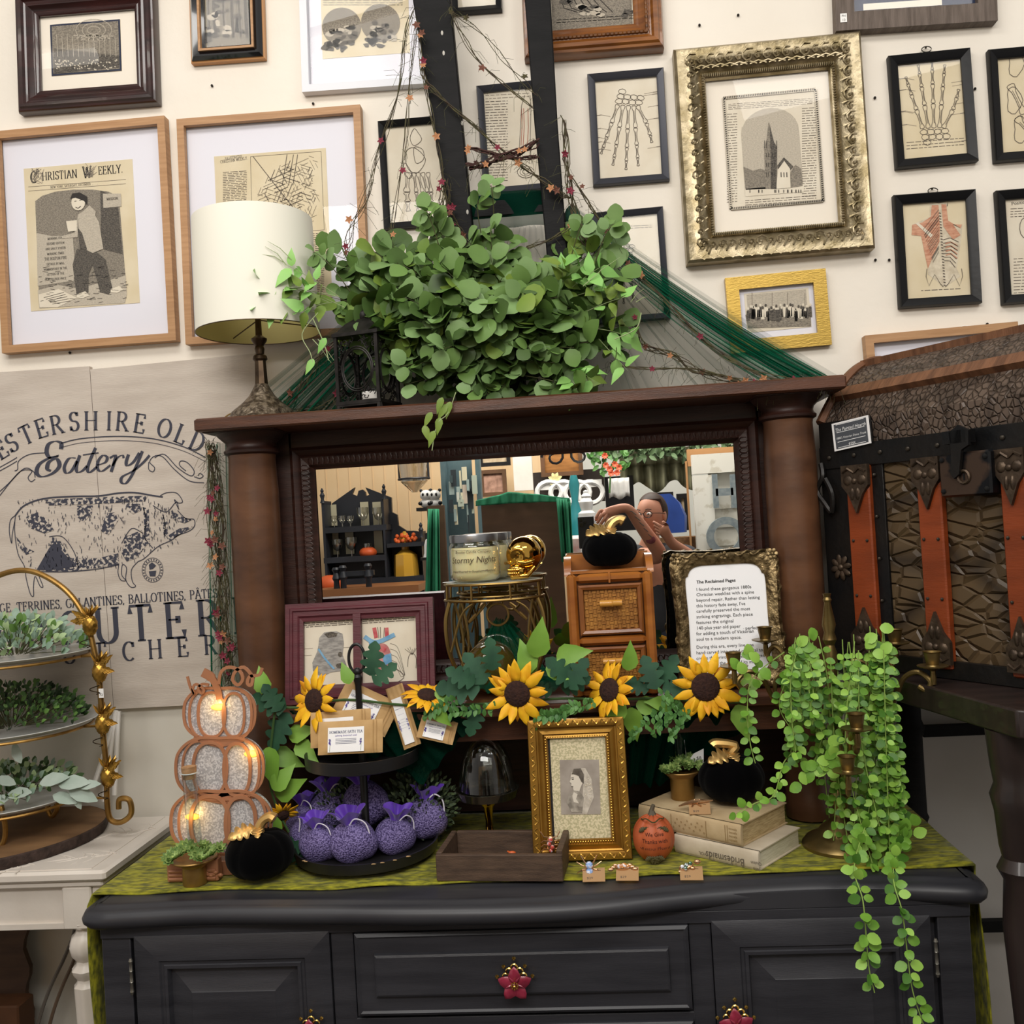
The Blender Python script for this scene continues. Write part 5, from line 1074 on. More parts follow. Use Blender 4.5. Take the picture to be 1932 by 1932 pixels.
heap('faux_greenery', 'dark boxwood leaves heaped on the middle plate of the gold stand', 20, 1370, 140, .10, 900, .015, (FW[2], FW[3], FW[2], FW[5]), 'oval', 2)
t = heap('faux_greenery', 'grey lamb-ear leaves with small sprigs on the lowest plate of the gold stand', 20, 1500, 120, .07, 330, .02, (FW[0], FW[2], FW[1]), 'oval', 3)
b = MB(FW[4]); random.seed(8)
for x, y, dx, dz, L in ((40, 1440, -.3, 1, .05), (75, 1478, 1, .35, .07), (60, 1495, -1, .1, .06), (110, 1480, 1, .2, .075), (130, 1490, 1, -.25, .07), (150, 1485, 1, .3, .05), (100, 1500, .8, -.1, .06), (30, 1480, -.9, .5, .05), (140, 1500, .5, -.9, .035), (20, 1505, -.9, -.1, .06)):
    b.leaf(P(x, y, 2.12), (dx, -.25, dz), (rnd(-.3, .3), -1, .8), L, L * .5, 'oval', .1, .3)
b.build('broad_leaves', t, smooth=60)

# ---------------------------------------------------------------- steamer chest on its dark table
ZD = 1.195; A0 = Vector((.55, 2.229, ZD)); ANG = radians(-57); MT = LM(A0, ANG); IT = MT.inverted()
def TF(px, py, off=0):
    o = IT @ Vector((0, 0, CZ)); d = (IT.to_3x3() @ ray(px, py)); k = (-off - o.y) / d.y; p = o + d * k; return (p.x, p.z)
CRO = mt('embossed_hide', '33281c', .42, col2='56452f', vs=4, kind='voro', lo=.0, hi=.12, bump=1.4, bs=26, st=(1, 1, 1.25), bst=(.8, 1, 1.5)); CROS = mt('fine_embossed_hide', '3f332b', .45, col2='5c4d42', vs=9, kind='voro', lo=.0, hi=.12, bump=1.2, bs=62, st=(1.4, 1, 1), bst=(1.3, 1, 1))
STR = mt('orange_strap_wood', '8a3c17', .45, col2='73300f', vs=5, st=(1, 1, 5), bump=.15); IRON = mt('black_iron', '17181a', .4, metal=.5, col2='25211e', vs=9, bump=.3); BRS = mt('dark_brass', '5b4c3e', .45, metal=.7, col2='3f342b', vs=40, bump=.5); RIM = mt('worn_tan_rim', '7a5238', .5, col2='5b3a26', vs=9, st=(9, 1, 1), bump=.3)
t = thing('steamer_chest', 'old dome-topped travel chest with embossed hide panels and orange wooden straps', 'chest', M=MT)
LC = .86; TD = .35; zb = TF(1574, 880)[1]; zt_ = TF(1520, 801)[1]
print('chest', TF(1574, 856), TF(1932, 800), TF(1520, 801), TF(1932, 688), TF(1570, 1252), TF(1932, 1295), [TF(x, 1000)[0] for x in (1612, 1655, 1745, 1790, 1905, 1950)])
H1 = .455
b = MB(CRO); b.box((LC / 2, TD / 2, H1 / 2 + .006), (LC, TD, H1)); b.build('hide_body', t, world=False)
dome = [(0, H1), (0, .545), (.03, .585), (.075, .635), (.13, .675), (.19, .695), (.25, .69), (.31, .655), (TD, .60), (TD, H1)]
dd = [tuple(p) for p in spline(dome[1:-1], 4)]; prof = [(0, H1 + .012)] + dd + [(TD, H1 + .012)]
b = MB(CROS); b.rings([[(x, p[0], p[1]) for p in prof] for x in (.004, LC)]); b.build('lid', t, world=False)
b = MB(RIM)
for x in (.0,): b.tube([(x + .002, p[0], p[1] + .003) for p in dd], .012 if x == 0 else .016, 6)
for (yy, zz, r) in ((.045, .612, .016), (.16, .69, .016)):
    b.box((LC / 2, yy, zz), (LC, .03, .018), R=Matrix.Rotation(.8 if yy < .1 else .1, 3, 'X'))
b.build('lid_slats', t, world=False)
b = MB(IRON); b.box((LC / 2, -.004, H1 + .012), (LC, .01, .05)); b.box((.085, -.0025, H1 / 2), (.17, .007, H1)); b.box((-.003, TD / 2, H1 / 2), (.008, TD, H1)); b.prism([(0, H1), (.15, H1), (.145, .548), (0, .548)], -.006, 0)
b.box((LC / 2, -.004, .018), (LC, .014, .036)); b.build('iron_bands', t, world=False, bevel=.001)
b = MB(mt('rivet', '4a443d', .4, metal=.8)); 
for i in range(12): b.ball((.03 + i * .07, -.011, H1 + .012), (.005, .004, .005), 8, 5)
for i in range(5): b.ball((.15, -.009, .06 + i * .09), (.004, .004, .004), 8, 5)
b.build('rivets', t, world=False)
for (a_, c_) in ((1612, 1655), (1745, 1790), (1903, 1952), (2110, 2180)):
    u0, u1 = TF(a_, 1000)[0], TF(c_, 1000)[0]; uc = (u0 + u1) / 2; wd = u1 - u0
    b = MB(STR); b.box((uc, -.009, H1 / 2 + .004), (wd, .018, H1 - .03), bev=.003); s_ = b.build('strap', t, world=False)
    for zz, sg_ in ((H1 - .055, 1), (.075, -1)):
        b = MB(BRS)
        P_ = [(uc - wd * .58, zz + .045 * sg_), (uc + wd * .58, zz + .045 * sg_), (uc + wd * .58, zz), (uc + wd * .3, zz - .02 * sg_), (uc, zz - .06 * sg_), (uc - wd * .3, zz - .02 * sg_), (uc - wd * .58, zz)]
        if sg_ < 0: P_ = P_[::-1]
        b.prism(P_, -.026, -.017); b.ball((uc, -.026, zz + .01 * sg_), (.007, .005, .007), 10, 6)
        for q in (-1, 1):
            b.ball((uc + q * wd * .3, -.026, zz + .012 * sg_), (wd * .2, .004, .011), 8, 5); b.ball((uc + q * wd * .12, -.026, zz - .018 * sg_), (wd * .1, .004, .014), 8, 5)
            b.tube([(uc + q * wd * .5, -.026, zz + .03 * sg_), (uc + q * wd * .25, -.028, zz + .038 * sg_), (uc, -.026, zz + .028 * sg_)], .003, 5)
        b.build('strap_fitting', s_, world=False)
    b = MB(mt('rivet', '4a443d', .4, metal=.8)); [b.ball((uc + q * wd * .3, -.019, z_), .0035, 7, 5) for q in (-1, 1) for z_ in (.16, .28)]; b.build('rivets', s_, world=False)
# lock
ua, ub = TF(1797, 900)[0], TF(1895, 900)[0]; uc = (ua + ub) / 2; w_ = (ub - ua); zl1 = TF(1845, 852)[1]; zl0 = TF(1850, 935)[1]
b = MB(mt('lock_iron', '15171b', .35, metal=.6, col2='4a3a30', vs=14, lo=.52, hi=.6)); b.box((uc, -.02, (zl0 + zl1) / 2), (w_, .04, zl1 - zl0), bev=.004); lk = b.build('lock_plate', t, world=False)
b = MB(IRON); b.prism([(uc - .02, zl1 + .04), (uc, zl1 + .052), (uc + .022, zl1 + .04), (uc + .02, zl1 + .012), (uc + .004, zl1 + .004), (uc - .004, zl1 - .042), (uc - .016, zl1 - .05), (uc - .022, zl1 - .04), (uc - .018, zl1)], -.05, -.042); b.box((uc - .01, -.035, zl1 + .03), (.05, .03, .025)); b.build('hasp', lk, world=False)
b = MB(BRS); b.tube([(uc + .012 * cos(a), -.042, (zl0 + zl1) / 2 - .005 + .012 * sin(a)) for a in [k * .52 for k in range(12)]], .003, 5, loop=True); b.m(mt('keyhole_black', '050505', .9)); b.box((uc, -.0405, (zl0 + zl1) / 2 - .005), (.003, .002, .012))
for q in (-1, 1):
    for zz in (zl0 + .012, zl1 - .012): b.ball((uc + q * w_ * .42, -.041, zz), .005, 8, 5)
b.build('keyhole', lk, world=False)
# side latch and star ornament
u, z = TF(1573, 915); b = MB(IRON); b.tube([Vector(p) for p in spline([(u - .02, -.014, z + .05), (u - .012, -.02, z + .02), (u - .03, -.022, z - .01), (u - .01, -.022, z - .04), (u + .006, -.018, z - .06), (u + .012, -.02, z - .02), (u - .005, -.02, z + .015)], 5)], [.006] * 31, 6); b.build('latch', t, world=False)
u, z = TF(1592, 1070); b = MB(BRS)
for i in range(8): a = i * pi / 4 + .2; b.ball((u + .018 * cos(a), -.009, z + .018 * sin(a)), (.012, .004, .007), 7, 5, R=Matrix.Rotation(-a, 3, 'Y'))
b.ball((u, -.009, z), (.008, .006, .008)); b.build('star_ornament', t, world=False)
b = MB(BRS)
u, z = TF(1816, 788)
for du, dz in ((0, 0), (.05, .02), (.05, -.02), (-.005, .01)): b.ball((u + du, .004, z + dz - .03), .005, 7, 5)
b.build('lid_studs', t, world=False)
# price card
u0, z0 = TF(1572, 853, .014); b = MB(mt('card_white', 'eeeceb', .5)); p4 = [TF(*p, .016) for p in ((1569, 800), (1638, 783), (1644, 836), (1575, 852))]; b.M = MT
b.prism(p4, -.0165, -.0155); b.m(mt('slate_card', '4a4d53', .6)); cc = Vector((sum(p[0] for p in p4) / 4, sum(p[1] for p in p4) / 4)); b.face([tuple(cc + (Vector(p) - cc) * .88) for p in p4], -.0169)
b.m(mt('chalk_white', 'e9e9e9', .6)); an = atan2(p4[1][1] - p4[0][1], p4[1][0] - p4[0][0]); wd = (Vector(p4[1]) - Vector(p4[0])).length
for tx, f, sz in (('The Painted Hearth', .72, .078), ("1880's Victorian Dome Trunk", .44, .05), ('$595', .14, .07)):
    q_ = Vector(p4[3]).lerp(Vector(p4[0]), f).lerp(Vector(p4[2]).lerp(Vector(p4[1]), f), .5); b.text(tx, q_.x, q_.y - .003, wd * sz, -.0174, 'c', shear=.25, ang=an)
for f in (.92, .64, .3, .1):
    a_ = Vector(p4[3]).lerp(Vector(p4[0]), f); c_ = Vector(p4[2]).lerp(Vector(p4[1]), f); b.ribbon([tuple(a_.lerp(c_, .12)), tuple(a_.lerp(c_, .88))], .0012, -.0172)
b.build('price_card', label='small slate and white price card stuck on the corner of the domed chest', cat='card', smooth=0)

DT = mt('dark_table_wood', '2e2320', .4, col2='221a18', vs=6, st=(1, 6, 1), coat=.2)
t = thing('dark_table', 'dark turned-leg table carrying the domed travel chest', 'table', loc=(.95, 2.0, 0))
top_ = [(.70, 1.66), (.716, 1.648), (1.5, 1.62), (1.5, 2.42), (.60, 2.42), (.595, 2.1)]
b = MB(DT); b.slab(top_, ZD - .05, ZD - .001); b.build('tabletop', t, bevel=.004)
def dleg(px, py, y, s=1):
    c = P(px, py, y); b = MB(DT); b.lathe([(.022, .0), (.03, .05), (.024, .1), (.03, .4), (.024, .5), (.034, .56), (.026, .6), (.036, .8), (.03, .88), (.04, .9), (.03, .92), (.034, .94), (.038, 1.0), (.044, 1.03), (.036, 1.05), (.04, 1.08), (.045, 1.145)], (c.x, y, 0), 20); return b
dleg(1915, 1450, 1.74).build('leg', t)
b = MB(M_blk); c = P(1722, 1450, 2.33)
b.lathe([(.026, .0), (.026, .8), (.03, .81), (.026, .82), (.026, 1.0), (.033, 1.02), (.026, 1.04), (.026, 1.145)], (c.x, 2.33, 0), 16); b.build('back_leg', t)
for py, y0 in ((1376, 2.36), (1748, 2.36)):
    a = P(1740, py + 6, y0); c = P(2050, py - 12, y0); b = MB(M_blk); b.box(((a.x + c.x) / 2, y0, (a.z + c.z) / 2), (c.x - a.x, .02, .026)); b.build('stretcher', t)
# ---------------------------------------------------------------- things on the velvet
ZV = ZT + .0055
GOLDP = mt('satin_gold_paint', '9c7b45', .38, metal=.65, col2='8a6a38', vs=20); CHROME = mt('mirror_gold', 'd8a94f', .06, metal=1)
# glitter pumpkin lantern
cL = PZ(420, 1655, ZV); yP = cL.y + .02; qp = lambda x, y, yy=yP: (lambda p: (p.x, p.z))(P(300 + x / 3.45, 1220 + y / 3.45, yy))
COP = mt('copper_paint', 'b07a5a', .45, metal=.15, col2='9c6a4c', vs=9); GLT = mt('silver_glitter', 'dfdcdc', .35, metal=.15, col2='b0adaf', vs=320, lo=.3, hi=.6, kind='cell', bump=1.5, bs=330)
t = thing('pumpkin_lantern', 'stacked three-pumpkin lantern of copper bands over silver glitter with glowing candles', 'lantern', loc=cL)
b = MB(GLT)
def se(v, e): return math.copysign(abs(v) ** e, v)
def pk(cx, cy, rx, ry, n=48): return [(cx + rx * se(cos(2 * pi * i / n), .78), cy + ry * se(sin(2 * pi * i / n), .78) * (1 - .06 * max(0, -sin(2 * pi * i / n)) * (1 - abs(cos(6 * pi * i / n))))) for i in range(n)]
PKS = ((397, 432, 232, 172), (400, 785, 285, 205), (410, 1135, 325, 210))
for cx, cy, rx, ry in PKS: b.prism([qp(*p) for p in pk(cx, cy, rx - 4, ry + 2)], yP, yP + .012)
b.build('glitter_panel', t)
EM = mt('candle_glow', 'ffce70', .5, em='ffb43a', es=1.3); WAXL = mt('led_candle', 'f3ead6', .5, em='ffcf80', es=.35)
b = MB(COP); wb = 30 * cL.y / 1800 / 3.45
_bn = [0]
def band(pts, w=1.0, closed=False): _bn[0] += 1; b.ribbon([qp(*p) for p in spline(pts, 4, closed)], wb * w, yP - .004 - .00035 * _bn[0], closed=closed, th=.0035)
def ell(cx, cy, rx, ry, a0=0, a1=360, n=20): return [(cx + rx * se(cos(radians(a0 + (a1 - a0) * i / n)), .85), cy + ry * se(sin(radians(a0 + (a1 - a0) * i / n)), .85)) for i in range(n + 1)]
for k, (cx, cy, rx, ry) in enumerate(PKS):
    band(pk(cx, cy, rx, ry)[::2], .62, True)
    band(ell(cx - rx * .22, cy + 8, rx * .38, ry * .84)[:-1], .55 + .16 * k, True); band(ell(cx + rx * .4, cy + 10, rx * .3, ry * .82)[:-1], .55 + .16 * k, True)
    band(ell(cx - rx * .42, cy + 6, rx * .42, ry * .88, 110, 265), .5); band(ell(cx + rx * .55, cy + 6, rx * .36, ry * .88, -85, 75), .6)
for x0, y0, x1, y1_ in ((230, 590, 560, 640), (200, 960, 620, 1000)): b.ribbon([qp(x0, y0), qp((x0 + x1) / 2, (y0 + y1_) / 2 + 20), qp(x1, y0)], wb * 1.5, yP - .0035 - .0002 * (x0 > 210), th=.003)
b.ribbon([qp(*p) for p in spline([(290, 165), (345, 200), (385, 270), (400, 340)], 5)], [wb * 2.0] * 6 + [wb * 1.5] * 10, yP - .006, th=.006)
band([(400, 240), (412, 165), (460, 130), (530, 150), (555, 205), (525, 245), (490, 215), (505, 160), (560, 130), (615, 190), (610, 245), (585, 235), (600, 190), (660, 180), (680, 135)], .7); band([(335, 245), (290, 240), (265, 270), (290, 300), (300, 270), (250, 240), (230, 270), (240, 305), (215, 260), (195, 190)], .55)
b.build('copper_bands', t)
for x, y, n_ in ((385, 395, 0), (600, 700, 0), (215, 1110, 0)):
    p = P(300 + x / 3.45, 1220 + y / 3.45, yP - .004); b = MB(EM)
    b.ball(p + Vector((0, .0025, 0)), (.017, .003, .007), 16, 8); cd = b.build('candle_light', t)
    l = bpy.data.lights.new('candle_light', 'POINT'); l.energy = .07; l.color = (1, .62, .2); l.shadow_soft_size = .01; o = bpy.data.objects.new('candle_glow_fill', l); COL.objects.link(o); o.location = p + Vector((0, -.02, .004));  # lamp added in front of the panel, standing in for the candle inside
b = MB(COP); c = PZ(364, 1665, ZV); b.box((c.x, c.y + .012, ZV + .024), (.11, .024, .046), bev=.002)
for i in range(3): b.tube([(c.x - .05, c.y - .001, ZV + .008 + i * .008), (c.x + .05, c.y - .001, ZV + .008 + i * .008)], .003, 6)
for i in range(5): b.ball((c.x + .02 + .01 * i, c.y - .001, ZV + .014 + .006 * (i % 2)), (.006, .004, .004), 7, 5)
b.box((cL.x + .04, yP + .02, ZV + .015), (.17, .06, .028)); b.build('base', t)

# velvet pumpkins with gold stems
BV = mt('black_velvet', '030304', .95, sheen=.03, spec=.05)
def vpumpkin(label, px, py, rpx, hpx, z, seed, lean=0, y=None):
    c = PZ(px, py, z) if y is None else P(px, py, y); c.z = z; c.y += .0 ; r = rpx * c.y / 1800; c.y += r * .55; r = rpx * c.y / 1800; h = hpx * c.y / 1800
    t = thing('velvet_pumpkin', label, 'pumpkin', loc=c, group='black velvet pumpkins with gold stems'); b = MB(BV)
    b.ball(c + Vector((0, 0, h / 2)), (r, r, h / 2), 64, 20, fn=lambda th, ph: (1 - .05 * (1 - abs(cos(4 * ph)) ** .5)) * (1 - .16 * max(0, abs(cos(th)) - .8) / .2)); b.build('body', t, smooth=80)
    b = MB(GLDP := GLD2); tp = c + Vector((0, 0, h * .9))
    b.tube([Vector(p) for p in spline([tuple(tp + Vector(q)) for q in ((0, 0, -.004), (.003, -.003, .012), (.012 * (1 if seed != 1 else 1), -.002, .026), (.026 * (-1 if seed == 3 else 1), 0, .032), (.036 * (-1 if seed == 3 else 1), 0, .027))], 4)], [.019, .015, .012, .011, .0105, .010, .0098, .0096, .0096, .0096, .010, .0105, .011, .0115, .012, .0125, .010], 8); b.build('stem', t)
    b = MB(GLD2); random.seed(seed)
    b.leaf(tp + Vector((-.002, -.012, .012)), (-1, -.75, -.02), (-.1, -.9, .8), .056, .042, 'lobed', .08, .25); b.leaf(tp + Vector((.002, -.012, .012)), (.3, -1, -.1), (0, -.6, 1), .03, .026, 'lobed', .1, .3); b.build('gold_leaf', t, solid=.0015)
vpumpkin('black velvet pumpkin on the green velvet beside the purple sachet tray', 481, 1671, 66, 98, ZV, 1)

# succulent cups and test tubes
SUC = mt('succulent_green', '7f9a56', .55, col2='5f7d3e', vs=40); SUCL = mt('succulent_light', '9db56a', .55)
TG_ = glassy('clear_glass', 'f4faf8', .02, .06)
def rosette(b, c, s, seed):
    random.seed(seed); ax = Vector((rnd(-.5, .5), rnd(-.9, -.1), rnd(.4, 1))).normalized(); u = ax.orthogonal().normalized(); v = ax.cross(u)
    for ring, (n, L, el) in enumerate(((8, 1, .25), (7, .8, .6), (5, .55, 1.1), (3, .35, 2))):
        b.m(SUC if ring % 2 == 0 else SUCL)
        for i in range(n):
            a = 2 * pi * i / n + ring * .4; d = u * cos(a) + v * sin(a) + ax * el; b.leaf(c, d, ax, s * L, s * L * .55, 'oval', .22, -.3)
def cup(label, px, y0, y1_, rw, dw, n, cy, z, rosx, seed, card=False):
    c = PZ(px, y1_, z); y = c.y + rw * c.y / 1800; s = y / 1800; h = (y1_ - y0) * s; c = Vector((P(px, y1_, y).x, y, z))
    t = thing('succulent_holder', label, 'candle holder', loc=c, group='gold pedestal cups filled with succulents'); b = MB(GOLDP); r = rw * s; R = dw * s
    b.lathe([(r * .98, 0), (r, .002), (r * 1.0, h * .7), (r * 1.15, h * .8), (R * .8, h * .87), (R, h), (R * .97, h + .002), (R * .5, h * .93)], c, 40); b.build('cup', t)
    b = MB(SUC); random.seed(seed); pts = [(rnd(-1, 1), rnd(-1, .8)) for _ in range(26)]
    for i, (a, q) in enumerate(pts): rosette(b, c + Vector((a * R * 1.0, q * R * .75, h + .009 + .012 * (1 - abs(a)) + .004 * q)), .0155, seed * 50 + i)
    b.build('succulents', t, smooth=60); return t, c, h, R
t, c, h, R = cup('gold pedestal cup of green succulents at the left front beside the velvet pumpkin', 369, 1626, 1675, 23, 45, 14, 1600, ZV, 0, 1)
def testtube(label, p0, p1, r, cork):
    t = thing('test_tube_vase', label, 'glass tube', loc=p0, group='slim clear glass tubes'); b = MB(TG_); d = (p1 - p0)
    b.tube([p0 + d * k for k in (0, .04, .12, .3, .5, .7, .9, .985, 1)], [r * .45, r * .8, r, r, r, r, r, r, r * 1.1], 24); 
    b.f = [f for f in b.f if len(f) == 4]; b.k = b.k[:len(b.f)]; b.build('tube', t)
    b = MB(mt('tube_edge_glass', 'dfe8e6', .08, alpha=.55)); b.tube([p1 + Vector((r * 1.1 * cos(a), r * 1.1 * sin(a), 0)) for a in [2 * pi * k / 20 for k in range(20)]], r * .1, 5, loop=True); b.build('rim', t)
    if cork: b = MB(mt('cork', 'b08a63', .8, col2='8d6b49', vs=90)); b.tube([p1 - d.normalized() * .012, p1 + d.normalized() * .013], [r * .9, r * 1.08], 20); b.build('cork', t)
yc = c.y; testtube('slim corked glass tube standing in the succulents at the left front', P(369, 1600, yc), P(357, 1458, yc), .0145, True)

# two-tier black tray
BT = mt('chippy_black', '151415', .4, col2='1d1c1d', vs=9, bump=.1)
cT = PZ(690, 1664, ZV); R1 = 138 * (cT.y + .13) / 1800; cT.y += R1; cT.x = P(693, 1600, cT.y).x
t = thing('two_tier_tray', 'black two-tier tray with a ring handle holding tea packets and purple sachets', 'tiered tray', loc=cT)
b = MB(BT); b.lathe([(R1 * .8, ZV), (R1 * .98, ZV + .012), (R1 * 1.0, ZV + .034), (R1 * .975, ZV + .034), (R1 * .93, ZV + .014), (.01, ZV + .012)], (cT.x, cT.y, 0), 56); b.build('lower_tray', t)
zu = P(693, 1440, cT.y).z; R2 = 108 * cT.y / 1800
b = MB(BT); b.lathe([(R2 * .9, zu), (R2 * .99, zu + .004), (R2, zu + .03), (R2 * .975, zu + .03), (R2 * .94, zu + .008), (.01, zu + .006)], (cT.x, cT.y, 0), 56); b.build('upper_tray', t)
zr = P(693, 1266, cT.y).z
b = MB(BT); b.lathe([(.02, ZV + .012), (.014, ZV + .03), (.0085, ZV + .04), (.0085, zu), (.0085, zu + .02), (.007, zr - .03), (.011, zr - .012), (.007, zr - .006)], (cT.x, cT.y, 0), 16); b.ball((cT.x, cT.y, zr), .009); b.build('post', t)
b = MB(BT); b.tube([(cT.x + .018 * cos(a), cT.y, zr + .028 + .032 * sin(a)) for a in [2 * pi * k / 32 for k in range(32)]], .0035, 8, loop=True); b.build('ring_handle', t)
b = MB(mt('raw_wood_chips', 'a98a62', .7)); random.seed(2)
for i in range(7): a = rnd(-2.4, -.7); b.ball((cT.x + R1 * 1.0 * cos(a), cT.y + R1 * 1.0 * sin(a), ZV + .033), (.006, .002, .0012), 6, 4)
b.build('worn_edges', t)
# tea packets
KR = mt('kraft_paper', 'c39f6c', .7, col2='b48f5c', vs=20, bump=.15); KRD = mt('kraft_fold', 'a9844f', .7); LBL = mt('white_paper', 'f1f0f0', .6); LAV = mt('lavender_ink', '5a4a9a', .7); TXI = mt('label_ink', '3a4468', .7)
def packet(label, quad, y, dy, txt=True, fold=False, th=.008):
    p = [P(*q, y + (dy if i < 2 else 0)) for i, q in enumerate(quad)]; cc = sum(p, Vector()) / 4
    X = (p[1] - p[0] + p[2] - p[3]).normalized(); Z = (p[0] - p[3] + p[1] - p[2]); Z = (Z - X * Z.dot(X)).normalized(); Y = Z.cross(X)
    M = Matrix(((X.x, Y.x, Z.x, cc.x), (X.y, Y.y, Z.y, cc.y), (X.z, Y.z, Z.z, cc.z), (0, 0, 0, 1))); w = (p[1] - p[0]).length; h = (p[0] - p[3]).length
    t = thing('tea_packet', label, 'packet', M=M, group='kraft packets of bath tea'); b = MB(KR)
    def pf(sgn):
        def f(u, v):
            x, z = (u - .5) * w, (v - .5) * h; e = min(u, 1 - u, v, 1 - v) * 5; return Vector((x, sgn * th / 2 * min(1, e) ** .6 + .0008 * sin(u * 23 + v * 9), z))
        return f
    b.grid(pf(-1), 14, 14); b.grid(pf(1), 10, 10); b.m(KRD); b.ribbon([(w * .36, -h / 2), (w * .36, h / 2)], .0016, -th * .5 - .001); b.ribbon([(w * .41, -h / 2), (w * .41, h / 2)], .001, -th * .48 - .001); b.build('pouch', t, world=False)
    b = MB(LBL); yy = -th / 2 - .0012; b.face([(-w * .34, -h * .44), (w * .22, -h * .44), (w * .22, h * .3), (-w * .34, h * .3)], yy)
    b.m(TXI); b.text('HOMEMADE BATH TEA', -w * .06, h * .12, w * .04, yy - .0004, 'c', mode='serif'); b.m(LAV); b.text('calming botanical soak', -w * .06, h * .03, w * .028, yy - .0004, 'c', shear=.2)
    random.seed(5)
    for i in range(4): b.m(TXI).ribbon([(-w * .22, -h * .05 - i * h * .045), (w * .1, -h * .05 - i * h * .045)], w * .006, yy - .0004)
    for sx in (-.31, .17):
        b.m(mt('sprig_green', '6f8a5a', .7)).ribbon([(w * sx, -h * .42), (w * (sx + .01), -h * .05)], w * .006, yy - .0003)
        for i in range(9): b.m(LAV).face([(w * sx + .0016 * cos(a) + rnd(-.002, .002), -h * .22 + h * .02 * i + .0012 * sin(a)) for a in (0, 1.2, 2.4, 3.7, 5)], yy - .0005)
    b.build('paper_label', t, world=False, smooth=0)
yT = cT.y - .03
packet('kraft bath tea packet lying lengthwise at the very front of the upper tray', [(601, 1363), (722, 1355), (734, 1420), (588, 1425)], yT - .045, .02)
packet('kraft bath tea packet right behind the front one, its white label half hidden', [(583, 1345), (697, 1338), (704, 1402), (588, 1412)], yT - .02, .02)
packet('kraft bath tea packet tilted upright at the back left of the upper tray', [(655, 1281), (756, 1326), (724, 1392), (627, 1345)], yT + .02, .03)
packet('kraft bath tea packet slanting to the right on the upper tray', [(742, 1305), (775, 1297), (814, 1380), (712, 1424)], yT + .015, .03)
packet('kraft bath tea packet poking out past the right rim of the upper tray', [(800, 1350), (868, 1362), (838, 1405), (794, 1392)], yT + .0, .03)
# lavender sachets
PUR = mt('lavender_fill', '8a7db4', .8, col2='35285a', vs=430, lo=.38, hi=.62, kind='noise', bump=.8, bs=420, detail=2); ORG = mt('purple_organza', '5a2bb0', .5, col2='6f40cc', vs=20, sheen=.5); ORGT = tulle('organza_sheer', '4a1fa0', .45)
c0 = Vector((0, 0, 0)); s0 = thing('lavender_sachet', 'x', 'sachet', group='purple lavender sachets')
b = MB(PUR); b.ball((0, 0, .03), (.036, .03, .032), 28, 16, fn=lambda th, ph: 1 + .05 * sin(3 * ph + th * 2) - .25 * max(0, -cos(th) * -1 - .75)); b.build('filled_bag', s0, world=False, smooth=80)
b = MB(ORG)
def frill(u, v):
    a = 2 * pi * u; r = .009 + .016 * v * v + .004 * v * sin(6 * a); return Vector((r * cos(a), r * sin(a) * .8, .052 + .028 * v + .004 * v * sin(4 * a)))
b.grid(frill, 40, 6); b.build('organza_top', s0, world=False, smooth=80)
b = MB(ORG); b.tube([(.01 * cos(a), .009 * sin(a), .056) for a in [k * .52 for k in range(12)]], .002, 5, loop=True)
for s_ in (-1, 1): b.leaf((0, -.01, .056), (s_, -.3, -.7), (0, -1, 0), .032, .007, 'long', .1, .3)
b.build('ribbon_bow', s0, world=False)
b = MB(mt('white_cord', 'e8e4f0', .5)); b.tube([Vector(p) for p in spline([(0, -.01, .058), (.012, -.012, .07), (.026, -.01, .06), (.03, -.012, .035)], 5)], .0011, 5); b.build('drawstring', s0, world=False)
zt0 = ZV + .013
SA = [(633, 1560, .075, .03, 1.12, .3, 'back row, next to the largest one'), (578, 1572, .06, .012, 1.0, -.5, 'far left with its ruffle turned away'), (572, 1612, .03, -.006, .9, -1.2, 'low at the left rim'), (700, 1566, .05, .045, 1.25, 2.4, 'plump one at the centre back'), (800, 1588, .045, .012, 1.1, .2, 'against the right rim with white cord'), (741, 1604, -.015, .002, 1.0, .5, 'right of the front middle one'), (675, 1612, -.05, 0, 1.12, 0, 'front middle with a purple bow'), (612, 1612, -.04, .0, 1.0, -.2, 'front left with white drawstring loop')]
for i, (x, y, dy, dz, s_, rz, lab) in enumerate(SA):
    s_ *= 1.28; dz -= .006
    p = P(x, y, cT.y + dy); M = LM((p.x, p.y, zt0 + dz), rz, .15 if dy < 0 else -.1, .12 * (1 if x > 690 else -1), s_)
    L_ = 'purple lavender sachet on the lower tray, ' + lab
    if i == 0: s0.matrix_world = M; MWD[s0.name] = M; s0['label'] = L_
    else: dup(s0, M, L_)
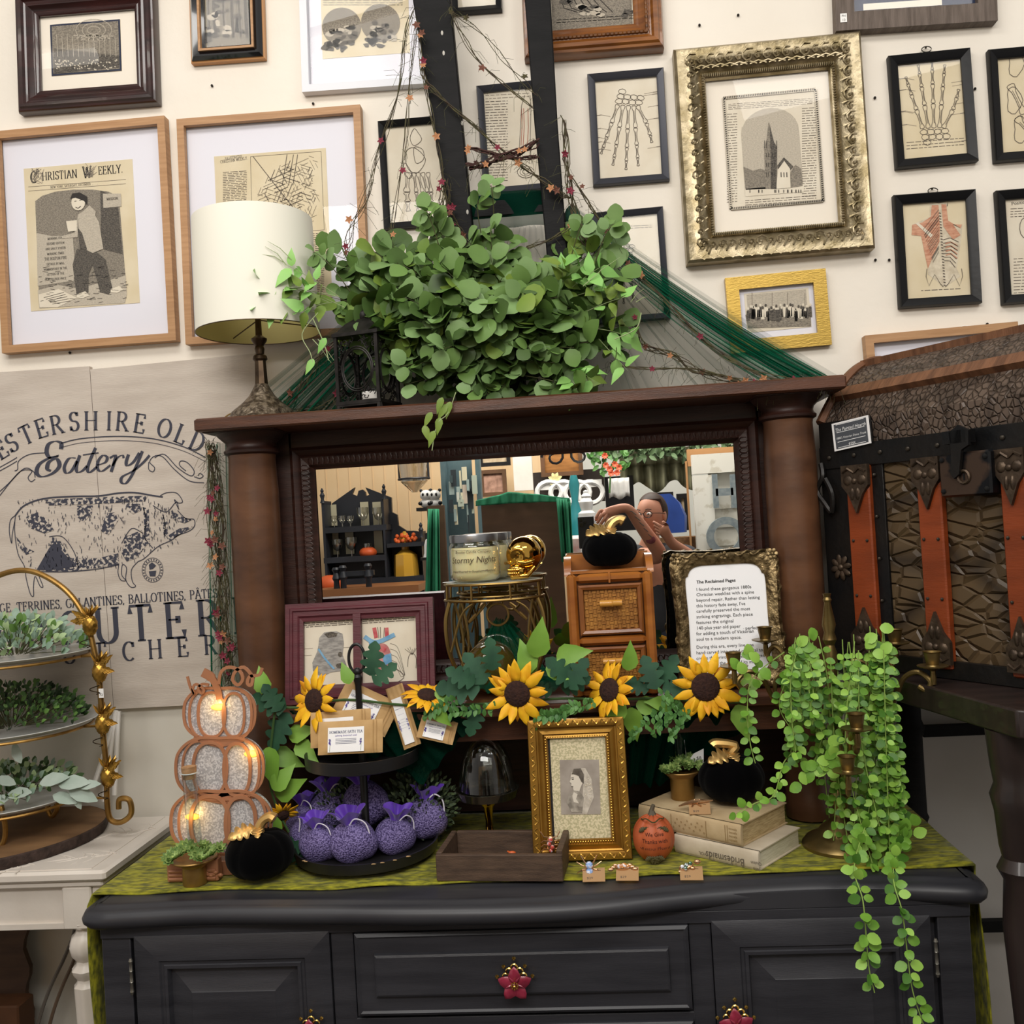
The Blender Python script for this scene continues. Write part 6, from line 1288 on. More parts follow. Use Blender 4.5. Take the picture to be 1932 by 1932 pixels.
# boxwood balls behind
BXD = [mt('dusty_boxwood', '43523a', .6), mt('dusty_boxwood_light', '5d6e4a', .6), mt('dusty_boxwood_deep', '27331f', .7)]
for i, (x, y, r, lab) in enumerate(((652, 1515, 70, 'small dusty green shrub ball behind the tray post, left one'), (790, 1530, 74, 'small dusty green shrub ball between the tray and the glass cloche'))):
    yb_ = 2.17; s_ = yb_ / 1800 * r; c = P(x, y + 8, yb_); random.seed(30 + i); t = thing('boxwood_ball', lab, 'shrub', loc=(c.x, c.y, ZV), group='small boxwood balls'); b = MB(BXD[0]); c.z = ZV + s_ * .85
    for k in range(1500):
        th, ph = rnd(.0, pi), rnd(0, 2 * pi); d = Vector((sin(th) * cos(ph), sin(th) * sin(ph), cos(th))); p = c + Vector((d.x * s_, d.y * s_, d.z * s_ * .85)) * rnd(.6, 1.02)
        b.m(random.choice(BXD)); b.leaf(p, d + Vector((rnd(-.7, .7), rnd(-.7, .7), rnd(-.2, .9))), Vector((rnd(-1, 1), -1, rnd(0, 1))), .013, .006, 'oval', .1, .1)
    b.build('foliage', t, smooth=60); b = MB(STM); b.lathe([(.02, ZV), (.02, ZV + .03)], (c.x, c.y, 0), 10); b.build('stems', t)
# glass cloche on a gold pedestal
yC = 2.12; s_ = yC / 1800; c = P(920, 1500, yC); t = thing('glass_cloche', 'bell-shaped glass cloche with a gold knob on a slim gold pedestal plate', 'cloche', loc=(c.x, yC, ZV))
zp = P(920, 1497, yC).z; r = 61 * s_
b = MB(CHROME); b.lathe([(.035, ZV), (.036, ZV + .004), (.02, ZV + .012), (.009, ZV + .03), (.0075, zp - .06), (.011, zp - .03), (.02, zp - .018), (r * .7, zp - .009)], (c.x, yC, 0), 40); b.build('pedestal', t)
b = MB(mt('smoky_plate', '6f6a5c', .1, metal=.9)); b.lathe([(r * .6, zp - .012), (r * .9, zp - .006), (r, zp + .012), (r * .98, zp + .013), (r * .85, zp), (.01, zp - .003)], (c.x, yC, 0), 48); b.build('plate', t)
rd = 55 * s_; zt2 = P(915, 1388, yC).z; H = zt2 - zp; b = MB(glassy('cloche_glass', 'f0f2f0', .02, .05)); b.lathe([(rd * 1.0, zp + .002), (rd * .97, zp + H * .15), (rd * .93, zp + H * .35), (rd * .85, zp + H * .55), (rd * .7, zp + H * .75), (rd * .48, zp + H * .89), (rd * .2, zp + H * .985), (.004, zt2)], (c.x, yC, 0), 56); b.build('glass_dome', t, smooth=80)
b = MB(CHROME); b.lathe([(.012, zt2 - .002), (.008, zt2 + .004), (.006, zt2 + .008), (.012, zt2 + .015), (.0125, zt2 + .021), (.006, zt2 + .027), (.007, zt2 + .03), (.002, zt2 + .034)], (c.x, yC, 0), 20); b.build('knob', t)
# wooden box
BXW = mt('weathered_box', '5b4738', .6, col2='443429', vs=8, st=(2, 14, 14), bump=.25)
a0, a1 = PZ(824, 1663, ZV), PZ(1063, 1664, ZV); ang = atan2(a1.y - a0.y, a1.x - a0.x); W_ = (a1 - a0).length; D_ = .15; hb = 50 * 1.9 / 1800
t = thing('wooden_box_tray', 'open weathered brown wooden box with a pink insect brooch on its rim', 'box', M=LM(a0, ang))
for nm, cc, dd in (('front_panel', (W_ / 2, .006, hb / 2), (W_, .012, hb)), ('back_panel', (W_ / 2, D_ - .006, hb / 2 + .002), (W_ - .024, .012, hb)), ('end_panel', (.006, D_ / 2, hb / 2 + .003), (.012, D_ - .012, hb)), ('end_panel', (W_ - .006, D_ / 2, hb / 2 + .004), (.012, D_ - .012, hb + .006)), ('bottom_board', (W_ / 2, D_ / 2, .005), (W_ - .01, D_ - .01, .008))):
    b = MB(BXW); b.box(cc, dd, bev=.0015); b.build(nm, t, world=False)
# portrait in gold frame
q4 = [(996, 1359), (1182, 1357), (1189, 1619), (1003, 1622)]; yF = 2.0
M_, Wf, Hf = quadM(q4, yF, yF); pb = P(1096, 1622, yF); lean = radians(-9); M_ = Matrix.Translation((M_.translation.x, yF + .03, (ZV + Hf / 2 * cos(lean)))) @ Matrix.Rotation(lean, 4, 'X')
GF = mt('antique_gold_frame', 'a67c33', .34, metal=.7, col2='8d6627', vs=14); PATP = mt('paisley_paper', 'ddd0ac', .8, col2='b9b08a', vs=230, lo=.46, hi=.54, kind='noise')
def art_lady(b, q, R):
    x0, x1, z0, z1 = R; b.m(mt('dark_slip', '1d1a1c', .7)).face([(x0, z0), (x0 + .006, z0), (x0 + .006, z1), (x0, z1)], T1)
    GRY = mt('portrait_grey', 'a99f94', .8, col2='958b80', vs=30); z = lambda x, y: (800 + x / 3.45, 1220 + y / 3.45)
    poly(b, q, [z(883, 738), z(1138, 735), z(1150, 1090), z(893, 1092)], GRY, T2)
    poly(b, q, [z(*p) for p in ((1000, 790), (1050, 790), (1090, 860), (1105, 980), (1060, 1090), (1030, 1085), (1035, 900), (1020, 840))], mt('veil_pale', 'cfc6b8', .8, col2='b2a899', vs=90), T3)
    poly(b, q, [z(*p) for p in ((955, 840), (962, 815), (1000, 805), (1030, 830), (1034, 880), (1018, 920), (1010, 945), (975, 935), (968, 915), (958, 905), (960, 890), (948, 880), (955, 862))], mt('face_pale', 'd8cfc0', .8), T4)
    poly(b, q, [z(*p) for p in ((960, 830), (975, 795), (1020, 790), (1040, 830), (1040, 890), (1025, 880), (1005, 840), (975, 830))], mt('hair_dark', '4b443d', .8, col2='6e655a', vs=90), T4 - .0004)
    poly(b, q, [z(*p) for p in ((975, 935), (1015, 940), (1040, 980), (1030, 1075), (960, 1075), (930, 1010), (945, 960))], mt('dress_grey', '7c746a', .8, col2='b9b0a2', vs=60), T4)
    poly(b, q, [z(*p) for p in ((975, 945), (1000, 960), (990, 990), (1010, 1020), (975, 1010), (965, 970))], mt('face_pale', 'd8cfc0', .8), T4 - .0005)
    b.m(INK); b.ribbon([q(*z(962, 862)), q(*z(975, 860))], .0012, T4 - .0008); b.ribbon([q(*z(957, 853)), q(*z(975, 850))], .0008, T4 - .0008); b.ribbon([q(*z(960, 908)), q(*z(972, 910))], .001, T4 - .0008)
    b.m(PAPER2)
    for i in range(26): x, y = rnd(1040, 1095), rnd(850, 1000); b.ball((q(*z(x, y))[0], T4, q(*z(x, y))[1]), (.0013, .0003, .0013), 5, 3)
def _gf(t, W, H, M):
    b = MB(mt('bright_relief', 'cda04a', .3, metal=.85)); 
    for s in (-1, 1):
        for i in range(9): 
            f = -1 + 2 * (i + .5) / 9
            for x, z, v in ((f * (W / 2 - .012), s * (H / 2 - .009), 0), (s * (W / 2 - .009), f * (H / 2 - .012), 1)):
                L = .0085; pts = [(-L, -.25), (-.5 * L, .5), (0, 0), (.5 * L, -.5), (L, .3)]
                b.tube([(x + (p[0] if not v else p[1] * .008), -.0225, z + (p[1] * .008 if not v else p[0] * 1.3)) for p in spline(pts, 3)], .0018, 5); b.ball((x, -.0225, z), (.003, .002, .003), 6, 4)
    b.build('leaf_relief', t, world=False)
    b = MB(mt('bright_relief', 'cda04a', .3, metal=.85)); w, h = W - .074, H - .074
    for s in (-1, 1):
        for i in range(40): b.ball((s * w / 2, -.0155, -h / 2 + h * i / 39), .0016, 6, 4)
        for i in range(26): b.ball((-w / 2 + w * i / 25, -.0155, s * h / 2), .0016, 6, 4)
    b.build('bead_border', t, world=False)
    b = MB(M_blk); b.box((0, .05, -H / 2 + .1), (.05, .006, .2), R=Matrix.Rotation(radians(28), 3, 'X')); b.build('strut', t, world=False)
pic('framed_picture', 'portrait of a veiled woman in profile in an antique gold frame standing on velvet', None, .026, sc_prof(.042, .026, ((0, 0), (0, .7), (.04, .85), (.2, .9), (.4, .82), (.43, .55), (.5, .5), (.75, .75), (.82, .5), (.95, .55), (1, .3))), GF, None, 0, 'full', art_lady, pm=PATP, extra=_gf, M=(M_, Wf, Hf), cat='picture')
# ceramic pumpkin
c = PZ(1237, 1630, ZV); r = 39 * c.y / 1800; c.y += r * .6; hC = 88 * c.y / 1800
t = thing('ceramic_pumpkin', 'small orange ceramic pumpkin with thanksgiving words in front of the books', 'pumpkin', loc=(c.x, c.y, ZV)); b = MB(mt('terracotta_orange', 'b85c35', .5, col2='a44c2a', vs=20, bump=.2))
fnp = lambda th, ph: (1 - .07 * (1 - abs(cos(3.5 * ph)) ** .6)) * (1 + .06 * cos(th))
b.ball((c.x, c.y, ZV + hC / 2), (r * 1.02, r * 1.02, hC / 2), 56, 20, fn=fnp); b.build('body', t, smooth=80)
b = MB(mt('stem_grey_brown', '5b5345', .6)); b.tube([(c.x, c.y, ZV + hC * .95), (c.x, c.y, ZV + hC * 1.05), (c.x + .004, c.y - .002, ZV + hC * 1.16)], [.009, .005, .004], 8); b.build('stem', t)
b = MB(mt('painted_green_brown', '4a4426', .6)); random.seed(6)
for a, zf in ((-2.1, .78), (-1.05, .78), (-1.8, .18), (-1.4, .18), (-1.6, .16)):
    th = math.acos(max(-1, min(1, -(zf * 2 - 1)))); g = fnp(th, a) * 1.02; p = Vector((c.x + r * g * 1.02 * sin(th) * cos(a), c.y + r * g * 1.02 * sin(th) * sin(a), ZV + hC * zf)); n_ = Vector((cos(a), sin(a), .1))
    for k in range(3): b.leaf(p + n_ * .001, (sin(a) * (k - 1) * 1.2 + rnd(-.2, .2), 0, -1 + .3 * abs(k - 1)), n_, .015, .011, 'lobed', .0, .1)
b.tube([(c.x + r * .55 * cos(a), c.y + r * .9 * sin(a), ZV + hC * .93 + .003 * sin(a * 5)) for a in [-2.9 + k * .15 for k in range(19)]], .001, 4); b.build('vine_decoration', t, solid=.0008)
b = MB(mt('letter_brown', '4a241a', .7))
for i, tx in enumerate(('We Give', 'Thanks with', 'Grateful Hearts')):
    vs, fs, wd = sans(tx); size = .0088; V_ = []; zz = ZV + hC * (.62 - .14 * i); th = math.acos(max(-1, min(1, -((zz - ZV) / hC * 2 - 1))))
    for x, y in vs: a = -pi / 2 + (x - wd / 2) * size / r * .92; g = 1.0 * (1 - .07 * (1 - abs(cos(3.5 * a)) ** .6)) * (1 + .06 * cos(th)) * 1.035 * sin(th); V_.append((c.x + r * g * cos(a), c.y + r * g * sin(a), zz + y * size))
    b.add(V_, fs)
b.build('lettering', t, smooth=0)
# books
def book(label, Cn, Cr, Cl, z, h, cov, page, spine_txt=None, art=None):
    """near corner, right corner, left corner (pixels, on height z)"""
    n_, r_, l_ = PZ(*Cn, z), PZ(*Cr, z), PZ(*Cl, z); ux = (n_ - l_); W = ux.length; ux.normalize(); uy = Vector((-ux.y, ux.x, 0)); D = abs((r_ - n_).dot(uy)); M = Matrix(((ux.x, uy.x, 0, l_.x), (ux.y, uy.y, 0, l_.y), (0, 0, 1, z), (0, 0, 0, 1)))
    t = thing('book', label, 'book', M=M, group='old books stacked by the candelabra'); b = MB(cov); e = .0022
    b.box((W / 2, D / 2, e / 2), (W, D, e)); b.box((W / 2, D / 2, h - e / 2), (W, D, e))
    b.rings([[(x, .007 * (1 - cos(a)) * -0.6 + .002, h / 2 - h / 2 * cos(a) * 1) if False else (x, -.005 * sin(a) + .001, h / 2 - h / 2 * cos(a)) for a in [pi * k / 8 for k in range(9)]] + [(x, .004, h), (x, .004, 0)] for x in (0, W)]); b.build('cover', t, world=False)
    b = MB(page); b.box((W / 2, D / 2 + .003, h / 2), (W - .008, D - .012, h - 2 * e)); b.build('pages', t, world=False)
    if art: b = MB(INK2); art(b, W, D, h); b.build('cover_print', t, world=False, smooth=0)
    return t, M, W, D
PGS = mt('old_pages', 'cdb78a', .8, col2='a88f63', vs=50, st=(1, 1, 14)); PGW = mt('cream_pages', 'd9d2bd', .8, col2='c5bda5', vs=50, st=(1, 1, 14))
CV1 = mt('tan_cloth_cover', 'cbb48d', .75, col2='bba27b', vs=20, bump=.2); CV2 = mt('cream_cloth_cover', 'd3c6b0', .75, col2='c6b8a1', vs=20, bump=.15)
def sp1(b, W, D, h):
    b.m(mt('gilt_brown', '8f7347', .6))
    for x in (.14, .16, .34, .68, .86, .88): b.ribbon([(W * x, h * .12), (W * x, h * .88)], .0012, -.0047)
    for i in range(16): b.text('o', W * (.36 + .02 * i), h * (.25 + .5 * ((i * 7) % 5) / 5), .006, -.0048)
    for i in range(4): b.text('novels', W * .93, h * (.2 + i * .17), .0055, -.0048)
    b.text('vol', W * .25, h * .4, .008, -.0048)
def sp2(b, W, D, h):
    b.m(mt('spine_ink', '5f564c', .7)); o = len(b.v)
    b.text('Bridesmaids', 0, 0, .0165, -.0052, 'c', wx=.82); b.text('The', -.038, .019, .009, -.0052, 'c'); b.text('VOL', .052, .004, .007, -.0052, 'c'); b.text('Julia', -.07, .012, .007, -.0052); b.text('Quinn', -.07, .0, .007, -.0052)
    for v in b.v[o:]: v.x, v.z = W * .62 - v.x, h * .48 - v.z
hb1 = .042
t, MB2, WB, DB = book('bottom cream book of the pair by the candelabra, spine lettering upside down', (1434, 1643), (1520, 1597), (1275, 1607), ZV, .038, CV2, PGW, art=sp2)
zb2 = ZV + .0385
t, MB1, WT1, DT1 = book('top tan patterned book of the pair, carrying a velvet pumpkin', (1401, 1598), (1480, 1552), (1208, 1555), zb2, .044, CV1, PGS, art=sp1)
zbt = zb2 + .0445
vpumpkin('black velvet pumpkin sitting on the two stacked old books', 1388, 1524, 61, 92, zbt, 3)
t, c, h, R = cup('gold pedestal cup of succulents with a white card on the stacked books', 1289, 1460, 1512, 22, 37, 12, 1440, zbt, 0, 2)
b = MB(LBL); b.prism([(c.x + .004, 0), (c.x + .05, .008), (c.x + .052, .04), (c.x + .03, .03)], c.y + .004, c.y + .0045)
for v in b.v: v.z += ZV * 0 + zbt + h + .004
b.m(INK); b.text('$8', c.x + .04, zbt + h + .02, .008, c.y + .0035); b.build('small_card', label='small white price card tucked into the succulents on the books', cat='card')
testtube('slim clear glass tube rising from the succulents in front of the large sunflower', P(1284, 1440, c.y), P(1277, 1302, c.y), .0145, False)
# brooches on cards
KC = mt('brooch_card', 'b08b62', .7); RG = mt('rose_gold', 'd9ae86', .25, metal=.9)
def gem(h, c): return mt('gem_' + h, c, .08, coat=1, col2='f2f4ff', vs=150, lo=.5, hi=.62)
def brooch(kind, label, px, py, z, cardq=None, up=None, s=1, card=True):
    p = PZ(px, py, z); t = thing('brooch', label, 'brooch', loc=p, group='jewelled insect brooches on kraft cards'); s *= 1
    if card: b = MB(KC); b.M = Matrix.Translation(p + Vector((.008, -.010, .0075))) @ Matrix.Rotation(rnd(-.15, .15), 4, 'Z') @ Matrix.Rotation(radians(22), 4, 'X'); b.box((0, 0, .0008), (.044, .038, .001)); b.m(INK); b.box((.011, .011, .0015), (.006, .001, .0004)); b.m(INK2); vs, fs, wd = sans('$29'); b.add([(-.014 + x * .006, -.012 + y * .006, .0016) for x, y in vs], fs); b.build('card', t)
    q = p + Vector((0, .004, .016)); b = MB(RG); g = {'spider': gem('blue', '8fb2ea'), 'crab': gem('amber', 'd58a3a'), 'turtle': gem('green', '2f5f43'), 'lobster': gem('coral', 'd2564a'), 'lizard': RG}[kind]
    if kind == 'spider':
        for i in range(8): a = (-.9 + .6 * (i % 4)) + (0 if i < 4 else pi); a = a if i < 4 else pi - (-.9 + .6 * (i % 4)); d = Vector((cos(a), 0, sin(a))); b.tube([q, q + d * .015 + Vector((0, -.004, .003)), q + d * .026 + Vector((0, -.001, -.001 if sin(a) < 0 else .006))], [.0016, .0016, .0011], 6)
    elif kind == 'crab':
        for s_ in (-1, 1):
            for i in range(3): b.ball(q + Vector((s_ * (.014 + .005 * i), -.003 * i, .004 - .003 * i)), (.006, .003, .0035), 8, 5)
        b.ball(q, (.015, .008, .007), 14, 8)
    elif kind == 'turtle':
        b.ball(q, (.016, .009, .005), 14, 8, R=Matrix.Rotation(-.35, 3, 'Y')); b.ball(q + Vector((.022, 0, .009)), (.007, .005, .005), 8, 6)
        for s_ in (-1, 1): b.ball(q + Vector((s_ * .012, -.006, -.004 + .003 * s_)), (.005, .003, .003), 7, 5)
    elif kind == 'lobster':
        b.ball(q, (.009, .006, .017), 14, 8)
        for s_ in (-1, 1):
            for i in range(4): b.tube([q + Vector((0, 0, .012 - i * .008)), q + Vector((s_ * .014, -.003, .016 - i * .008)), q + Vector((s_ * .02, 0, (.026 if i == 0 else .012) - i * .009))], .0014, 5)
    else:
        b.tube([Vector(v) for v in spline([tuple(q + Vector(v)) for v in ((-.034, 0, -.006), (-.015, 0, 0), (.005, -.003, .004), (.02, 0, .003), (.038, 0, .004))], 5)], [.001 + .004 * sin(pi * k / 20) for k in range(21)], 7)
        for v in ((-.008, -.012, -.004), (.012, -.012, -.004)): b.tube([q, q + Vector(v)], .0015, 5)
    b.build('setting', t)
    b = MB(g); random.seed(3)
    L = {'spider': [(0, -.005, -.005, .0075), (0, -.005, .008, .0075)], 'crab': [(-.006, -.005, .004, .005), (.003, -.005, .005, .0055), (.01, -.003, .003, .004)], 'turtle': [(-.008, -.005, .002, .004), (0, -.006, .005, .0045), (.008, -.005, .008, .004), (-.002, -.009, 0, .004)], 'lobster': [(0, -.006, .01, .005), (-.003, -.006, .002, .0045), (.003, -.006, -.005, .0045), (0, -.006, -.012, .004)], 'lizard': [(0, -.003, .006, .003), (.01, -.003, .006, .003)]}[kind]
    for x, y, z_, r in L: b.ball(q + Vector((x, y, z_)), r, 8, 6)
    b.build('stones', t, smooth=0)
random.seed(12)
brooch('spider', 'brooch with blue stones and eight gold legs in front of the wooden box', 1113, 1655, ZV, s=1)
brooch('crab', 'brooch with amber stones on a kraft card, middle of the front three', 1176, 1653, ZV)
brooch('turtle', 'brooch with green stones and a raised head, in front of the books', 1296, 1652, ZV)
brooch('lizard', 'slim gold lizard brooch on a kraft card lying on the top book', 1312, 1530, zbt, card=True)
p = P(1042, 1598, 1.93); b = None
brooch('lobster', 'brooch with coral pink stones and long legs pinned inside the wooden box', 1040, 1608, ZV + .024, card=False)
b = MB(mt('orange_bit', 'd0602a', .4)); c = P(966, 1606, 1.97); b.ball(c, (.008, .004, .004), 8, 5); b.tube([c, c + Vector((-.01, .004, .002))], .0016, 5)
for v in b.v: v.z += (ZV + .03 - c.z) * 1.0
b.build('orange_pin', label='tiny orange pin lying inside the weathered wooden box', cat='pin')

# brass candelabra
BRA = mt('aged_brass', '8f7a4c', .32, metal=.85, col2='6d5a36', vs=14)
cB = PZ(1592, 1620, ZV); rB = 72 * (cB.y + .07) / 1800; cB.y += rB * .95; cB.x = P(1590, 1600, cB.y).x; yb_ = cB.y
ZQ = lambda py: P(1572, py, yb_).z
t = thing('candelabra', 'tall aged brass candelabra with curved arms draped in bright green vines', 'candelabra', loc=(cB.x, yb_, ZV))
b = MB(BRA); b.lathe([(rB, ZV), (rB * 1.0, ZV + .006), (rB * .9, ZV + .016), (rB * .62, ZV + .026), (rB * .56, ZV + .034), (rB * .5, ZV + .04), (.026, ZV + .052), (.014, ZV + .062), (.0125, ZV + .07), (.019, ZV + .09), (.0215, ZV + .105), (.014, ZV + .118), (.018, ZV + .122), (.0125, ZV + .13), (.02, ZV + .135), (.012, ZV + .142)], (cB.x, yb_, 0), 44); b.build('base', t)
zt3 = P(1553, 1120, yb_).z; zc_ = ZV + .14
b = MB(BRA); Hh_ = zt3 - zc_; b.lathe([(.011, zc_), (.0125, zc_ + Hh_ * .2), (.016, zc_ + Hh_ * .21), (.01, zc_ + Hh_ * .23), (.0125, zc_ + Hh_ * .3), (.0155, zc_ + Hh_ * .44), (.0115, zc_ + Hh_ * .46), (.0135, zc_ + Hh_ * .68), (.009, zc_ + Hh_ * .72), (.0145, zc_ + Hh_ * .75), (.0105, zc_ + Hh_ * .79), (.0145, zc_ + Hh_ * .83), (.0065, zc_ + Hh_ * .95), (.009, zc_ + Hh_ * .965), (.0065, zc_ + Hh_ * .98), (.009, zt3)], (cB.x, yb_, 0), 24); b.build('stem', t)
for i, (x, y, yy) in enumerate(((1385, 1262, yb_ - .05), (1444, 1212, yb_ + .08), (1689, 1218, yb_ - .02), (1760, 1262, yb_ - .13), (1617, 1380, yb_ - .2), (1600, 1460, yb_ - .17))):
    c = P(x, y, yy); b = MB(BRA); lo = i > 3; zr_ = zc_ + Hh_ * (.42 if not lo else .2); o = Vector((cB.x, yb_, zr_)); d = Vector((c.x - cB.x, c.y - yb_, 0)); L = d.length; d.normalize()
    b.lathe([(.004, -.03), (.006, -.02), (.005, -.004), (.012, .0), (.0285, .005), (.029, .007), (.012, .006), (.011, .008), (.0135, .02), (.0155, .032), (.018, .034), (.0155, .033), (.013, .02), (.002, .02)], c, 24); 
    cp = b.build('candle_cup', t)
    b = MB(BRA); dz = c.z - .03 - zr_
    S_ = [tuple(o), tuple(o + d * L * .3 + Vector((0, 0, dz * .1 - .03))), tuple(o + d * L * .58 + Vector((0, 0, dz * .45 - .02))), tuple(o + d * L * .72 + Vector((0, 0, dz * .9 + .012))), tuple(o + d * L * .86 + Vector((0, 0, dz + .022))), tuple(o + d * L * .97 + Vector((0, 0, dz + .005))), tuple(o + d * L * .93 + Vector((0, 0, dz - .012))), tuple(o + d * L * .86 + Vector((0, 0, dz - .006)))]
    b.tube([Vector(p) for p in spline(S_, 6)], .0052, 8)
    k = o + d * L * .6 + Vector((0, 0, dz * .55)); b.tube([Vector(p) for p in spline([tuple(k), tuple(k + Vector((0, 0, .028)) - d * .005), tuple(k + Vector((0, 0, .038)) - d * .03), tuple(k + Vector((0, 0, .022)) - d * .045), tuple(k + Vector((0, 0, .016)) - d * .03)], 5)], .0042, 7)
    b.tube([c + Vector((0, 0, -.03)), c + Vector((0, 0, -.005))], .005, 8); b.build('arm', t)
# trailing string vines
LV = [mt('lime_leaf', '74a238', .45, col2='5f8d2c', vs=40), mt('lime_leaf_light', '8fba4c', .45), mt('lime_leaf_deep', '426f20', .5)]; LS = mt('lime_stem', '8aa850', .6)
t = thing('trailing_vine', 'bright green string vine with small round leaves hanging off the candelabra', 'vine', loc=(cB.x, yb_ - .05, ZV))
fo = MB(LV[0]); st = MB(LS); random.seed(21)
def strand(pts, L=.02, gap=.017, y=None):
    C = [Vector(p) for p in spline([tuple(P(q[0], q[1], q[2] if len(q) > 2 else y)) for q in pts], 8)]; st.m(LS); st.tube(C, .0012, 4); acc = 0; k = 0
    for i in range(1, len(C)):
        acc += (C[i] - C[i - 1]).length
        while acc > gap:
            acc -= gap; k += 1; d = (C[i] - C[i - 1]).normalized(); a = k * 1.6 + rnd(-.3, .3)
            for s_ in (0, pi):
                o = Matrix.Rotation(a + s_, 3, d) @ d.orthogonal().normalized(); o.y = -abs(o.y) * .6; dd = (o + d * .3).normalized(); l_ = L * rnd(.75, 1.15)
                fo.m(random.choice((LV[0], LV[0], LV[1], LV[2]))); fo.leaf(C[i] + dd * .003, dd, Vector((rnd(-.6, .6), -1, rnd(0, .8))), l_, l_ * .82, 'round', rnd(0, .1), rnd(0, .3))
yn = yb_ - .1
strand([(1650, 1210, yn), (1662, 1300, yn), (1680, 1450, yn), (1700, 1560, yn), (1685, 1650, 1.76), (1702, 1720, 1.72), (1712, 1800, 1.72), (1722, 1870, 1.72), (1748, 1950, 1.72)], .021, .019)
strand([(1600, 1260, yn), (1622, 1400, yn), (1640, 1520, yn), (1612, 1630, 1.78), (1628, 1700, 1.72), (1635, 1780, 1.72), (1640, 1830, 1.72), (1650, 1873, 1.72)], .021, .019)
strand([(1500, 1250, yn), (1470, 1330, yn), (1505, 1400, yn), (1478, 1440, yn), (1460, 1500, yn - .06), (1425, 1515, yn - .08), (1390, 1535, yn - .1)], .019, .02)
strand([(1480, 1230, yn), (1420, 1280, yn), (1410, 1340, yn), (1415, 1400, yn), (1425, 1440, yn)], .018, .02)
for i in range(34):
    x0 = (rnd(1480, 1545), rnd(1600, 1672), rnd(1500, 1620))[i % 3]; x1 = x0 + rnd(-20, 45); y0 = rnd(1195, 1260); y1_ = rnd(1380, 1500) if x0 < 1560 else rnd(1450, 1650)
    if x0 < 1560: x1 = x0 + rnd(-30, 60); y1_ = rnd(1340, 1470)
    yy = rnd(yb_ - .14, yb_ + .06); strand([(x0, y0, yy), (x0 + rnd(-20, 20), (y0 + y1_) / 2, yy), (min(x1, 1700), y1_, yy)], .0175, .02)
for i in range(8): x0 = rnd(1640, 1668); strand([(x0, rnd(1180, 1230), yn), (x0 + 16, 1350, yn), (x0 + 26, 1480, yn), (x0 + rnd(20, 40), rnd(1500, 1620), yn)], .019, .017)
for i in range(60):
    x, y = random.choice(((1560, 1440), (1540, 1460), (1590, 1420), (1510, 1215), (1540, 1200), (1650, 1190), (1660, 1230), (1570, 1420), (1680, 1600), (1700, 1560), (1420, 1250))); p = P(x + rnd(-32, 32), y + rnd(-22, 22), yn - .02)
    fo.m(random.choice((LV[0], LV[1]))); a = rnd(0, 6.28); fo.leaf(p, (cos(a), -.3, sin(a)), (rnd(-.4, .4), -1, .3), .026, .022, 'round', .05, .2)
fo.build('leaves', t, smooth=60); st.build('stems', t)
# ---------------------------------------------------------------- things on the ledge under the glass
ZL = zl + .001
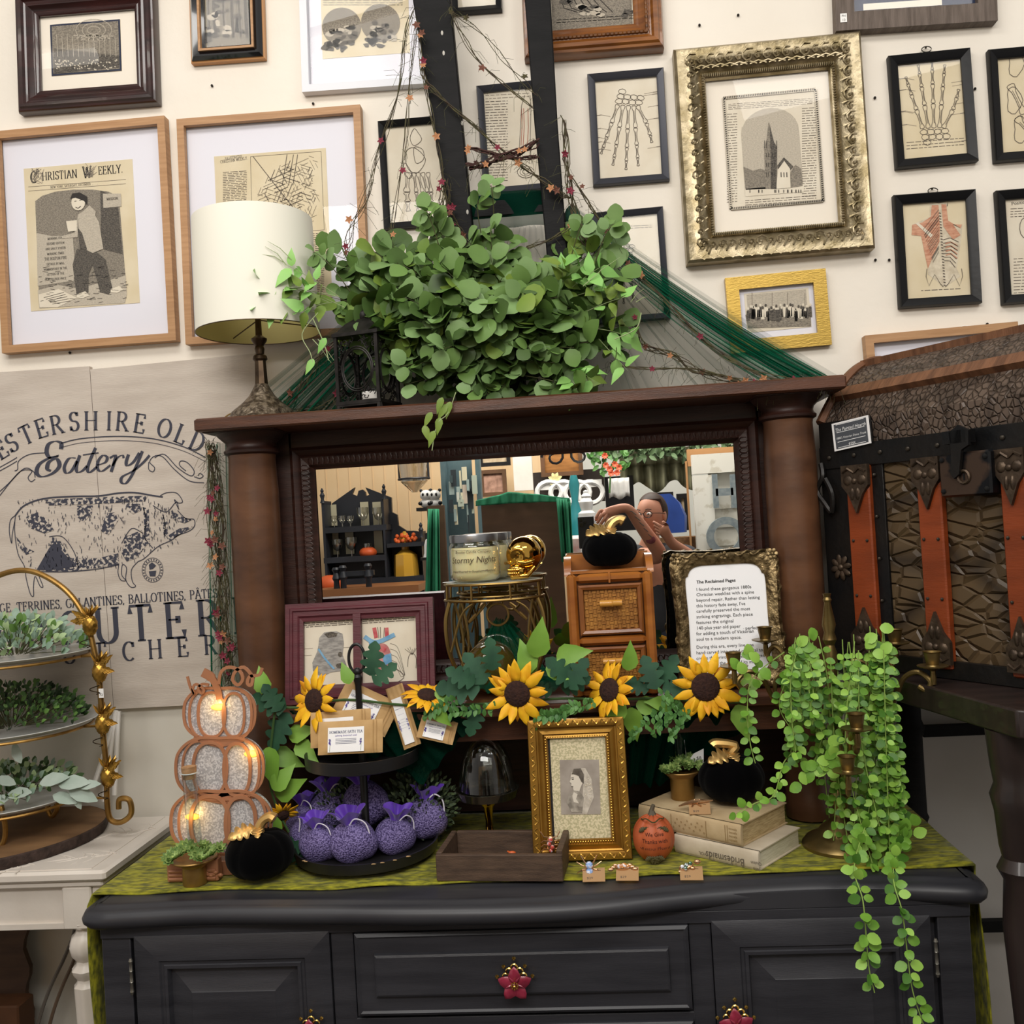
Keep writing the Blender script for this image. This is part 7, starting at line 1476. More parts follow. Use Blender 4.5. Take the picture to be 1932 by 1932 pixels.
# double heart frame
MAR = mt('maroon_wood', '5f2a32', .4, col2='4e2129', vs=8, st=(1, 1, 8), bump=.12)
q4 = [(530, 1144), (810, 1122), (824, 1312), (541, 1334)]; yH = 2.17
M_, Wh, Hh = quadM(q4, yH, yH); le = radians(-10); M_ = Matrix.Translation((M_.translation.x, yH + .03, ZL + Hh / 2 * cos(le) + .004)) @ Matrix.Rotation(le, 4, 'X')
def art_hearts(b, q, R):
    z = lambda x, y: (560 + x / 3.864, 800 + y / 3.864)
    HG = mt('heart_grey', '7e7b78', .8, col2='a7a39c', vs=70, st=(1, 1, 3)); HB = mt('vein_blue', '5f93b8', .7, col2='86b3cf', vs=40); HR = mt('artery_red', 'b5414a', .7, col2='d0807c', vs=40); HP = mt('heart_pink', 'c98b86', .8, col2='b06a68', vs=50)
    b.m(INK2); lines(b, q, 566, 1172, 668, 1186, 4, -.07, 1.5); lines(b, q, 684, 1164, 782, 1178, 4, -.07, 1.5)
    poly(b, q, [z(*p) for p in ((165, 1560), (200, 1520), (290, 1510), (335, 1530), (345, 1600), (335, 1680), (365, 1760), (330, 1800), (250, 1810), (180, 1845), (120, 1800), (115, 1740), (150, 1660), (160, 1610))], HG, T2)
    poly(b, q, [z(*p) for p in ((200, 1530), (250, 1515), (300, 1525), (290, 1550), (230, 1560))], ENG, T3); blob(b, q, *z(322, 1762), 9, 5, ENG, T3); blob(b, q, *z(318, 1680), 4, 5, ENG, T3)
    b.m(HB); b.ribbon([q(*z(*p)) for p in ((160, 1640), (200, 1700), (250, 1760), (275, 1785))], .0045, T3)
    b.m(INK3); [b.ribbon([q(*z(x0, y)), q(*z(x1, y - 5))], .0007, T2) for x0, x1, y in ((20, 120, 1640), (10, 110, 1690), (340, 420, 1630))]
    b.m(HR)
    for x0, x1 in ((565, 580), (655, 660)): b.ribbon([q(*z(x0, 1485)), q(*z(x1, 1560))], .009, T2)
    b.m(HB); b.ribbon([q(*z(*p)) for p in spline([(495, 1550), (560, 1590), (620, 1580), (715, 1535)], 4)], .010, T3); b.ribbon([q(*z(*p)) for p in spline([(540, 1590), (550, 1650), (565, 1710)], 4)], .009, T2)
    poly(b, q, [z(*p) for p in spline([(570, 1640), (620, 1600), (665, 1620), (690, 1690), (690, 1780), (640, 1810), (590, 1790), (565, 1720)], 3, True)], HP, T3)
    b.m(HR); b.ribbon([q(*z(*p)) for p in spline([(600, 1760), (580, 1690), (610, 1635), (650, 1650)], 4)], .011, T4)
    poly(b, q, [z(*p) for p in ((625, 1690), (690, 1670), (695, 1740), (640, 1760))], HB, T4); b.m(INK2)
    for p_ in ([(590, 1480), (600, 1560)], [(610, 1480), (612, 1560)], [(640, 1485), (635, 1560)]): b.ribbon([q(*z(*p)) for p in p_], .0012, T3)
    for i in range(5): b.ribbon([q(*z(*p)) for p in spline([(680, 1600 + i * 40), (730, 1620 + i * 40), (760, 1700 + i * 35), (790, 1830)], 3)], .0007, T2)
    b.ribbon([q(*z(*p)) for p in spline([(580, 1790), (600, 1860), (700, 1890), (780, 1850), (750, 1800), (690, 1780)], 4)], .0014, T2)
    b.ribbon([q(*z(*p)) for p in spline([(810, 1770), (815, 1700), (840, 1670), (870, 1700), (870, 1780)], 4)], .0012, T2)
    for i in range(6): b.ribbon([q(*z(840 + i, 1680)), q(*z(790 + i * 18, 1640 - 8 * (i % 3)))], .0008, T2)
def _hf(t, W, H, M):
    b = MB(MAR); q = lp(M, -.02); x = q(674, 1240)[0]; b.box((x, -.014, 0), (.018, .016, H - .06)); b.build('centre_bar', t, world=False)
    b = MB(MAR); b.mould(W - .02, H - .02, [(0, .0195), (.003, .023), (.007, .023), (.010, .0195)]); b.build('raised_bead', t, world=False)
pic('framed_picture', 'maroon double frame with two heart anatomy drawings leaning at the left of the mirror', None, .02, sc_prof(.042, .02, ((0, 0), (0, 1), (.7, 1), (.8, .8), (1, .75), (1, .3))), MAR, None, 0, 'full', art_hearts, pm=PAPER2, extra=_hf, M=(M_, Wh, Hh))

# gold wire plant stand
yP2 = 2.19; s_ = yP2 / 1800; c = P(931, 1098, yP2); GW = mt('antique_gold_wire', '8e7443', .32, metal=.9); zt4 = c.z; R0 = 92 * s_
t = thing('plant_stand', 'gold scrolled wire stand with a glass top holding the candle jars and gold skull', 'stand', loc=(c.x, yP2, ZL))
def ring(b, r, z, k=.0028): b.tube([(c.x + r * cos(a), yP2 + r * .78 * sin(a), z) for a in [2 * pi * i / 56 for i in range(56)]], k, 6, loop=True)
b = MB(GW); ring(b, R0, zt4, .0035); zm = zt4 - .036; ring(b, R0 * 1.02, zm, .0035); ring(b, R0 * .7, zm + .006, .0025)
for i in range(8): a = i * pi / 4 + .4; b.tube([(c.x + R0 * cos(a), yP2 + R0 * .78 * sin(a), zt4), (c.x + R0 * 1.02 * cos(a), yP2 + R0 * .8 * sin(a), zm)], .0028, 6)
b.build('rings', t)
b = MB(mt('frosted_glass_top', 'cfd6cc', .15, alpha=.7)); b.lathe([(R0 * .97, 0), (R0 * .97, .003)], (0, 0, 0), 48)
for v in b.v: v.x, v.y, v.z = c.x + v.x, yP2 + v.y * .78, v.z + zt4 + .001
b.build('glass_top', t)
for i in range(4):
    a = (-2.62, -.45, .55, 2.55)[i]; dx, dy = cos(a), sin(a) * .78; b = MB(GW); Pp = lambda r, z: (c.x + R0 * r * dx, yP2 + R0 * r * dy, z); hz = zm - ZL
    b.tube([Vector(p) for p in spline([Pp(1.0, zm), Pp(1.12, zm - hz * .2), Pp(1.08, zm - hz * .5), Pp(.85, zm - hz * .8), Pp(.72, ZL + .003)], 7)], .0048, 8)
    b.tube([Vector(p) for p in spline([Pp(.9, zm - .003), Pp(.75, zm - hz * .4), Pp(.86, zm - hz * .78)], 7)], .003, 7); b.build('leg', t)
for sy in (-1, 1):
    yy = yP2 + sy * R0 * .72
    for x0, r in ((-.34, .024), (.12, .024), (.58, .022)):
        if sy > 0: continue
        cx, cz = c.x + R0 * x0, zm - .032; b = MB(GW)
        if x0 != .12: b.tube([(cx + r * (1 - .07 * k) * cos(.5 + k * .42) * (1 if x0 < 0 else -1), yy, cz + r * (1 - .07 * k) * sin(.9 - k * .42)) for k in range(-4, 13)], .0028, 6)
        else: b.tube([(cx + r * cos(a), yy, cz + r * sin(a)) for a in [2 * pi * k / 24 for k in range(24)]], .0028, 6, loop=True)
        b.build('scroll', t)
    for K in ((-.35, -.6, -.85), (.5, .75, .92)):
        b = MB(GW); b.tube([Vector(p) for p in spline([(c.x + R0 * K[0], yy, zm - .005), (c.x + R0 * K[1], yy, zm - .03), (c.x + R0 * K[2], yy, zm - .11)], 5)], .0028, 6); b.build('brace', t)

# candle jars
WX = mt('cream_wax', 'eee2b6', .45, subs=.3, col2='e9dcae', vs=6); LIDM = mt('brushed_silver_lid', '8f9093', .28, metal=.9); JG = glassy('jar_glass', 'f6f8f2', .03, .05)
ztp = zt4 + .0045
def jar(label, px, y, rpx, lab):
    p = P(px, 1040, y); r = rpx * y / 1800; x = p.x; H = .108
    t = thing('candle_jar', label, 'candle', loc=(x, y, ztp), group='cream candles in lidded glass jars')
    b = MB(WX); b.lathe([(r * .78, ztp + .004), (r * .92, ztp + .012), (r * .94, ztp + .02), (r * .94, ztp + H * .68), (r * .9, ztp + H * .73), (.01, ztp + H * .73)], (x, y, 0), 44); b.build('wax', t, smooth=50)
    b = MB(JG); b.lathe([(r * .8, ztp + .001), (r * .96, ztp + .008), (r * 1.0, ztp + .02), (r * 1.0, ztp + H * .74), (r * .95, ztp + H * .8), (r * .9, ztp + H * .84), (r * .9, ztp + H * .87)], (x, y, 0), 44); b.f = [f for f in b.f if len(f) == 4]; b.k = b.k[:len(b.f)]; b.build('glass_jar', t, smooth=60)
    b = MB(LIDM); b.lathe([(r * .95, ztp + H * .84), (r * .96, ztp + H * .97), (r * .94, ztp + H), (.01, ztp + H)], (x, y, 0), 44); b.build('lid', t)
    if lab:
        b = MB(mt('label_brown', '4a3c2c', .7))
        for tx, zz, sz in (('Brooke Candle Company', .62, .0062), ('Stormy Nights', .42, .0145), ('Hand Poured in Southern Maryland', .22, .0056)):
            vs, fs, wd = sans(tx); V_ = []
            for q, w_ in vs: a = -pi / 2 + .04 + (q - wd / 2 + .2 * w_) * sz / r; V_.append((x + r * 1.004 * cos(a), y + r * 1.004 * sin(a), ztp + H * zz + w_ * sz))
            b.add(V_, fs)
        for zz in (.635, .2):
            pt = [(x + r * 1.004 * cos(a), y + r * 1.004 * sin(a)) for a in [-pi / 2 - .95 + k * .1 for k in range(18)]]; b.add([(p_[0], p_[1], ztp + H * zz + d) for d in (.0045, .0052) for p_ in pt], [(k, k + 1, k + 19, k + 18) for k in range(17)])
        b.build('printed_label', t, smooth=0)
jar('cream candle jar in front with the Stormy Nights label and silver lid', 895, yP2 - .03, 48, True)
jar('cream candle jar half hidden behind the labelled one', 918, yP2 + .055, 44, False)
b = MB(LBL); p = P(848, 1092, yP2 - .01); b.box((p.x, p.y, ztp + .0012), (.03, .022, .0006)); b.build('paper_tag', label='folded white paper tag lying on the left rim of the gold stand', cat='tag')
# gold skull
p = P(985, 1040, yP2 - .02); sk = Vector((p.x, yP2 - .02, ztp)); t = thing('gold_skull', 'shiny gold skull facing left on the gold wire stand', 'skull', loc=sk)
A_ = Matrix.Rotation(radians(-38), 3, 'Z'); RS = .042
def skf(th, ph):
    g = 1.0; f = Vector((sin(th) * cos(ph), sin(th) * sin(ph), -cos(th))); d = f.dot(Vector((0, -1, 0)))
    for ex in (-.36, .36):
        e = Vector((ex, -.93, -.1)).normalized(); k = max(0, f.dot(e) - .93) / .07; g -= .2 * min(1, k * 1.6)
    n_ = Vector((0, -.93, -.42)).normalized(); g -= .16 * min(1, max(0, f.dot(n_) - .965) / .02)
    br = Vector((0, -.95, .2)).normalized(); g += .03 * max(0, f.dot(br) - .9) * 10 * .5; return g
b = MB(CHROME); cc = sk + Vector((.004, 0, .056)); b.ball(cc, (RS * .86, RS * 1.08, RS * .98), 48, 32, R=A_, fn=skf); b.build('cranium', t, smooth=80)
b = MB(CHROME); fd = A_ @ Vector((0, -1, 0)); sd_ = A_ @ Vector((1, 0, 0))
b.ball(cc + fd * .024 + Vector((0, 0, -.036)), (.023, .022, .019), 20, 12, R=A_); b.tube([cc + fd * .0 + sd_ * .028 + Vector((0, 0, -.03)), cc + fd * .02 + sd_ * .024 + Vector((0, 0, -.047)), cc + fd * .043 + Vector((0, 0, -.049)), cc + fd * .02 - sd_ * .024 + Vector((0, 0, -.047)), cc - sd_ * .028 + Vector((0, 0, -.03))], .0065, 8)
for s in (-1, 1): b.tube([cc + fd * .036 + sd_ * s * .014 + Vector((0, 0, -.016)), cc + fd * .03 + sd_ * s * .03 + Vector((0, 0, -.018)), cc + fd * .008 + sd_ * s * .035 + Vector((0, 0, -.014))], .0045, 7)
b.build('jaw', t, smooth=70)
b = MB(CHROME)
for row, z_ in ((0, -.034), (1, -.0415)):
    for i in range(8): a = (i - 3.5) * .24; b.ball(cc + fd * (.025 + .021 * cos(a)) + sd_ * .021 * sin(a) + Vector((0, 0, z_)), (.0026, .0026, .0036), 6, 5)
b.build('teeth', t)
# amber glass globe behind the stand
b = MB(mt('amber_glass', 'c9a24a', .03, trans=.9, ior=1.2, coat=.6)); p = P(925, 1218, 2.235); b.ball((p.x, 2.232, ZL + .062), .062, 32, 20); b.build('glass_globe', label='amber glass globe sitting under the gold wire stand', cat='globe', smooth=80)

# rattan two-drawer cabinet
RT = mt('bamboo_tan', 'a8682a', .38, col2='8a4e1c', vs=9, st=(1, 1, 3), coat=.3); RTD = mt('bamboo_dark', '6b3a14', .4, col2='8a5222', vs=12, coat=.2); WV = mt('woven_rattan', 'b07a34', .5, col2='8a5820', vs=40)
yR = 2.12; s_ = yR / 1800; xl, xr = P(1074, 1190, yR).x, P(1237, 1190, yR).x; ztR = P(1150, 1080, yR).z; Wc = xr - xl; xc = (xl + xr) / 2; DR = .13
t = thing('rattan_cabinet', 'small bamboo cabinet with two woven rattan drawers carrying a velvet pumpkin', 'cabinet', loc=(xc, yR + DR / 2, ZL))
b = MB(RTD); b.box((xc, yR + DR / 2 + .006, (ZL + ztR) / 2), (Wc - .004, DR - .012, ztR - ZL - .002)); b.build('body', t)
b = MB(RT)
for x in (xl + .011, xr - .011): b.box((x, yR + .004, (ZL + ztR) / 2), (.022, .02, ztR - ZL), bev=.006)
for z in (ztR - .011, (ZL + ztR) / 2 - .012, ZL + .01): b.box((xc, yR + .004, z), (Wc - .044, .02, .02 if z > ZL + .02 else .018), bev=.006)
b.box((xc, yR + .002, ztR - .011), (.004, .024, .022)); b.build('face_frame', t)
b = MB(RT)
for s in (-1, 1): b.rings([[(xc + s * (Wc / 2 + .004 - d), y, z) for y, z in arc(yR + DR * .55, ztR - .004, DR * .5, .042, 0, 180, 12)] for d in (0, .016)])
b.box((xc, yR + DR - .006, ztR + .02), (Wc, .012, .04)); b.box((xc, yR + .03, ztR + .003), (Wc - .02, .05, .006)); b.build('top_gallery', t)
mid = (ZL + ztR) / 2 - .012
for z0, z1 in ((mid + .012, ztR - .024), (ZL + .02, mid - .012)):
    b = MB(RTD); b.M = Matrix.Translation((xc, yR + .004, (z0 + z1) / 2)); w, h = Wc - .05, z1 - z0 - .003; b.mould(w, h, [(0, 0), (0, .012), (.004, .015), (.010, .013), (.012, .004)]); b.M = None; d_ = b.build('drawer', t)
    b = MB(WV); random.seed(4); nx, nz = 13, 10; w -= .024; h -= .024; b.box((xc, yR + .001, (z0 + z1) / 2), (w, .003, h))
    for i in range(nx):
        for j in range(nz):
            if (i + j) % 2: sx, sz = w / nx * 1.0, h / nz * .62
            else: sx, sz = w / nx * .55, h / nz * 1.25
            b.box((xc - w / 2 + (i + .5) * w / nx, yR - .0015 - (.0012 if (i + j) % 2 else 0), (z0 + z1) / 2 - h / 2 + (j + .5) * h / nz), (sx * .92, .003, sz * .92))
    b.build('woven_panel', d_)
    b = MB(mt('bamboo_pull', 'c98f3c', .35, coat=.4)); zz = (z0 + z1) / 2 + .014; b.tube([(xc - .024, yR - .016, zz), (xc + .002, yR - .017, zz), (xc + .003, yR - .017, zz), (xc + .005, yR - .017, zz), (xc + .024, yR - .016, zz)], [.0075, .0075, .0088, .0075, .0075], 12); [b.box((xc + q, yR - .007, zz), (.008, .014, .008)) for q in (-.014, .014)]; b.build('handle', d_)
vpumpkin('black velvet pumpkin on top of the bamboo cabinet in front of the mirror', 1153, 1072, 52, 72, ztR + .005, 2, y=yR + .02)

# ornate frame with the printed story
q4 = [(1272, 1066), (1480, 1060), (1488, 1320), (1276, 1328)]; yO = 2.15
M_, Wo, Ho = quadM(q4, yO, yO); le = radians(-9); M_ = Matrix.Translation((M_.translation.x, yO + .03, ZL + Ho / 2 * cos(le) + .002)) @ Matrix.Rotation(le, 4, 'X')
t = thing('ornate_frame_sign', 'scalloped antique gold frame holding a printed note titled The Reclaimed Pages', 'framed note', M=M_); OG = mt('antique_champagne', '9a8560', .36, metal=.8, col2='55462d', vs=60, lo=.4, hi=.6, bump=.8, bs=120)
def outl_(k, n=120):
    R_ = []
    for i in range(n):
        a = 2 * pi * i / n; ca, sa = cos(a), sin(a); e = .14 if k < 2 else .3
        x = math.copysign(abs(ca) ** e, ca); z = math.copysign(abs(sa) ** e, sa)
        ww, hh = ((Wo / 2, Ho / 2), (Wo / 2 - .008, Ho / 2 - .008), (Wo / 2 - .026, Ho / 2 - .026), (Wo / 2 - .031, Ho / 2 - .031))[k]
        if k < 2: ww *= 1 - .045 * cos(z * pi / 2) ** 2 + .012 * sin(9 * a) * (1 - k * .5); hh *= 1 - .03 * cos(x * pi / 2) ** 2 + .008 * sin(11 * a)
        else: ww *= 1 - .035 * cos(z * pi / 2) ** 2 - (.05 if abs(z) > .8 else 0)
        R_.append((x * ww, z * hh))
    return R_
b = MB(OG); b.rings([[(p[0], -d, p[1]) for p in outl_(k)] for k, d in ((0, 0), (0, .012), (1, .018), (2, .012), (3, .008), (3, .002))], caps=False); fr0 = b.build('frame', t, world=False, smooth=50)
b = MB(OG); random.seed(14)
for sx in (-1, 1):
    for sz in (-1, 1):
        for i in range(6): a = i * 1.05; b.ball((sx * (Wo / 2 - .014) + .009 * cos(a), -.018, sz * (Ho / 2 - .014) + .009 * sin(a)), (.005, .003, .005), 7, 5)
        b.ball((sx * (Wo / 2 - .014), -.02, sz * (Ho / 2 - .014)), .003, 6, 4)
        for f in (.35, .62): b.tube([(sx * (Wo / 2 - .006 - .004 * sin(k)), -.016, sz * Ho / 2 * f + (k - 3) * .006) for k in range(7)], .0028, 5); b.tube([(sx * Wo / 2 * f + (k - 3) * .006, -.018, sz * (Ho / 2 - .009 - .005 * sin(k))) for k in range(7)], .0026, 5)
for s in (-1, 1):
    for i in range(5): a = i * 1.26; b.ball((.007 * cos(a), -.019, s * (Ho / 2 - .013) + .007 * sin(a)), (.004, .003, .004), 7, 5)
b.build('flower_relief', t, world=False)
b = MB(mt('bright_white_paper', 'f4f4f6', .6)); b.add([(p[0], -.005, p[1]) for p in outl_(3)], [tuple(range(120))]); q = lp(M_, -.0065); b.m(mt('print_black', '1f1f22', .7))
LN = [('The Reclaimed Pages', 1098, 1), ("I found these gorgeous 1880s", 1112, 0), ('Christian weeklies with a spine', 1122, 0), ('beyond repair. Rather than letting', 1132.5, 0), ("this history fade away, I've", 1143, 0), ('carefully preserved the most', 1153, 0), ('striking engravings. Each piece', 1163.6, 0), ('features the original', 1174.5, 0), ('140-plus-year-old paper', 1185, 0), ('for adding a touch of Victorian', 1195.5, 0), ('soul to a modern space.', 1206, 0), ('During this era, every line was', 1221, 0), ('hand-carved into wood or metal to', 1231.5, 0), ('create the printed images. This aged', 1242, 0), ('paper holds the story of its maker,', 1253, 0), ('one page at a time.', 1264, 0)]
wl = Vector(q(1434, 1100)).x - Vector(q(1314, 1100)).x; w0 = sans('beyond repair. Rather than letting')[2]; sz = wl / w0
for tx, y, bd in LN:
    x, z = q(1314 + (1264 - y) * -.0 - 0 * y, y + 3); b.text(tx, x, z, sz, -.0058, 'l')
    if bd: b.text(tx, x + .0006, z, sz, -.0059, 'l')
x, z = q(1404, 1188); b.text('-perfect', x, z, sz, -.0058, 'l')
b.build('printed_note', t, world=False, smooth=0)
b = MB(GLASS); b.add([(p[0], -.0075, p[1]) for p in outl_(3)], [tuple(range(120))]); b.build('glass', t, world=False)
b = MB(M_blk); b.add([(p[0], .0006, p[1]) for p in outl_(1)], [tuple(range(120))]); b.box((0, .042, -Ho / 2 + .07), (.05, .005, .15), R=Matrix.Rotation(radians(26), 3, 'X')); b.build('backing', t, world=False)

# ---------------------------------------------------------------- sunflower garland
PT = [mt('petal_yellow', 'f6c11e', .6, col2='eba616', vs=30), mt('petal_deep', 'dd8f12', .6, col2='eda81c', vs=30)]; SC_ = mt('sunflower_centre', '2a1714', .95, col2='3a2219', vs=160, bump=1, bs=180)
OAK = mt('oak_leaf_green', '1f4430', .7, col2='2b563a', vs=20); BRL = mt('fresh_leaf', '6f9a35', .5, col2='82ab45', vs=12); SPR = mt('sprig_leaf', '5a8a42', .5, col2='3f6d35', vs=30)
g = thing('sunflower_garland', 'garland of yellow sunflowers and mixed leaves along the overmantel ledge', 'garland', loc=P(985, 1330, 2.06))
random.seed(17); proto = None
for i, (x, y, r, face, yy) in enumerate(((593, 1322, 60, (-.55, -1, .2), 2.05), (806, 1312, 50, (.25, -.45, 1), 2.06), (976, 1309, 66, (-.12, -1, -.02), 2.03), (1150, 1302, 60, (-.75, -.85, .35), 2.04), (1331, 1296, 70, (.0, -1, .05), 2.02), (533, 1537, 34, (.5, -.7, -.7), 2.06), (992, 1222, 44, (.4, .3, 1), 2.2), (868, 1240, 40, (.2, .9, .5), 2.2))[:6]):
    c = P(x, y, yy); s = r * yy / 1800; f = Vector(face).normalized(); u = Vector((0, 0, 1)); u = (u - f * u.dot(f)).normalized(); v = f.cross(u)
    b = MB(PT[0])
    for ringk, (n, L) in enumerate(((13, 1.0), (11, .82))):
        for k in range(n):
            a = 2 * pi * k / n + ringk * .25 + rnd(-.1, .1); d = u * cos(a) + v * sin(a) + f * rnd(.0, .35); b.m(PT[k % 2 if ringk else 0]); l_ = s * L * .66 * rnd(.85, 1.15)
            b.leaf(c + (u * cos(a) + v * sin(a)) * s * .3 - f * .004 * ringk, d, f, l_, l_ * .42, 'long', rnd(.08, .2), rnd(-.15, .5))
    fl = b.build('sunflower', g, smooth=60, solid=.0008)
    b = MB(SC_); b.ball(c + f * .002, (s * .38, s * .38, .009), 24, 8, R=f.to_track_quat('Z', 'Y').to_matrix()); b.build('flower_centre', fl)
fo = MB(OAK); st = MB(mt('garland_stem', '3d5a2c', .6))
st.tube([Vector(p) for p in spline([tuple(P(x, y, 2.07)) for x, y in ((500, 1330), (560, 1335), (650, 1320), (760, 1330), (860, 1330), (960, 1325), (1060, 1318), (1150, 1320), (1240, 1318), (1330, 1325), (1400, 1325))], 5)], .003, 6)
st.tube([Vector(p) for p in spline([tuple(P(x, y, 2.06)) for x, y in ((520, 1330), (512, 1400), (508, 1470), (525, 1530), (545, 1570))], 5)], .0028, 6)
OL = [(905, 1300, -1, .1, 86), (915, 1290, -.5, .9, 70), (900, 1330, -.3, -1, 60), (895, 1290, -.9, .6, 60), (930, 1265, 0, 1, 62), (1080, 1290, -.6, .8, 70), (1075, 1300, .5, .9, 66), (1060, 1300, 1, .4, 60), (1240, 1300, -.3, .9, 66), (1245, 1290, .6, .9, 62), (1250, 1300, .9, .1, 60), (1225, 1300, -.9, .3, 50), (700, 1275, .2, 1, 66), (706, 1290, .8, .7, 56), (540, 1335, -1, .4, 70), (530, 1340, -.6, 1, 60), (545, 1345, -.5, -.9, 80), (560, 1590, -.8, -.6, 66), (548, 1590, .6, -.7, 66), (570, 1600, -1, .1, 56), (1040, 1310, -.7, .5, 44)]
for x, y, dx, dz, L in OL: s_ = L * 2.05 / 1800; fo.m(OAK); fo.leaf(P(x, y, rnd(2.03, 2.08)), (dx, rnd(-.5, .1), dz), (rnd(-.3, .3), -1, rnd(.1, .6)), s_, s_ * .75, 'lobed', .12, .2)
BL_ = [(1010, 1240, .3, 1, 76), (1000, 1270, -.2, 1, 66), (1050, 1240, 1, .2, 70), (1030, 1260, .9, -.2, 70), (990, 1270, .5, .9, 60), (1185, 1265, .2, 1, 56), (1200, 1330, .9, -.1, 60), (1190, 1335, .1, -1, 66), (1180, 1330, -.8, -.6, 56), (820, 1310, .9, .1, 60), (815, 1330, .6, -.7, 54), (1270, 1330, -.8, .2, 56), (1390, 1330, .3, -1, 70), (500, 1310, -.2, 1, 56), (512, 1420, .9, -.4, 70), (505, 1410, .2, -1, 78), (545, 1390, .9, .3, 60), (520, 1500, 1, .5, 74), (515, 1490, .8, .9, 62), (520, 1540, -.3, -1, 60), (1395, 1300, 1, .3, 50), (660, 1290, -.3, 1, 44), (560, 1400, .7, -.5, 60)]
for x, y, dx, dz, L in BL_: s_ = L * 2.05 / 1800; fo.m(BRL); fo.leaf(P(x, y, rnd(2.03, 2.09)), (dx, rnd(-.5, .1), dz), (rnd(-.4, .4), -1, rnd(.1, .6)), s_, s_ * .62, 'tip', .1, .2)
for (x0, y0), (x1, y1_) in (((930, 1335), (850, 1345)), ((1090, 1330), (1010, 1365)), ((1060, 1350), (1020, 1350)), ((1260, 1330), (1190, 1390)), ((1280, 1340), (1230, 1380)), ((1300, 1345), (1265, 1390)), ((860, 1320), (800, 1350)), ((1120, 1325), (1060, 1345)), ((1250, 1310), (1300, 1350))):
    for k in range(11):
        f_ = k / 10; p = P(x0 + (x1 - x0) * f_, y0 + (y1_ - y0) * f_, 2.03)
        for s in (-1, 1): fo.m(SPR); fo.leaf(p, (rnd(-.6, .6) + (x1 - x0) * .004, rnd(-.7, .1), s * rnd(.5, 1)), (rnd(-.5, .5), -1, rnd(-.2, .6)), rnd(.012, .019), .010, 'oval', .12, .2)
fo.build('leaves', g, smooth=60); st.build('stems', g)
# dark tulle swags under the ledge
t = thing('tulle_swag', 'dark green tulle swagged below the ledge behind the tea packets and glass tube', 'drape', loc=P(985, 1380, 2.09))
drape('left_swag', t, [(545, 1340, 2.09), (700, 1350, 2.08), (890, 1335, 2.07)], [(600, 1395, 2.1), (800, 1475, 2.1), (905, 1350, 2.08)], TULD, amp=.012, fr=5, seed=11)
drape('right_swag', t, [(1190, 1330, 2.08), (1390, 1330, 2.08)], [(1185, 1480, 2.19), (1245, 1480, 2.19), (1400, 1380, 2.16)], TULD, amp=.012, fr=4, seed=12)
drape('ledge_tulle', t, [(930, 1170, 2.27), (960, 1180, 2.26)], [(870, 1305, 2.16), (1060, 1300, 2.18)], TUL, amp=.012, fr=5, seed=13)
# ---------------------------------------------------------------- the shop behind the photographer, seen in the looking glass
zm_ = lambda x, y: (560 + x / 3.864, 800 + y / 3.864); zn_ = lambda x, y: (1000 + x / 3.864, 800 + y / 3.864)
def rq(D, off=0):
    def q(x, y): p = RM(x, y, D); return (p.x, p.z)
    return q
YB = -3.3
b = MB(mt('peach_beadboard', 'e8c9a0', .7, col2='e2c196', vs=3)); b.box((-1.6, YB - .03, 1.6), (3.0, .06, 3.2))
for i in range(30): b.box((-3.05 + i * .1, YB + .002, 1.6), (.006, .006, 3.2))
b.build('wall_front_left', kind='structure')
b = MB(mt('pale_grey_wall', 'c9c9c4', .7, col2='bfc0bb', vs=3)); b.box((1.6, YB - .03, 1.6), (3.4, .06, 3.2)); b.build('wall_front_right', kind='structure')
HB = mt('black_hutch', '1e2027', .45, col2='272a33', vs=5)
def tobox(b, x0, y0, x1, y1, D, dep, bev=0):
    a, c = RM(x0, y0, D), RM(x1, y1, D); b.box(((a.x + c.x) / 2, a.y - dep / 2, (a.z + c.z) / 2), (abs(c.x - a.x), dep, abs(a.z - c.z)), bev=bev)
D = 7.2; q = rq(D); yF2 = 2 * YM - D
t = thing('display_hutch', 'black hutch with broken pediment and glassware, reflected at the left of the mirror', 'hutch', loc=RM(680, 1130, D))
b = MB(HB); b.prism([q(*zm_(*p)) for p in ((200, 575), (370, 455), (352, 505), (390, 520), (400, 480), (430, 470), (450, 490), (455, 520), (480, 510), (452, 455), (645, 530), (650, 640), (690, 660), (700, 740), (760, 780), (820, 780), (930, 800), (930, 1250), (200, 1250))][::-1], yF2 - .26, yF2 - .22); b.build('back_panel', t)
b = MB(HB)
for x0, x1, y in ((195, 655, 765), (195, 655, 985), (655, 930, 880), (195, 930, 1150)): tobox(b, *zm_(x0, y - 7), *zm_(x1, y + 7), D, .22)
for x0, x1, y0, y1 in ((195, 215, 560, 1250), (630, 655, 540, 1250), (905, 930, 780, 1250)): tobox(b, *zm_(x0, y0), *zm_(x1, y1), D, .22)
b.build('shelves', t)
for x, y in ((185, 490), (635, 460), (905, 740)):
    c = RM(*zm_(x, y + 30), D); b = MB(HB); b.lathe([(.02, -.06), (.012, -.03), (.02, 0), (.01, .02), (.014, .035), (.004, .055)], c, 12); b.build('finial', t)
b = MB(mt('pale_pane', 'b9b39a', .3)); 
for x, y, h in ((225, 590, 150), (240, 780, 170), (350, 780, 165), (460, 570, 180), (550, 570, 170), (560, 780, 160)): tobox(b, *zm_(x, y), *zm_(x + 70, y + h), D + .2, .006)
b.build('light_panes', t)
GG = glassy('goblet_glass', 'f0eee6', .05, .25)
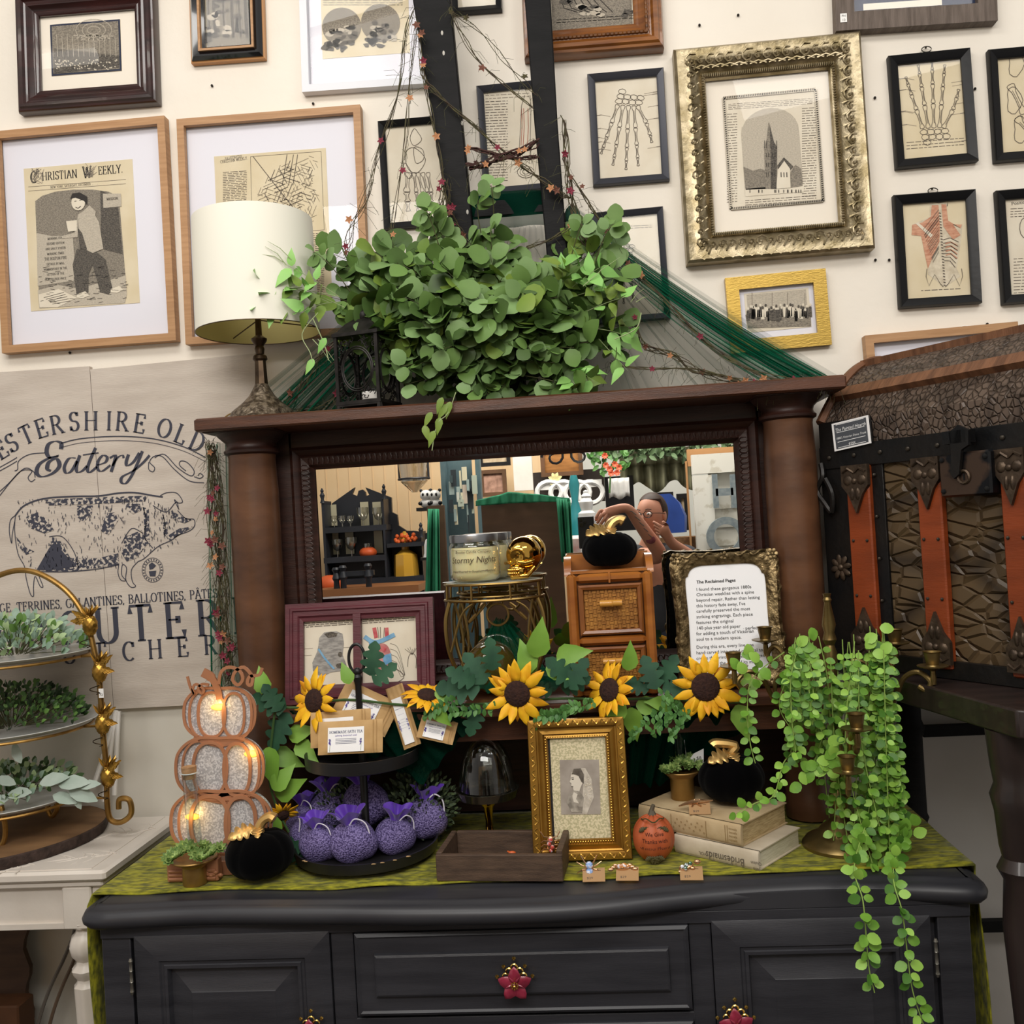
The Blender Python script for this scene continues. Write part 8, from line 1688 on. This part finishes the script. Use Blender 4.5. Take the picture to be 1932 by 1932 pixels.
for i, (x, y, s) in enumerate(((465, 690, 1), (580, 690, 1), (275, 900, .9), (380, 900, 1), (250, 720, .6), (310, 735, .6), (370, 735, .6), (500, 920, .7))):
    c = RM(*zm_(x, 760 if y < 800 else 980), D); c.y -= .1; b = MB(GG); s *= .85; b.lathe([(.04 * s, .0), (.006, .006), (.005, .07 * s), (.035 * s, .09 * s), (.055 * s, .14 * s), (.055 * s, .19 * s)], c, 16)
    b.build('goblet', label='clear stemmed glass on the black hutch shelves reflected in the mirror', cat='glass', group='glasses on the reflected hutch')
c = RM(*zm_(785, 1145), D); c.y -= .1; b = MB(mt('amber_bottle', 'c79a3a', .15, coat=.5)); b.lathe([(.09, 0), (.1, .04), (.09, .2), (.03, .24), (.03, .3), (.045, .32), (.01, .38)], c, 8); b.build('decanter', label='amber glass decanter on the reflected black hutch', cat='decanter')
for x, lab in ((745, 'left'), (820, 'right')):
    c = RM(*zm_(x, 878), D); b = MB(mt('orange_beads', 'd9632c', .5)); [b.ball(c + Vector((rnd(-.05, .05), -.08 + rnd(-.03, .03), .015 + rnd(0, .06))), .016, 8, 6) for _ in range(14)]; b.build('orange_candle', label='orange bumpy candle on the reflected hutch side shelf, %s one' % ('first' if x < 800 else 'second'), cat='candle')
c = RM(*zm_(500, 982), D); b = MB(mt('orange_gourd', 'c9572a', .5)); b.ball(c + Vector((0, -.1, .045)), (.07, .06, .045), 16, 10, fn=lambda th, ph: 1 - .08 * abs(sin(3 * ph))); b.build('small_pumpkin', label='small orange pumpkin in the middle shelf of the reflected hutch', cat='pumpkin')
c = RM(*zm_(240, 1190), D - .3); b = MB(mt('orange_gourd', 'c9572a', .5)); b.ball(c + Vector((0, 0, .02)), (.1, .08, .07), 16, 10, fn=lambda th, ph: 1 - .08 * abs(sin(3 * ph))); b.build('orange_pumpkin', label='orange pumpkin at the lower left of the reflected hutch', cat='pumpkin')
b = MB(mt('brown_table_edge', '8a5a38', .45)); a, c = RM(*zm_(190, 1200), D - .4), RM(*zm_(930, 1150), D - .4); b.box(((a.x + c.x) / 2, a.y, a.z - .02), (c.x - a.x, .5, .05)); b.box(((a.x + c.x) / 2, a.y, (a.z - .05) / 2), (c.x - a.x - .3, .4, a.z - .06)); b.build('sideboard_table', label='brown table edge below the reflected black hutch', cat='table')
t = thing('wooden_railing', 'dark turned wooden rack with ball finials in front of the reflected hutch', 'rack', loc=RM(*zm_(400, 1240), D - .6))
for x, y0 in ((295, 1045), (345, 1030), (530, 1015)):
    b = MB(HB); c = RM(*zm_(x, 1250), D - .6); h = RM(*zm_(x, y0), D - .6).z - c.z; b.lathe([(.025, 0), (.02, h * .5), (.03, h * .6), (.018, h * .8), (.03, h * .92), (.02, h)], c, 10); b.build('post', t)
b = MB(HB); tobox(b, *zm_(280, 1080), *zm_(560, 1100), D - .6, .04); b.build('rail', t)
# hanging jar light
c = RM(*zm_(855, 400), 7.0); t = thing('wall_lantern', 'glass wall lantern hanging on the peach wall, reflected left of centre', 'lantern', loc=c)
b = MB(glassy('lantern_glass', 'e8e4da', .05, .25)); b.lathe([(.02, -.1), (.1, -.02), (.11, .1), (.11, .45)], c, 20); b.build('glass', t); b = MB(HB)
for dx in (-.11, .11): b.tube([c + Vector((dx, 0, 0)), c + Vector((dx, 0, .5))], .008, 6)
for dz in (.0, .2): b.tube([c + Vector((.115 * cos(a), .115 * sin(a), dz)) for a in [k * .5 for k in range(13)]], .008, 6)
b.build('metal_frame', t)
# panda and ghost figures on little shelves
CW_ = mt('white_ceramic', 'ecebea', .3, coat=.4); CK = mt('black_ceramic', '17171a', .3)
D = 6.1; b = MB(CK); tobox(b, *zm_(870, 612), *zm_(1065, 625), D, .14); b.build('small_shelf', label='little black wall shelf holding the panda figures, reflected', cat='shelf')
for i, x in enumerate((935, 1000)):
    c = RM(*zm_(x, 612), D); c.y -= .07; b = MB(CW_); b.M = Matrix.Translation(c) @ Matrix.Scale(.8, 4) @ Matrix.Translation(-c); b.ball(c + Vector((0, 0, .04)), (.055, .045, .04), 14, 9); b.ball(c + Vector((0, .01, .105)), (.05, .045, .045), 14, 9); b.m(CK)
    for s in (-1, 1): b.ball(c + Vector((s * .04, 0, .145)), .014, 8, 6); b.ball(c + Vector((s * .018, .052, .11)), (.01, .006, .013), 8, 6); b.ball(c + Vector((s * .045, .03, .04)), (.02, .02, .016), 8, 6)
    b.build('panda_figure', label=('panda figurine nearer the hutch' if i == 0 else 'panda figurine nearer the blue column') + ' on the reflected upper shelf', cat='figurine')
b = MB(CK); tobox(b, *zm_(900, 975), *zm_(1090, 985), D - .1, .14); b.build('small_shelf', label='little black wall shelf holding the white ghosts, reflected', cat='shelf')
for i, x in enumerate((970, 1040)):
    c = RM(*zm_(x, 975), D - .1); c.y -= .06; b = MB(CW_); b.lathe([(.05, 0), (.042, .03), (.04, .08), (.03, .115), (.004, .13)], c, 16, sq=lambda k: 1 + .06 * (k % 2)); b.m(mt('gold_hat', 'd9a63a', .4)); b.lathe([(.014, .12), (.002, .165)], c, 10)
    b.build('ghost_figure', label=('white ghost figurine nearer the hutch' if i == 0 else 'white ghost figurine nearer the blue column') + ' on the reflected lower shelf', cat='figurine')
# blue-grey jewellery column
D = 6.0; t = thing('jewellery_rack', 'blue-grey painted rack hung with cards and jewellery, reflected behind the candle jar', 'rack', loc=RM(868, 1200, D)); b = MB(mt('blue_grey_paint', '5d747a', .5, col2='4a6067', vs=6))
a, c = RM(832, 862, D), RM(905, 1200, D); b.box(((a.x + c.x) / 2, a.y - .1, (a.z) / 2), (c.x - a.x, .03, a.z)); 
for x in (836, 902): p = RM(x, 900, D); b.box((p.x, p.y - .04, a.z / 2), (.03, .08, a.z))
b.build('rack_panel', t); random.seed(40)
for i in range(22):
    col = random.choice(('cfd0c6', '9fb0ae', '3f4f52', 'd9d2b6', 'b7c0b0', '2b3338', 'c9b9a9')); b = MB(mt('card_' + col, col, .6)); x, y = rnd(840, 890), rnd(868, 985); w, h = rnd(4, 12), rnd(12, 40); tobox(b, x, y, x + w, y + h, D - rnd(.0, .05), .01); b.build('hanging_card', t)
# brown board with green tulle
D = 5.5; b = MB(mt('brown_board', '5b4230', .55, col2='4f3929', vs=3, st=(1, 1, 5))); a, c = RM(908, 948, D), RM(1056, 944, D); b.box(((a.x + c.x) / 2, a.y, a.z / 2), (c.x - a.x, .04, a.z)); b.build('tall_brown_board', label='tall brown wooden panel topped by green tulle, reflected behind the gold skull', cat='panel')
b = MB(mt('brown_board', '5b4230', .55)); a, c = RM(806, 955, D + .3), RM(838, 952, D + .3); b.box(((a.x + c.x) / 2, a.y, a.z / 2), (c.x - a.x, .04, a.z)); b.build('brown_post', label='narrow brown wooden post reflected left of the jewellery rack', cat='post')
TUM = mt('reflected_tulle_green', '1f6b4c', .8, col2='2d8560', vs=7, st=(3, 1, 1))
def cloth(name, label, pts, D, fold=.02, n=20):
    P_ = [RM(x, y, D) for x, y in pts]; k = len(P_) // 2; A = P_[:k]; B = P_[k:]
    def ln(L, u): f = u * (len(L) - 1); i = min(int(f), len(L) - 2); return L[i].lerp(L[i + 1], f - i)
    b = MB(TUM if 'tulle' in name else MC['sage_cloth']); b.grid(lambda u, v: ln(A, u).lerp(ln(B, u), v) + Vector((0, fold * sin(u * n) + fold * .5 * sin(u * n * 2.3), 0)), 60, 6); return b.build(name, solid=.004, label=label, cat='drape', smooth=70)
cloth('green_tulle', 'green tulle bunched along the top of the reflected brown panel', [(898, 945), (960, 928), (1010, 932), (1075, 940), (898, 955), (960, 950), (1010, 948), (1075, 946)], D - .08, .03)
cloth('green_tulle', 'green tulle hanging down the right edge of the reflected brown panel', [(1050, 940), (1076, 942), (1060, 1060), (1082, 1060)], D - .1, .02, 12)
cloth('green_tulle', 'green tulle strip hanging beside the narrow reflected post', [(808, 960), (828, 960), (800, 1200), (832, 1200)], D + .2, .02, 12)
mt('sage_cloth', '9c9b7f', .8, col2='8c8b70', vs=9)
# frames and boards on the far wall
def board(name, label, cat, x0, y0, x1, y1, D, m, m2=None, fw=.03, dep=.04):
    a, c = RM(x0, y0, D), RM(x1, y1, D); t = thing(name, label, cat, loc=((a.x + c.x) / 2, a.y, min(a.z, c.z))); w, h = abs(c.x - a.x), abs(a.z - c.z); cx, cz = (a.x + c.x) / 2, (a.z + c.z) / 2
    b = MB(m)
    for dx, dz, ww, hh in ((0, h / 2 - fw / 2, w, fw), (0, -h / 2 + fw / 2, w, fw), (w / 2 - fw / 2, 0, fw, h - 2 * fw), (-w / 2 + fw / 2, 0, fw, h - 2 * fw)): b.box((cx + dx, a.y, cz + dz), (ww, dep, hh))
    b.build('frame', t); b = MB(m2 or m); b.box((cx, a.y - dep * .2, cz), (w - fw, dep * .3, h - fw)); b.build('inner_board', t); return t
BRW = mt('rustic_brown', '6b4a32', .6, col2='51371f', vs=6); CRM = mt('cream_print', 'd9c6a8', .7, col2='b9a284', vs=20)
board('framed_print', 'brown framed print reflected above the brown panel peak', 'picture', *zm_(1330, 340), *zm_(1535, 520), 7.4, BRW, mt('pink_print', 'c49a86', .7, col2='8d6a5a', vs=20))
board('framed_print', 'black framed cream print at the mirror top beside the blue rack', 'picture', *zm_(1325, 200), *zm_(1560, 300), 7.5, CK, CRM)
b = MB(M_white); tobox(b, *zm_(1570, 200), *zm_(1725, 480), 7.3, .06); b.build('white_board', label='tall white board reflected right of the black framed print', cat='board')
board('wooden_sign', 'rustic board with black scroll hook at the top centre of the reflection', 'sign', *zn_(70, 170), *zn_(390, 370), 6.8, BRW, mt('honey_board', 'a9743e', .5, col2='8a5a2c', vs=8, st=(1, 1, 6)))
b = MB(CK); c = RM(*zn_(270, 235), 6.7)
for s in (-1, 1): b.tube([c + Vector((s * (.09 - .07 * (k / 14)) * cos(k * .55) + s * .09, .02, (.09 - .07 * (k / 14)) * sin(k * .55))) for k in range(15)], .009, 6)
b.build('scroll_hook', label='black iron scroll hook on the reflected rustic board', cat='hook')
b = MB(mt('charcoal_plank', '3a302b', .6, col2='2a221e', vs=6)); tobox(b, *zn_(20, 355), *zn_(550, 560), 6.9, .05); b.build('dark_plank', label='dark wooden plank behind the reflected white scroll shelf', cat='plank')
t = thing('scroll_shelf', 'white scrolled bracket shelf reflected above the photographer\'s phone', 'shelf', loc=RM(*zn_(300, 540), 6.6)); b = MB(CW_); tobox(b, *zn_(60, 430), *zn_(525, 455), 6.6, .14); b.build('shelf_board', t)
for x in (140, 240, 345, 440):
    b = MB(CW_); c = RM(*zn_(x, 500), 6.6); b.tube([c + Vector((.085 * cos(a), 0, .075 * sin(a))) for a in [2 * pi * k / 18 for k in range(18)]], .018, 7, loop=True); b.build('scroll', t)
b = MB(mt('cream_flower', 'e6dca0', .6)); c = RM(*zn_(185, 425), 6.6); [b.leaf(c + Vector((0, 0, .02)), (cos(a), .3, sin(a) + .4), (0, 1, 0), .05, .03, 'oval') for a in [k * 1.05 for k in range(6)]]; b.build('silk_flower', label='pale yellow flower lying on the reflected white scroll shelf', cat='flower')
c = RM(*zn_(415, 660), 5.7); b = MB(CW_); b.lathe([(p_[0] * .52, p_[1] * .42) for p_ in [(.1, -.1), (.1, .02), (.06, .06), (.075, .12), (.08, .18), (.05, .24), (.06, .26), (.03, .3), (.03, .33), (.005, .35)]], c, 20); b.lathe([(.05, -c.z + .001), (.05, -.04)], c, 8); b.build('white_finial', label='white turned newel finial reflected beside the phone', cat='finial')
c = RM(*zn_(335, 680), 5.9); b = MB(mt('teal_glass', '2a7f86', .2, coat=.5)); b.lathe([(.06, -.3), (.07, -.1), (.05, .02), (.02, .1), (.035, .2), (.02, .26)], c, 12); b.m(mt('purple_glass', '4a3f8a', .3)); b.lathe([(.075, -.35), (.075, -.12)], c, 12); b.lathe([(.06, -c.z + .001), (.06, -.35)], c, 8); b.build('teal_vase', label='teal and purple vase reflected left of the white finial', cat='vase')
t = thing('coral_flowers', 'coral orange flowers reflected at the top of the mirror', 'flowers', loc=RM(1155, 895, 6.5)); b = MB(mt('coral_petal', 'e0684a', .6)); random.seed(50)
for x, y in ((1141, 860), (1143, 878), (1150, 885), (1160, 876), (1168, 882), (1164, 892), (1153, 893)): c = RM(x, y, 6.5); [b.leaf(c, (cos(a), .6, sin(a)), (0, 1, 0), .024, .02, 'round', .2) for a in [k * .9 for k in range(7)]]
b.build('petals', t); b = MB(SPR); [b.leaf(RM(rnd(1115, 1180), rnd(845, 890), 6.55), (rnd(-1, 1), .5, rnd(-1, 1)), (0, 1, 0), .06, .03, 'oval') for _ in range(40)]; b.tube([RM(1152, 890, 6.55), RM(1150, 930, 6.55)], .006, 5); b.build('foliage', t)
b = MB(CK); tobox(b, 1140, 900, 1200, 1000, 6.9, .03); b.build('dark_rack', label='dark rack holding a white towel, reflected', cat='rack')
b = MB(CW_); a, c = RM(1148, 903, 6.7), RM(1188, 938, 6.7); b.grid(lambda u, v: Vector((a.x + (c.x - a.x) * u, a.y + .012 * sin(u * 20), a.z + (c.z - a.z) * v + .012 * sin(u * 9) * v)), 30, 4); b.build('white_towel', solid=.01, label='white fringed towel hanging in the reflection above the photographer', cat='towel')
b = MB(MC['sage_cloth']); A_, C_ = RM(1168, 852, 6.9), RM(1306, 925, 6.9)
b.grid(lambda u, v: Vector((A_.x + (C_.x - A_.x) * u, A_.y + .05 * sin(u * 34), A_.z + (C_.z + .08 * sin(u * 6.3 * 1) ** 2 - A_.z) * v)), 120, 4); b.grid(lambda u, v: Vector((A_.x + (C_.x - A_.x) * u, A_.y + .03 + .05 * sin(u * 34), A_.z + (C_.z + .2 - A_.z) * v)), 120, 4)
b.build('valance_curtain', solid=.004, label='gathered sage green valance curtain reflected at the top right', cat='curtain', smooth=70)
t = thing('leaf_garland', 'leafy green garland along the top of the reflected curtain', 'garland', loc=RM(1260, 850, 6.8)); b = MB(mt('garland_leaf', '5c7550', .6)); [b.leaf(RM(rnd(1125, 1395), rnd(815, 862), rnd(6.7, 6.85)), (rnd(-1, 1), .6, rnd(-1, 1)), (0, 1, 0), .07, .03, 'oval') for _ in range(420)]; b.build('foliage', t); b = MB(STM); b.tube([RM(1125, 845, 6.8), RM(1395, 830, 6.8)], .01, 5); b.build('stems', t)
# white shutter door with metal letters
D = 6.0; PNT = mt('chippy_white', 'e6e3da', .6, col2='cfc9bb', vs=14, lo=.55, hi=.62); t = thing('shutter_door', 'white weathered shutter with big grey metal letters, reflected at the right', 'shutter', loc=RM(1350, 1080, D))
a, c = RM(1304, 862, D), RM(1304 + 150, 1180, D); w = c.x - a.x; b = MB(PNT); yy = a.y
b.box((a.x + .06, yy, (a.z - .02) / 2), (.12, .06, a.z - .22)); b.box((a.x + w / 2, yy, a.z - .05), (w, .06, .12)); b.box((a.x + w - .06, yy, (a.z - .02) / 2), (.12, .06, a.z - .22)); b.build('stile_frame', t)
b = MB(PNT)
for i in range(13): b.box((a.x + w / 2, yy - .02, a.z - .16 - i * .115), (w - .2, .012, .118), R=Matrix.Rotation(.09, 3, 'X'))
b.build('slats', t)
GAL = mt('galvanised_letter', '8c9aa3', .4, metal=.5, col2='a9b4ba', vs=30)
b = MB(GAL); 
for x in (1350, 1384): tobox(b, x - 7, 895, x + 7, 958, D - .06, .02)
tobox(b, 1350, 922, 1384, 934, D - .06, .02); b.build('letter_h', t)
b = MB(GAL); p = RM(1370, 1012, D - .06); b.lathe([(.075, -.01), (.12, -.01), (.12, .01), (.075, .01), (.075, -.01)], p, 32, R=Matrix.Rotation(pi / 2, 3, 'X')); b.f = [f for f in b.f if len(f) == 4]; b.k = b.k[:len(b.f)]; b.build('letter_o', t)
b = MB(mt('pine_plank', 'b98a5c', .5)); tobox(b, 1296, 848, 1460, 870, D + .1, .04); tobox(b, 1296, 870, 1306, 1080, D + .1, .04); b.build('pine_frame', label='raw pine plank frame behind the reflected white shutter', cat='frame board')
board('framed_print', 'grey framed board reflected behind the photographer\'s head', 'picture', 1232, 930, 1274, 1000, 6.8, CK, mt('grey_board', '7f837f', .6))
board('framed_print', 'tan carved panel reflected between the photographer and the white shutter', 'picture', 1276, 932, 1302, 1000, 6.7, CK, CRM)
b = MB(mt('royal_blue_bag', '2f4fa0', .5, col2='27438c', vs=7)); c = RM(1255, 1000, 5.9)
b.rings([[(c.x + x * s_, c.y + .06 * d, c.z + z) for x, d in ((-.11, -1), (.11, -1), (.13, 0), (.11, 1), (-.11, 1), (-.13, 0))] for z, s_ in ((-.02, 1), (.08, 1.05), (.16, .8), (.22, .35))]); b.build('blue_bag', label='royal blue cloth bag reflected behind the photographer', cat='bag')
random.seed(60)
b = MB(mt('wicker', '8d6a48', .7, col2='6b4d33', vs=50)); c = RM(1290, 1030, 6.3); b.lathe([(.1, -.1), (.14, -.08), (.16, .06), (.15, .06), (.12, -.06), (.01, -.07)], c, 20); b.lathe([(.08, -c.z + .001), (.08, -.1)], c, 8); b.build('wicker_basket', label='wicker basket reflected right of the photographer', cat='basket')
b = MB(mt('pink_white_cloth', 'd9a6a0', .7, col2='e8e0dc', vs=14)); c = RM(1090, 1010, 5.8); b.box((c.x, c.y, c.z / 2), (.12, .1, c.z), bev=.02); b.build('cloth_stack', label='pink and white cloth stack reflected below the white finial', cat='cloth')

# ---------------------------------------------------------------- the photographer
SKN = mt('skin', 'c98f76', .55, subs=.15, col2='c2866c', vs=9); HAIR = mt('brown_hair', '3c2416', .6, col2='2b1a11', vs=50, st=(1, 1, 4)); SHT = mt('charcoal_shirt', '3a3b40', .8, col2='33343a', vs=12); JN = mt('dark_jeans', '23283a', .8); SHO = mt('grey_shoe', '55555a', .6)
def skin(verts, edges, radii, lv=2):
    me = bpy.data.meshes.new('s'); me.from_pydata([tuple(v) for v in verts], edges, []); o = bpy.data.objects.new('s', me); COL.objects.link(o)
    o.modifiers.new('k', 'SKIN'); sm = o.modifiers.new('u', 'SUBSURF'); sm.levels = lv; sm.render_levels = lv
    if not me.skin_vertices: bpy.context.view_layer.update()
    for i, r in enumerate(radii): me.skin_vertices[0].data[i].radius = (r, r) if not isinstance(r, tuple) else r
    me.skin_vertices[0].data[0].use_root = True
    bpy.context.view_layer.update(); dg = bpy.context.evaluated_depsgraph_get(); e = o.evaluated_get(dg); m2 = e.to_mesh(); V = [v.co.copy() for v in m2.vertices]; Fc = [tuple(p.vertices) for p in m2.polygons]; e.to_mesh_clear()
    bpy.data.objects.remove(o); bpy.data.meshes.remove(me); return V, Fc
px_ = .34; py_ = -.47
HD = RM(1229, 974, 2 * YM - py_ - .04)   # head centre
pel = Vector((px_ - .02, py_ - .03, .93)); che = Vector((px_ - .01, py_ - .02, 1.22)); nk = Vector((px_ - .005, py_ - .01, 1.40))
s1 = Vector((px_ - .17, py_ + .02, 1.36)); s2 = Vector((px_ + .16, py_ + .02, 1.35))
e1 = RM(1250, 1050, 2 * YM + .19); w1 = RM(1184, 956, 2 * YM + .06); e2 = RM(1318, 1062, 2 * YM + .2); w2 = RM(1266, 1024, 2 * YM + .1)
V = [pel, Vector((px_ - .015, py_, 1.08)), che, nk, HD + Vector((0, -.01, -.07)), s1, e1, w1, s2, e2, w2,
     pel + Vector((-.1, 0, -.04)), Vector((px_ - .13, py_ + .02, .5)), Vector((px_ - .13, py_ - .01, .09)), Vector((px_ - .13, py_ + .12, .035)), pel + Vector((.1, 0, -.04)), Vector((px_ + .12, py_ + .02, .5)), Vector((px_ + .12, py_ - .02, .09)), Vector((px_ + .12, py_ + .11, .035))]
E_ = [(0, 1), (1, 2), (2, 3), (3, 4), (2, 5), (5, 6), (6, 7), (2, 8), (8, 9), (9, 10), (0, 11), (11, 12), (12, 13), (13, 14), (0, 15), (15, 16), (16, 17), (17, 18)]
Rr = [.15, .13, .145, .055, .05, .055, .043, .027, .055, .042, .027, .09, .06, .042, .035, .09, .06, .042, .035]
# palms and five fingers, curled over the phone's edge
def handv(wi, base, tips, pr=.024):
    k = len(V); V.append(base); Rr.append(pr); E_.append((wi, k))
    for tp, mid, r in tips:
        V.append(mid); Rr.append(r); V.append(tp); Rr.append(r * .85); E_.append((k, len(V) - 2)); E_.append((len(V) - 2, len(V) - 1))
hb_ = Vector((.115, -.045, CZ + .045)); handv(7, hb_, [((.052, -.012, CZ + .012), (.078, -.02, CZ + .052), .0088), ((.058, -.016, CZ - .012), (.088, -.008, CZ + .032), .009), ((.062, -.018, CZ - .032), (.096, -.004, CZ + .01), .0088), ((.07, -.022, CZ - .05), (.104, -.008, CZ - .012), .0078), ((.05, -.04, CZ + .004), (.085, -.062, CZ + .03), .0098)])
V = [Vector(v) for v in V]
h2 = RM(1254, 1002, 2 * YM + .08); o2 = h2 - w2; n2 = o2.normalized(); handv(10, h2, [(h2 + Vector((-.055 + .004 * i, .0, .05 - .018 * i)), h2 + Vector((-.025, .012, .028 - .014 * i)), .0085) for i in range(4)] + [(h2 + Vector((-.01, .02, .05)), h2 + Vector((.008, .016, .026)), .0095)])
V = [Vector(v) for v in V]
t = thing('person', 'person in a charcoal shirt and glasses holding up a phone, seen in the mirror', 'person', loc=(px_, py_, 0))
b = MB(SKN); vs, fs = skin(V, E_, Rr); b.add(vs, fs)
la = Vector((-HD.x * .75, -HD.y, 0)).normalized(); HR_ = Matrix.Rotation(atan2(la.y, la.x) + pi / 2, 3, 'Z')  # local -y is the face
def hf(th, ph):
    f = Vector((sin(th) * cos(ph), sin(th) * sin(ph), -cos(th))); g = 1 - .14 * max(0, -f.z) * (1 if f.y < .2 else .4) - .05 * max(0, f.y) * 0
    for ex in (-.36, .36): g -= .05 * max(0, f.dot(Vector((ex, -.92, .1)).normalized()) - .93) / .07
    return g
b.ball(HD, (.073, .093, .112), 32, 24, R=HR_, fn=hf); L_ = lambda x, y, z: HD + HR_ @ Vector((x, y, z))
b.tube([L_(0, -.088, .012), L_(0, -.1, -.012), L_(0, -.108, -.026), L_(0, -.094, -.034)], [.007, .009, .013, .009], 10)
for s in (-1, 1): b.ball(L_(s * .074, .005, -.002), (.008, .018, .03), 10, 8, R=HR_)
b.m(mt('lip', 'a3574f', .5)); b.tube([L_(-.022, -.084, -.058), L_(0, -.093, -.056), L_(.022, -.084, -.058)], [.003, .0062, .003], 8)
b.m(mt('eye_white', 'ecebe8', .3)); [b.ball(L_(s * .03, -.083, .012), (.013, .009, .009), 12, 8, R=HR_) for s in (-1, 1)]
b.m(mt('iris_dark', '2c221c', .2)); [b.ball(L_(s * .03, -.0915, .012), .0048, 10, 8) for s in (-1, 1)]
b.m(HAIR); [b.tube([L_(s * .045, -.083, .034), L_(s * .03, -.092, .038), L_(s * .015, -.092, .034)], .0026, 6) for s in (-1, 1)]
b.build('body', t, world=True, smooth=80)
b = MB(HAIR); b.ball(L_(0, .014, .022), (.08, .092, .104), 28, 18, R=HR_, fn=lambda th, ph: 1.0 if not (sin(ph) < -.35 and cos(th) * -1 < .52) else .8); b.ball(L_(0, .11, .01), (.035, .035, .04), 14, 10); b.build('hair', t)
b = MB(CK)
for s in (-1, 1): b.tube([L_(s * .032 + .024 * cos(a), -.1, .011 + .017 * sin(a)) for a in [2 * pi * k / 24 for k in range(24)]], .002, 6, loop=True); b.tube([L_(s * .056, -.1, .016), L_(s * .078, -.06, .014), L_(s * .08, .0, .01)], .0018, 6)
b.tube([L_(-.008, -.101, .014), L_(.008, -.101, .014)], .0018, 6); b.build('glasses', t)
ix = [0, 1, 2, 5, 8]; sv = [V[0] + Vector((0, 0, -.06)), V[1], V[2], V[3] + Vector((0, 0, -.035)), V[5], V[5].lerp(V[6], .62), V[8], V[8].lerp(V[9], .62)]
vs, fs = skin(sv, [(0, 1), (1, 2), (2, 3), (2, 4), (4, 5), (2, 6), (6, 7)], [.168, .148, .162, .07, .075, .062, .075, .062]); b = MB(SHT); b.add(vs, fs); b.build('shirt', t, smooth=80)
sv = [V[0] + Vector((0, 0, -.02)), V[11], V[12], V[13], V[15], V[16], V[17]]; vs, fs = skin(sv, [(0, 1), (1, 2), (2, 3), (0, 4), (4, 5), (5, 6)], [.16, .105, .075, .06, .105, .075, .06]); b = MB(JN); b.add(vs, fs); b.build('trousers', t, smooth=80)
for x in (-.13, .12): b = MB(SHO); b.ball((px_ + x, py_ + .06, .05), (.05, .14, .05), 16, 10); b.build('shoe', t)
b = MB(mt('rose_tattoo', '8c4a52', .6, col2='6b3540', vs=60)); dv = (e1 - w1); q_ = w1.lerp(e1, .68); b.ball(q_ + Vector((-.006, .036, .006)), (.024, .006, .02), 12, 8); b.m(mt('grey_tattoo', '6d6560', .6))
for k in range(5): q_ = w1.lerp(e1, .12 + k * .11); b.tube([q_ + Vector((-.02, .03, .012)), q_ + Vector((.0, .0345, .006)), q_ + Vector((.02, .03, -.012))], .0022, 5)
b.build('tattoo', t)
t = thing('phone', 'dark phone with three round lenses held up in the reflection', 'phone', loc=(0, -.02, CZ)); b = MB(mt('phone_case', '26262a', .35)); b.box((.006, -.0185, CZ - .05), (.078, .009, .155), bev=.003); b.build('case', t)
for x, z in ((0, 0), (-.017, .012), (-.017, -.013)):
    b = MB(mt('lens_black', '060608', .05, coat=1)); b.lathe([(.0085, 0), (.0085, .003), (.007, .0035), (.002, .0025)], (x, -.0142, CZ + z), 20, R=Matrix.Rotation(-pi / 2, 3, 'X')); b.build('lens', t)

# ---------------------------------------------------------------- strip lights overhead (their glare shows in the picture glass)
def RC(px, py, zc, yw):
    p = P(px, py, yw); d = ray(px, py); k = (zc - p.z) / d.z; return Vector((p.x + d.x * k, p.y - d.y * k, zc))
LE = mt('strip_light_lens', 'ffffff', .5, em='fff8ee', es=6)
for (a, c, yw, lab) in (((578, 86), (782, 30), 2.42, 'middle'), ((70, 113), (176, 101), 2.42, 'left')):
    p0, p1 = RC(*a, 3.45, yw), RC(*c, 3.45, yw); t = thing('strip_light', 'slim fluorescent strip light under the ceiling, glaring in the %s' % ('round landscapes glass' if lab == 'middle' else 'arena engraving glass'), 'light', loc=p0)
    b = MB(LE); b.tube([p0, p0.lerp(p1, .5), p1], .028, 10); b.build('lens_tube', t); b = MB(M_white); b.tube([p0 + Vector((0, 0, .05)), p1 + Vector((0, 0, .05))], .02, 6); b.build('housing', t)
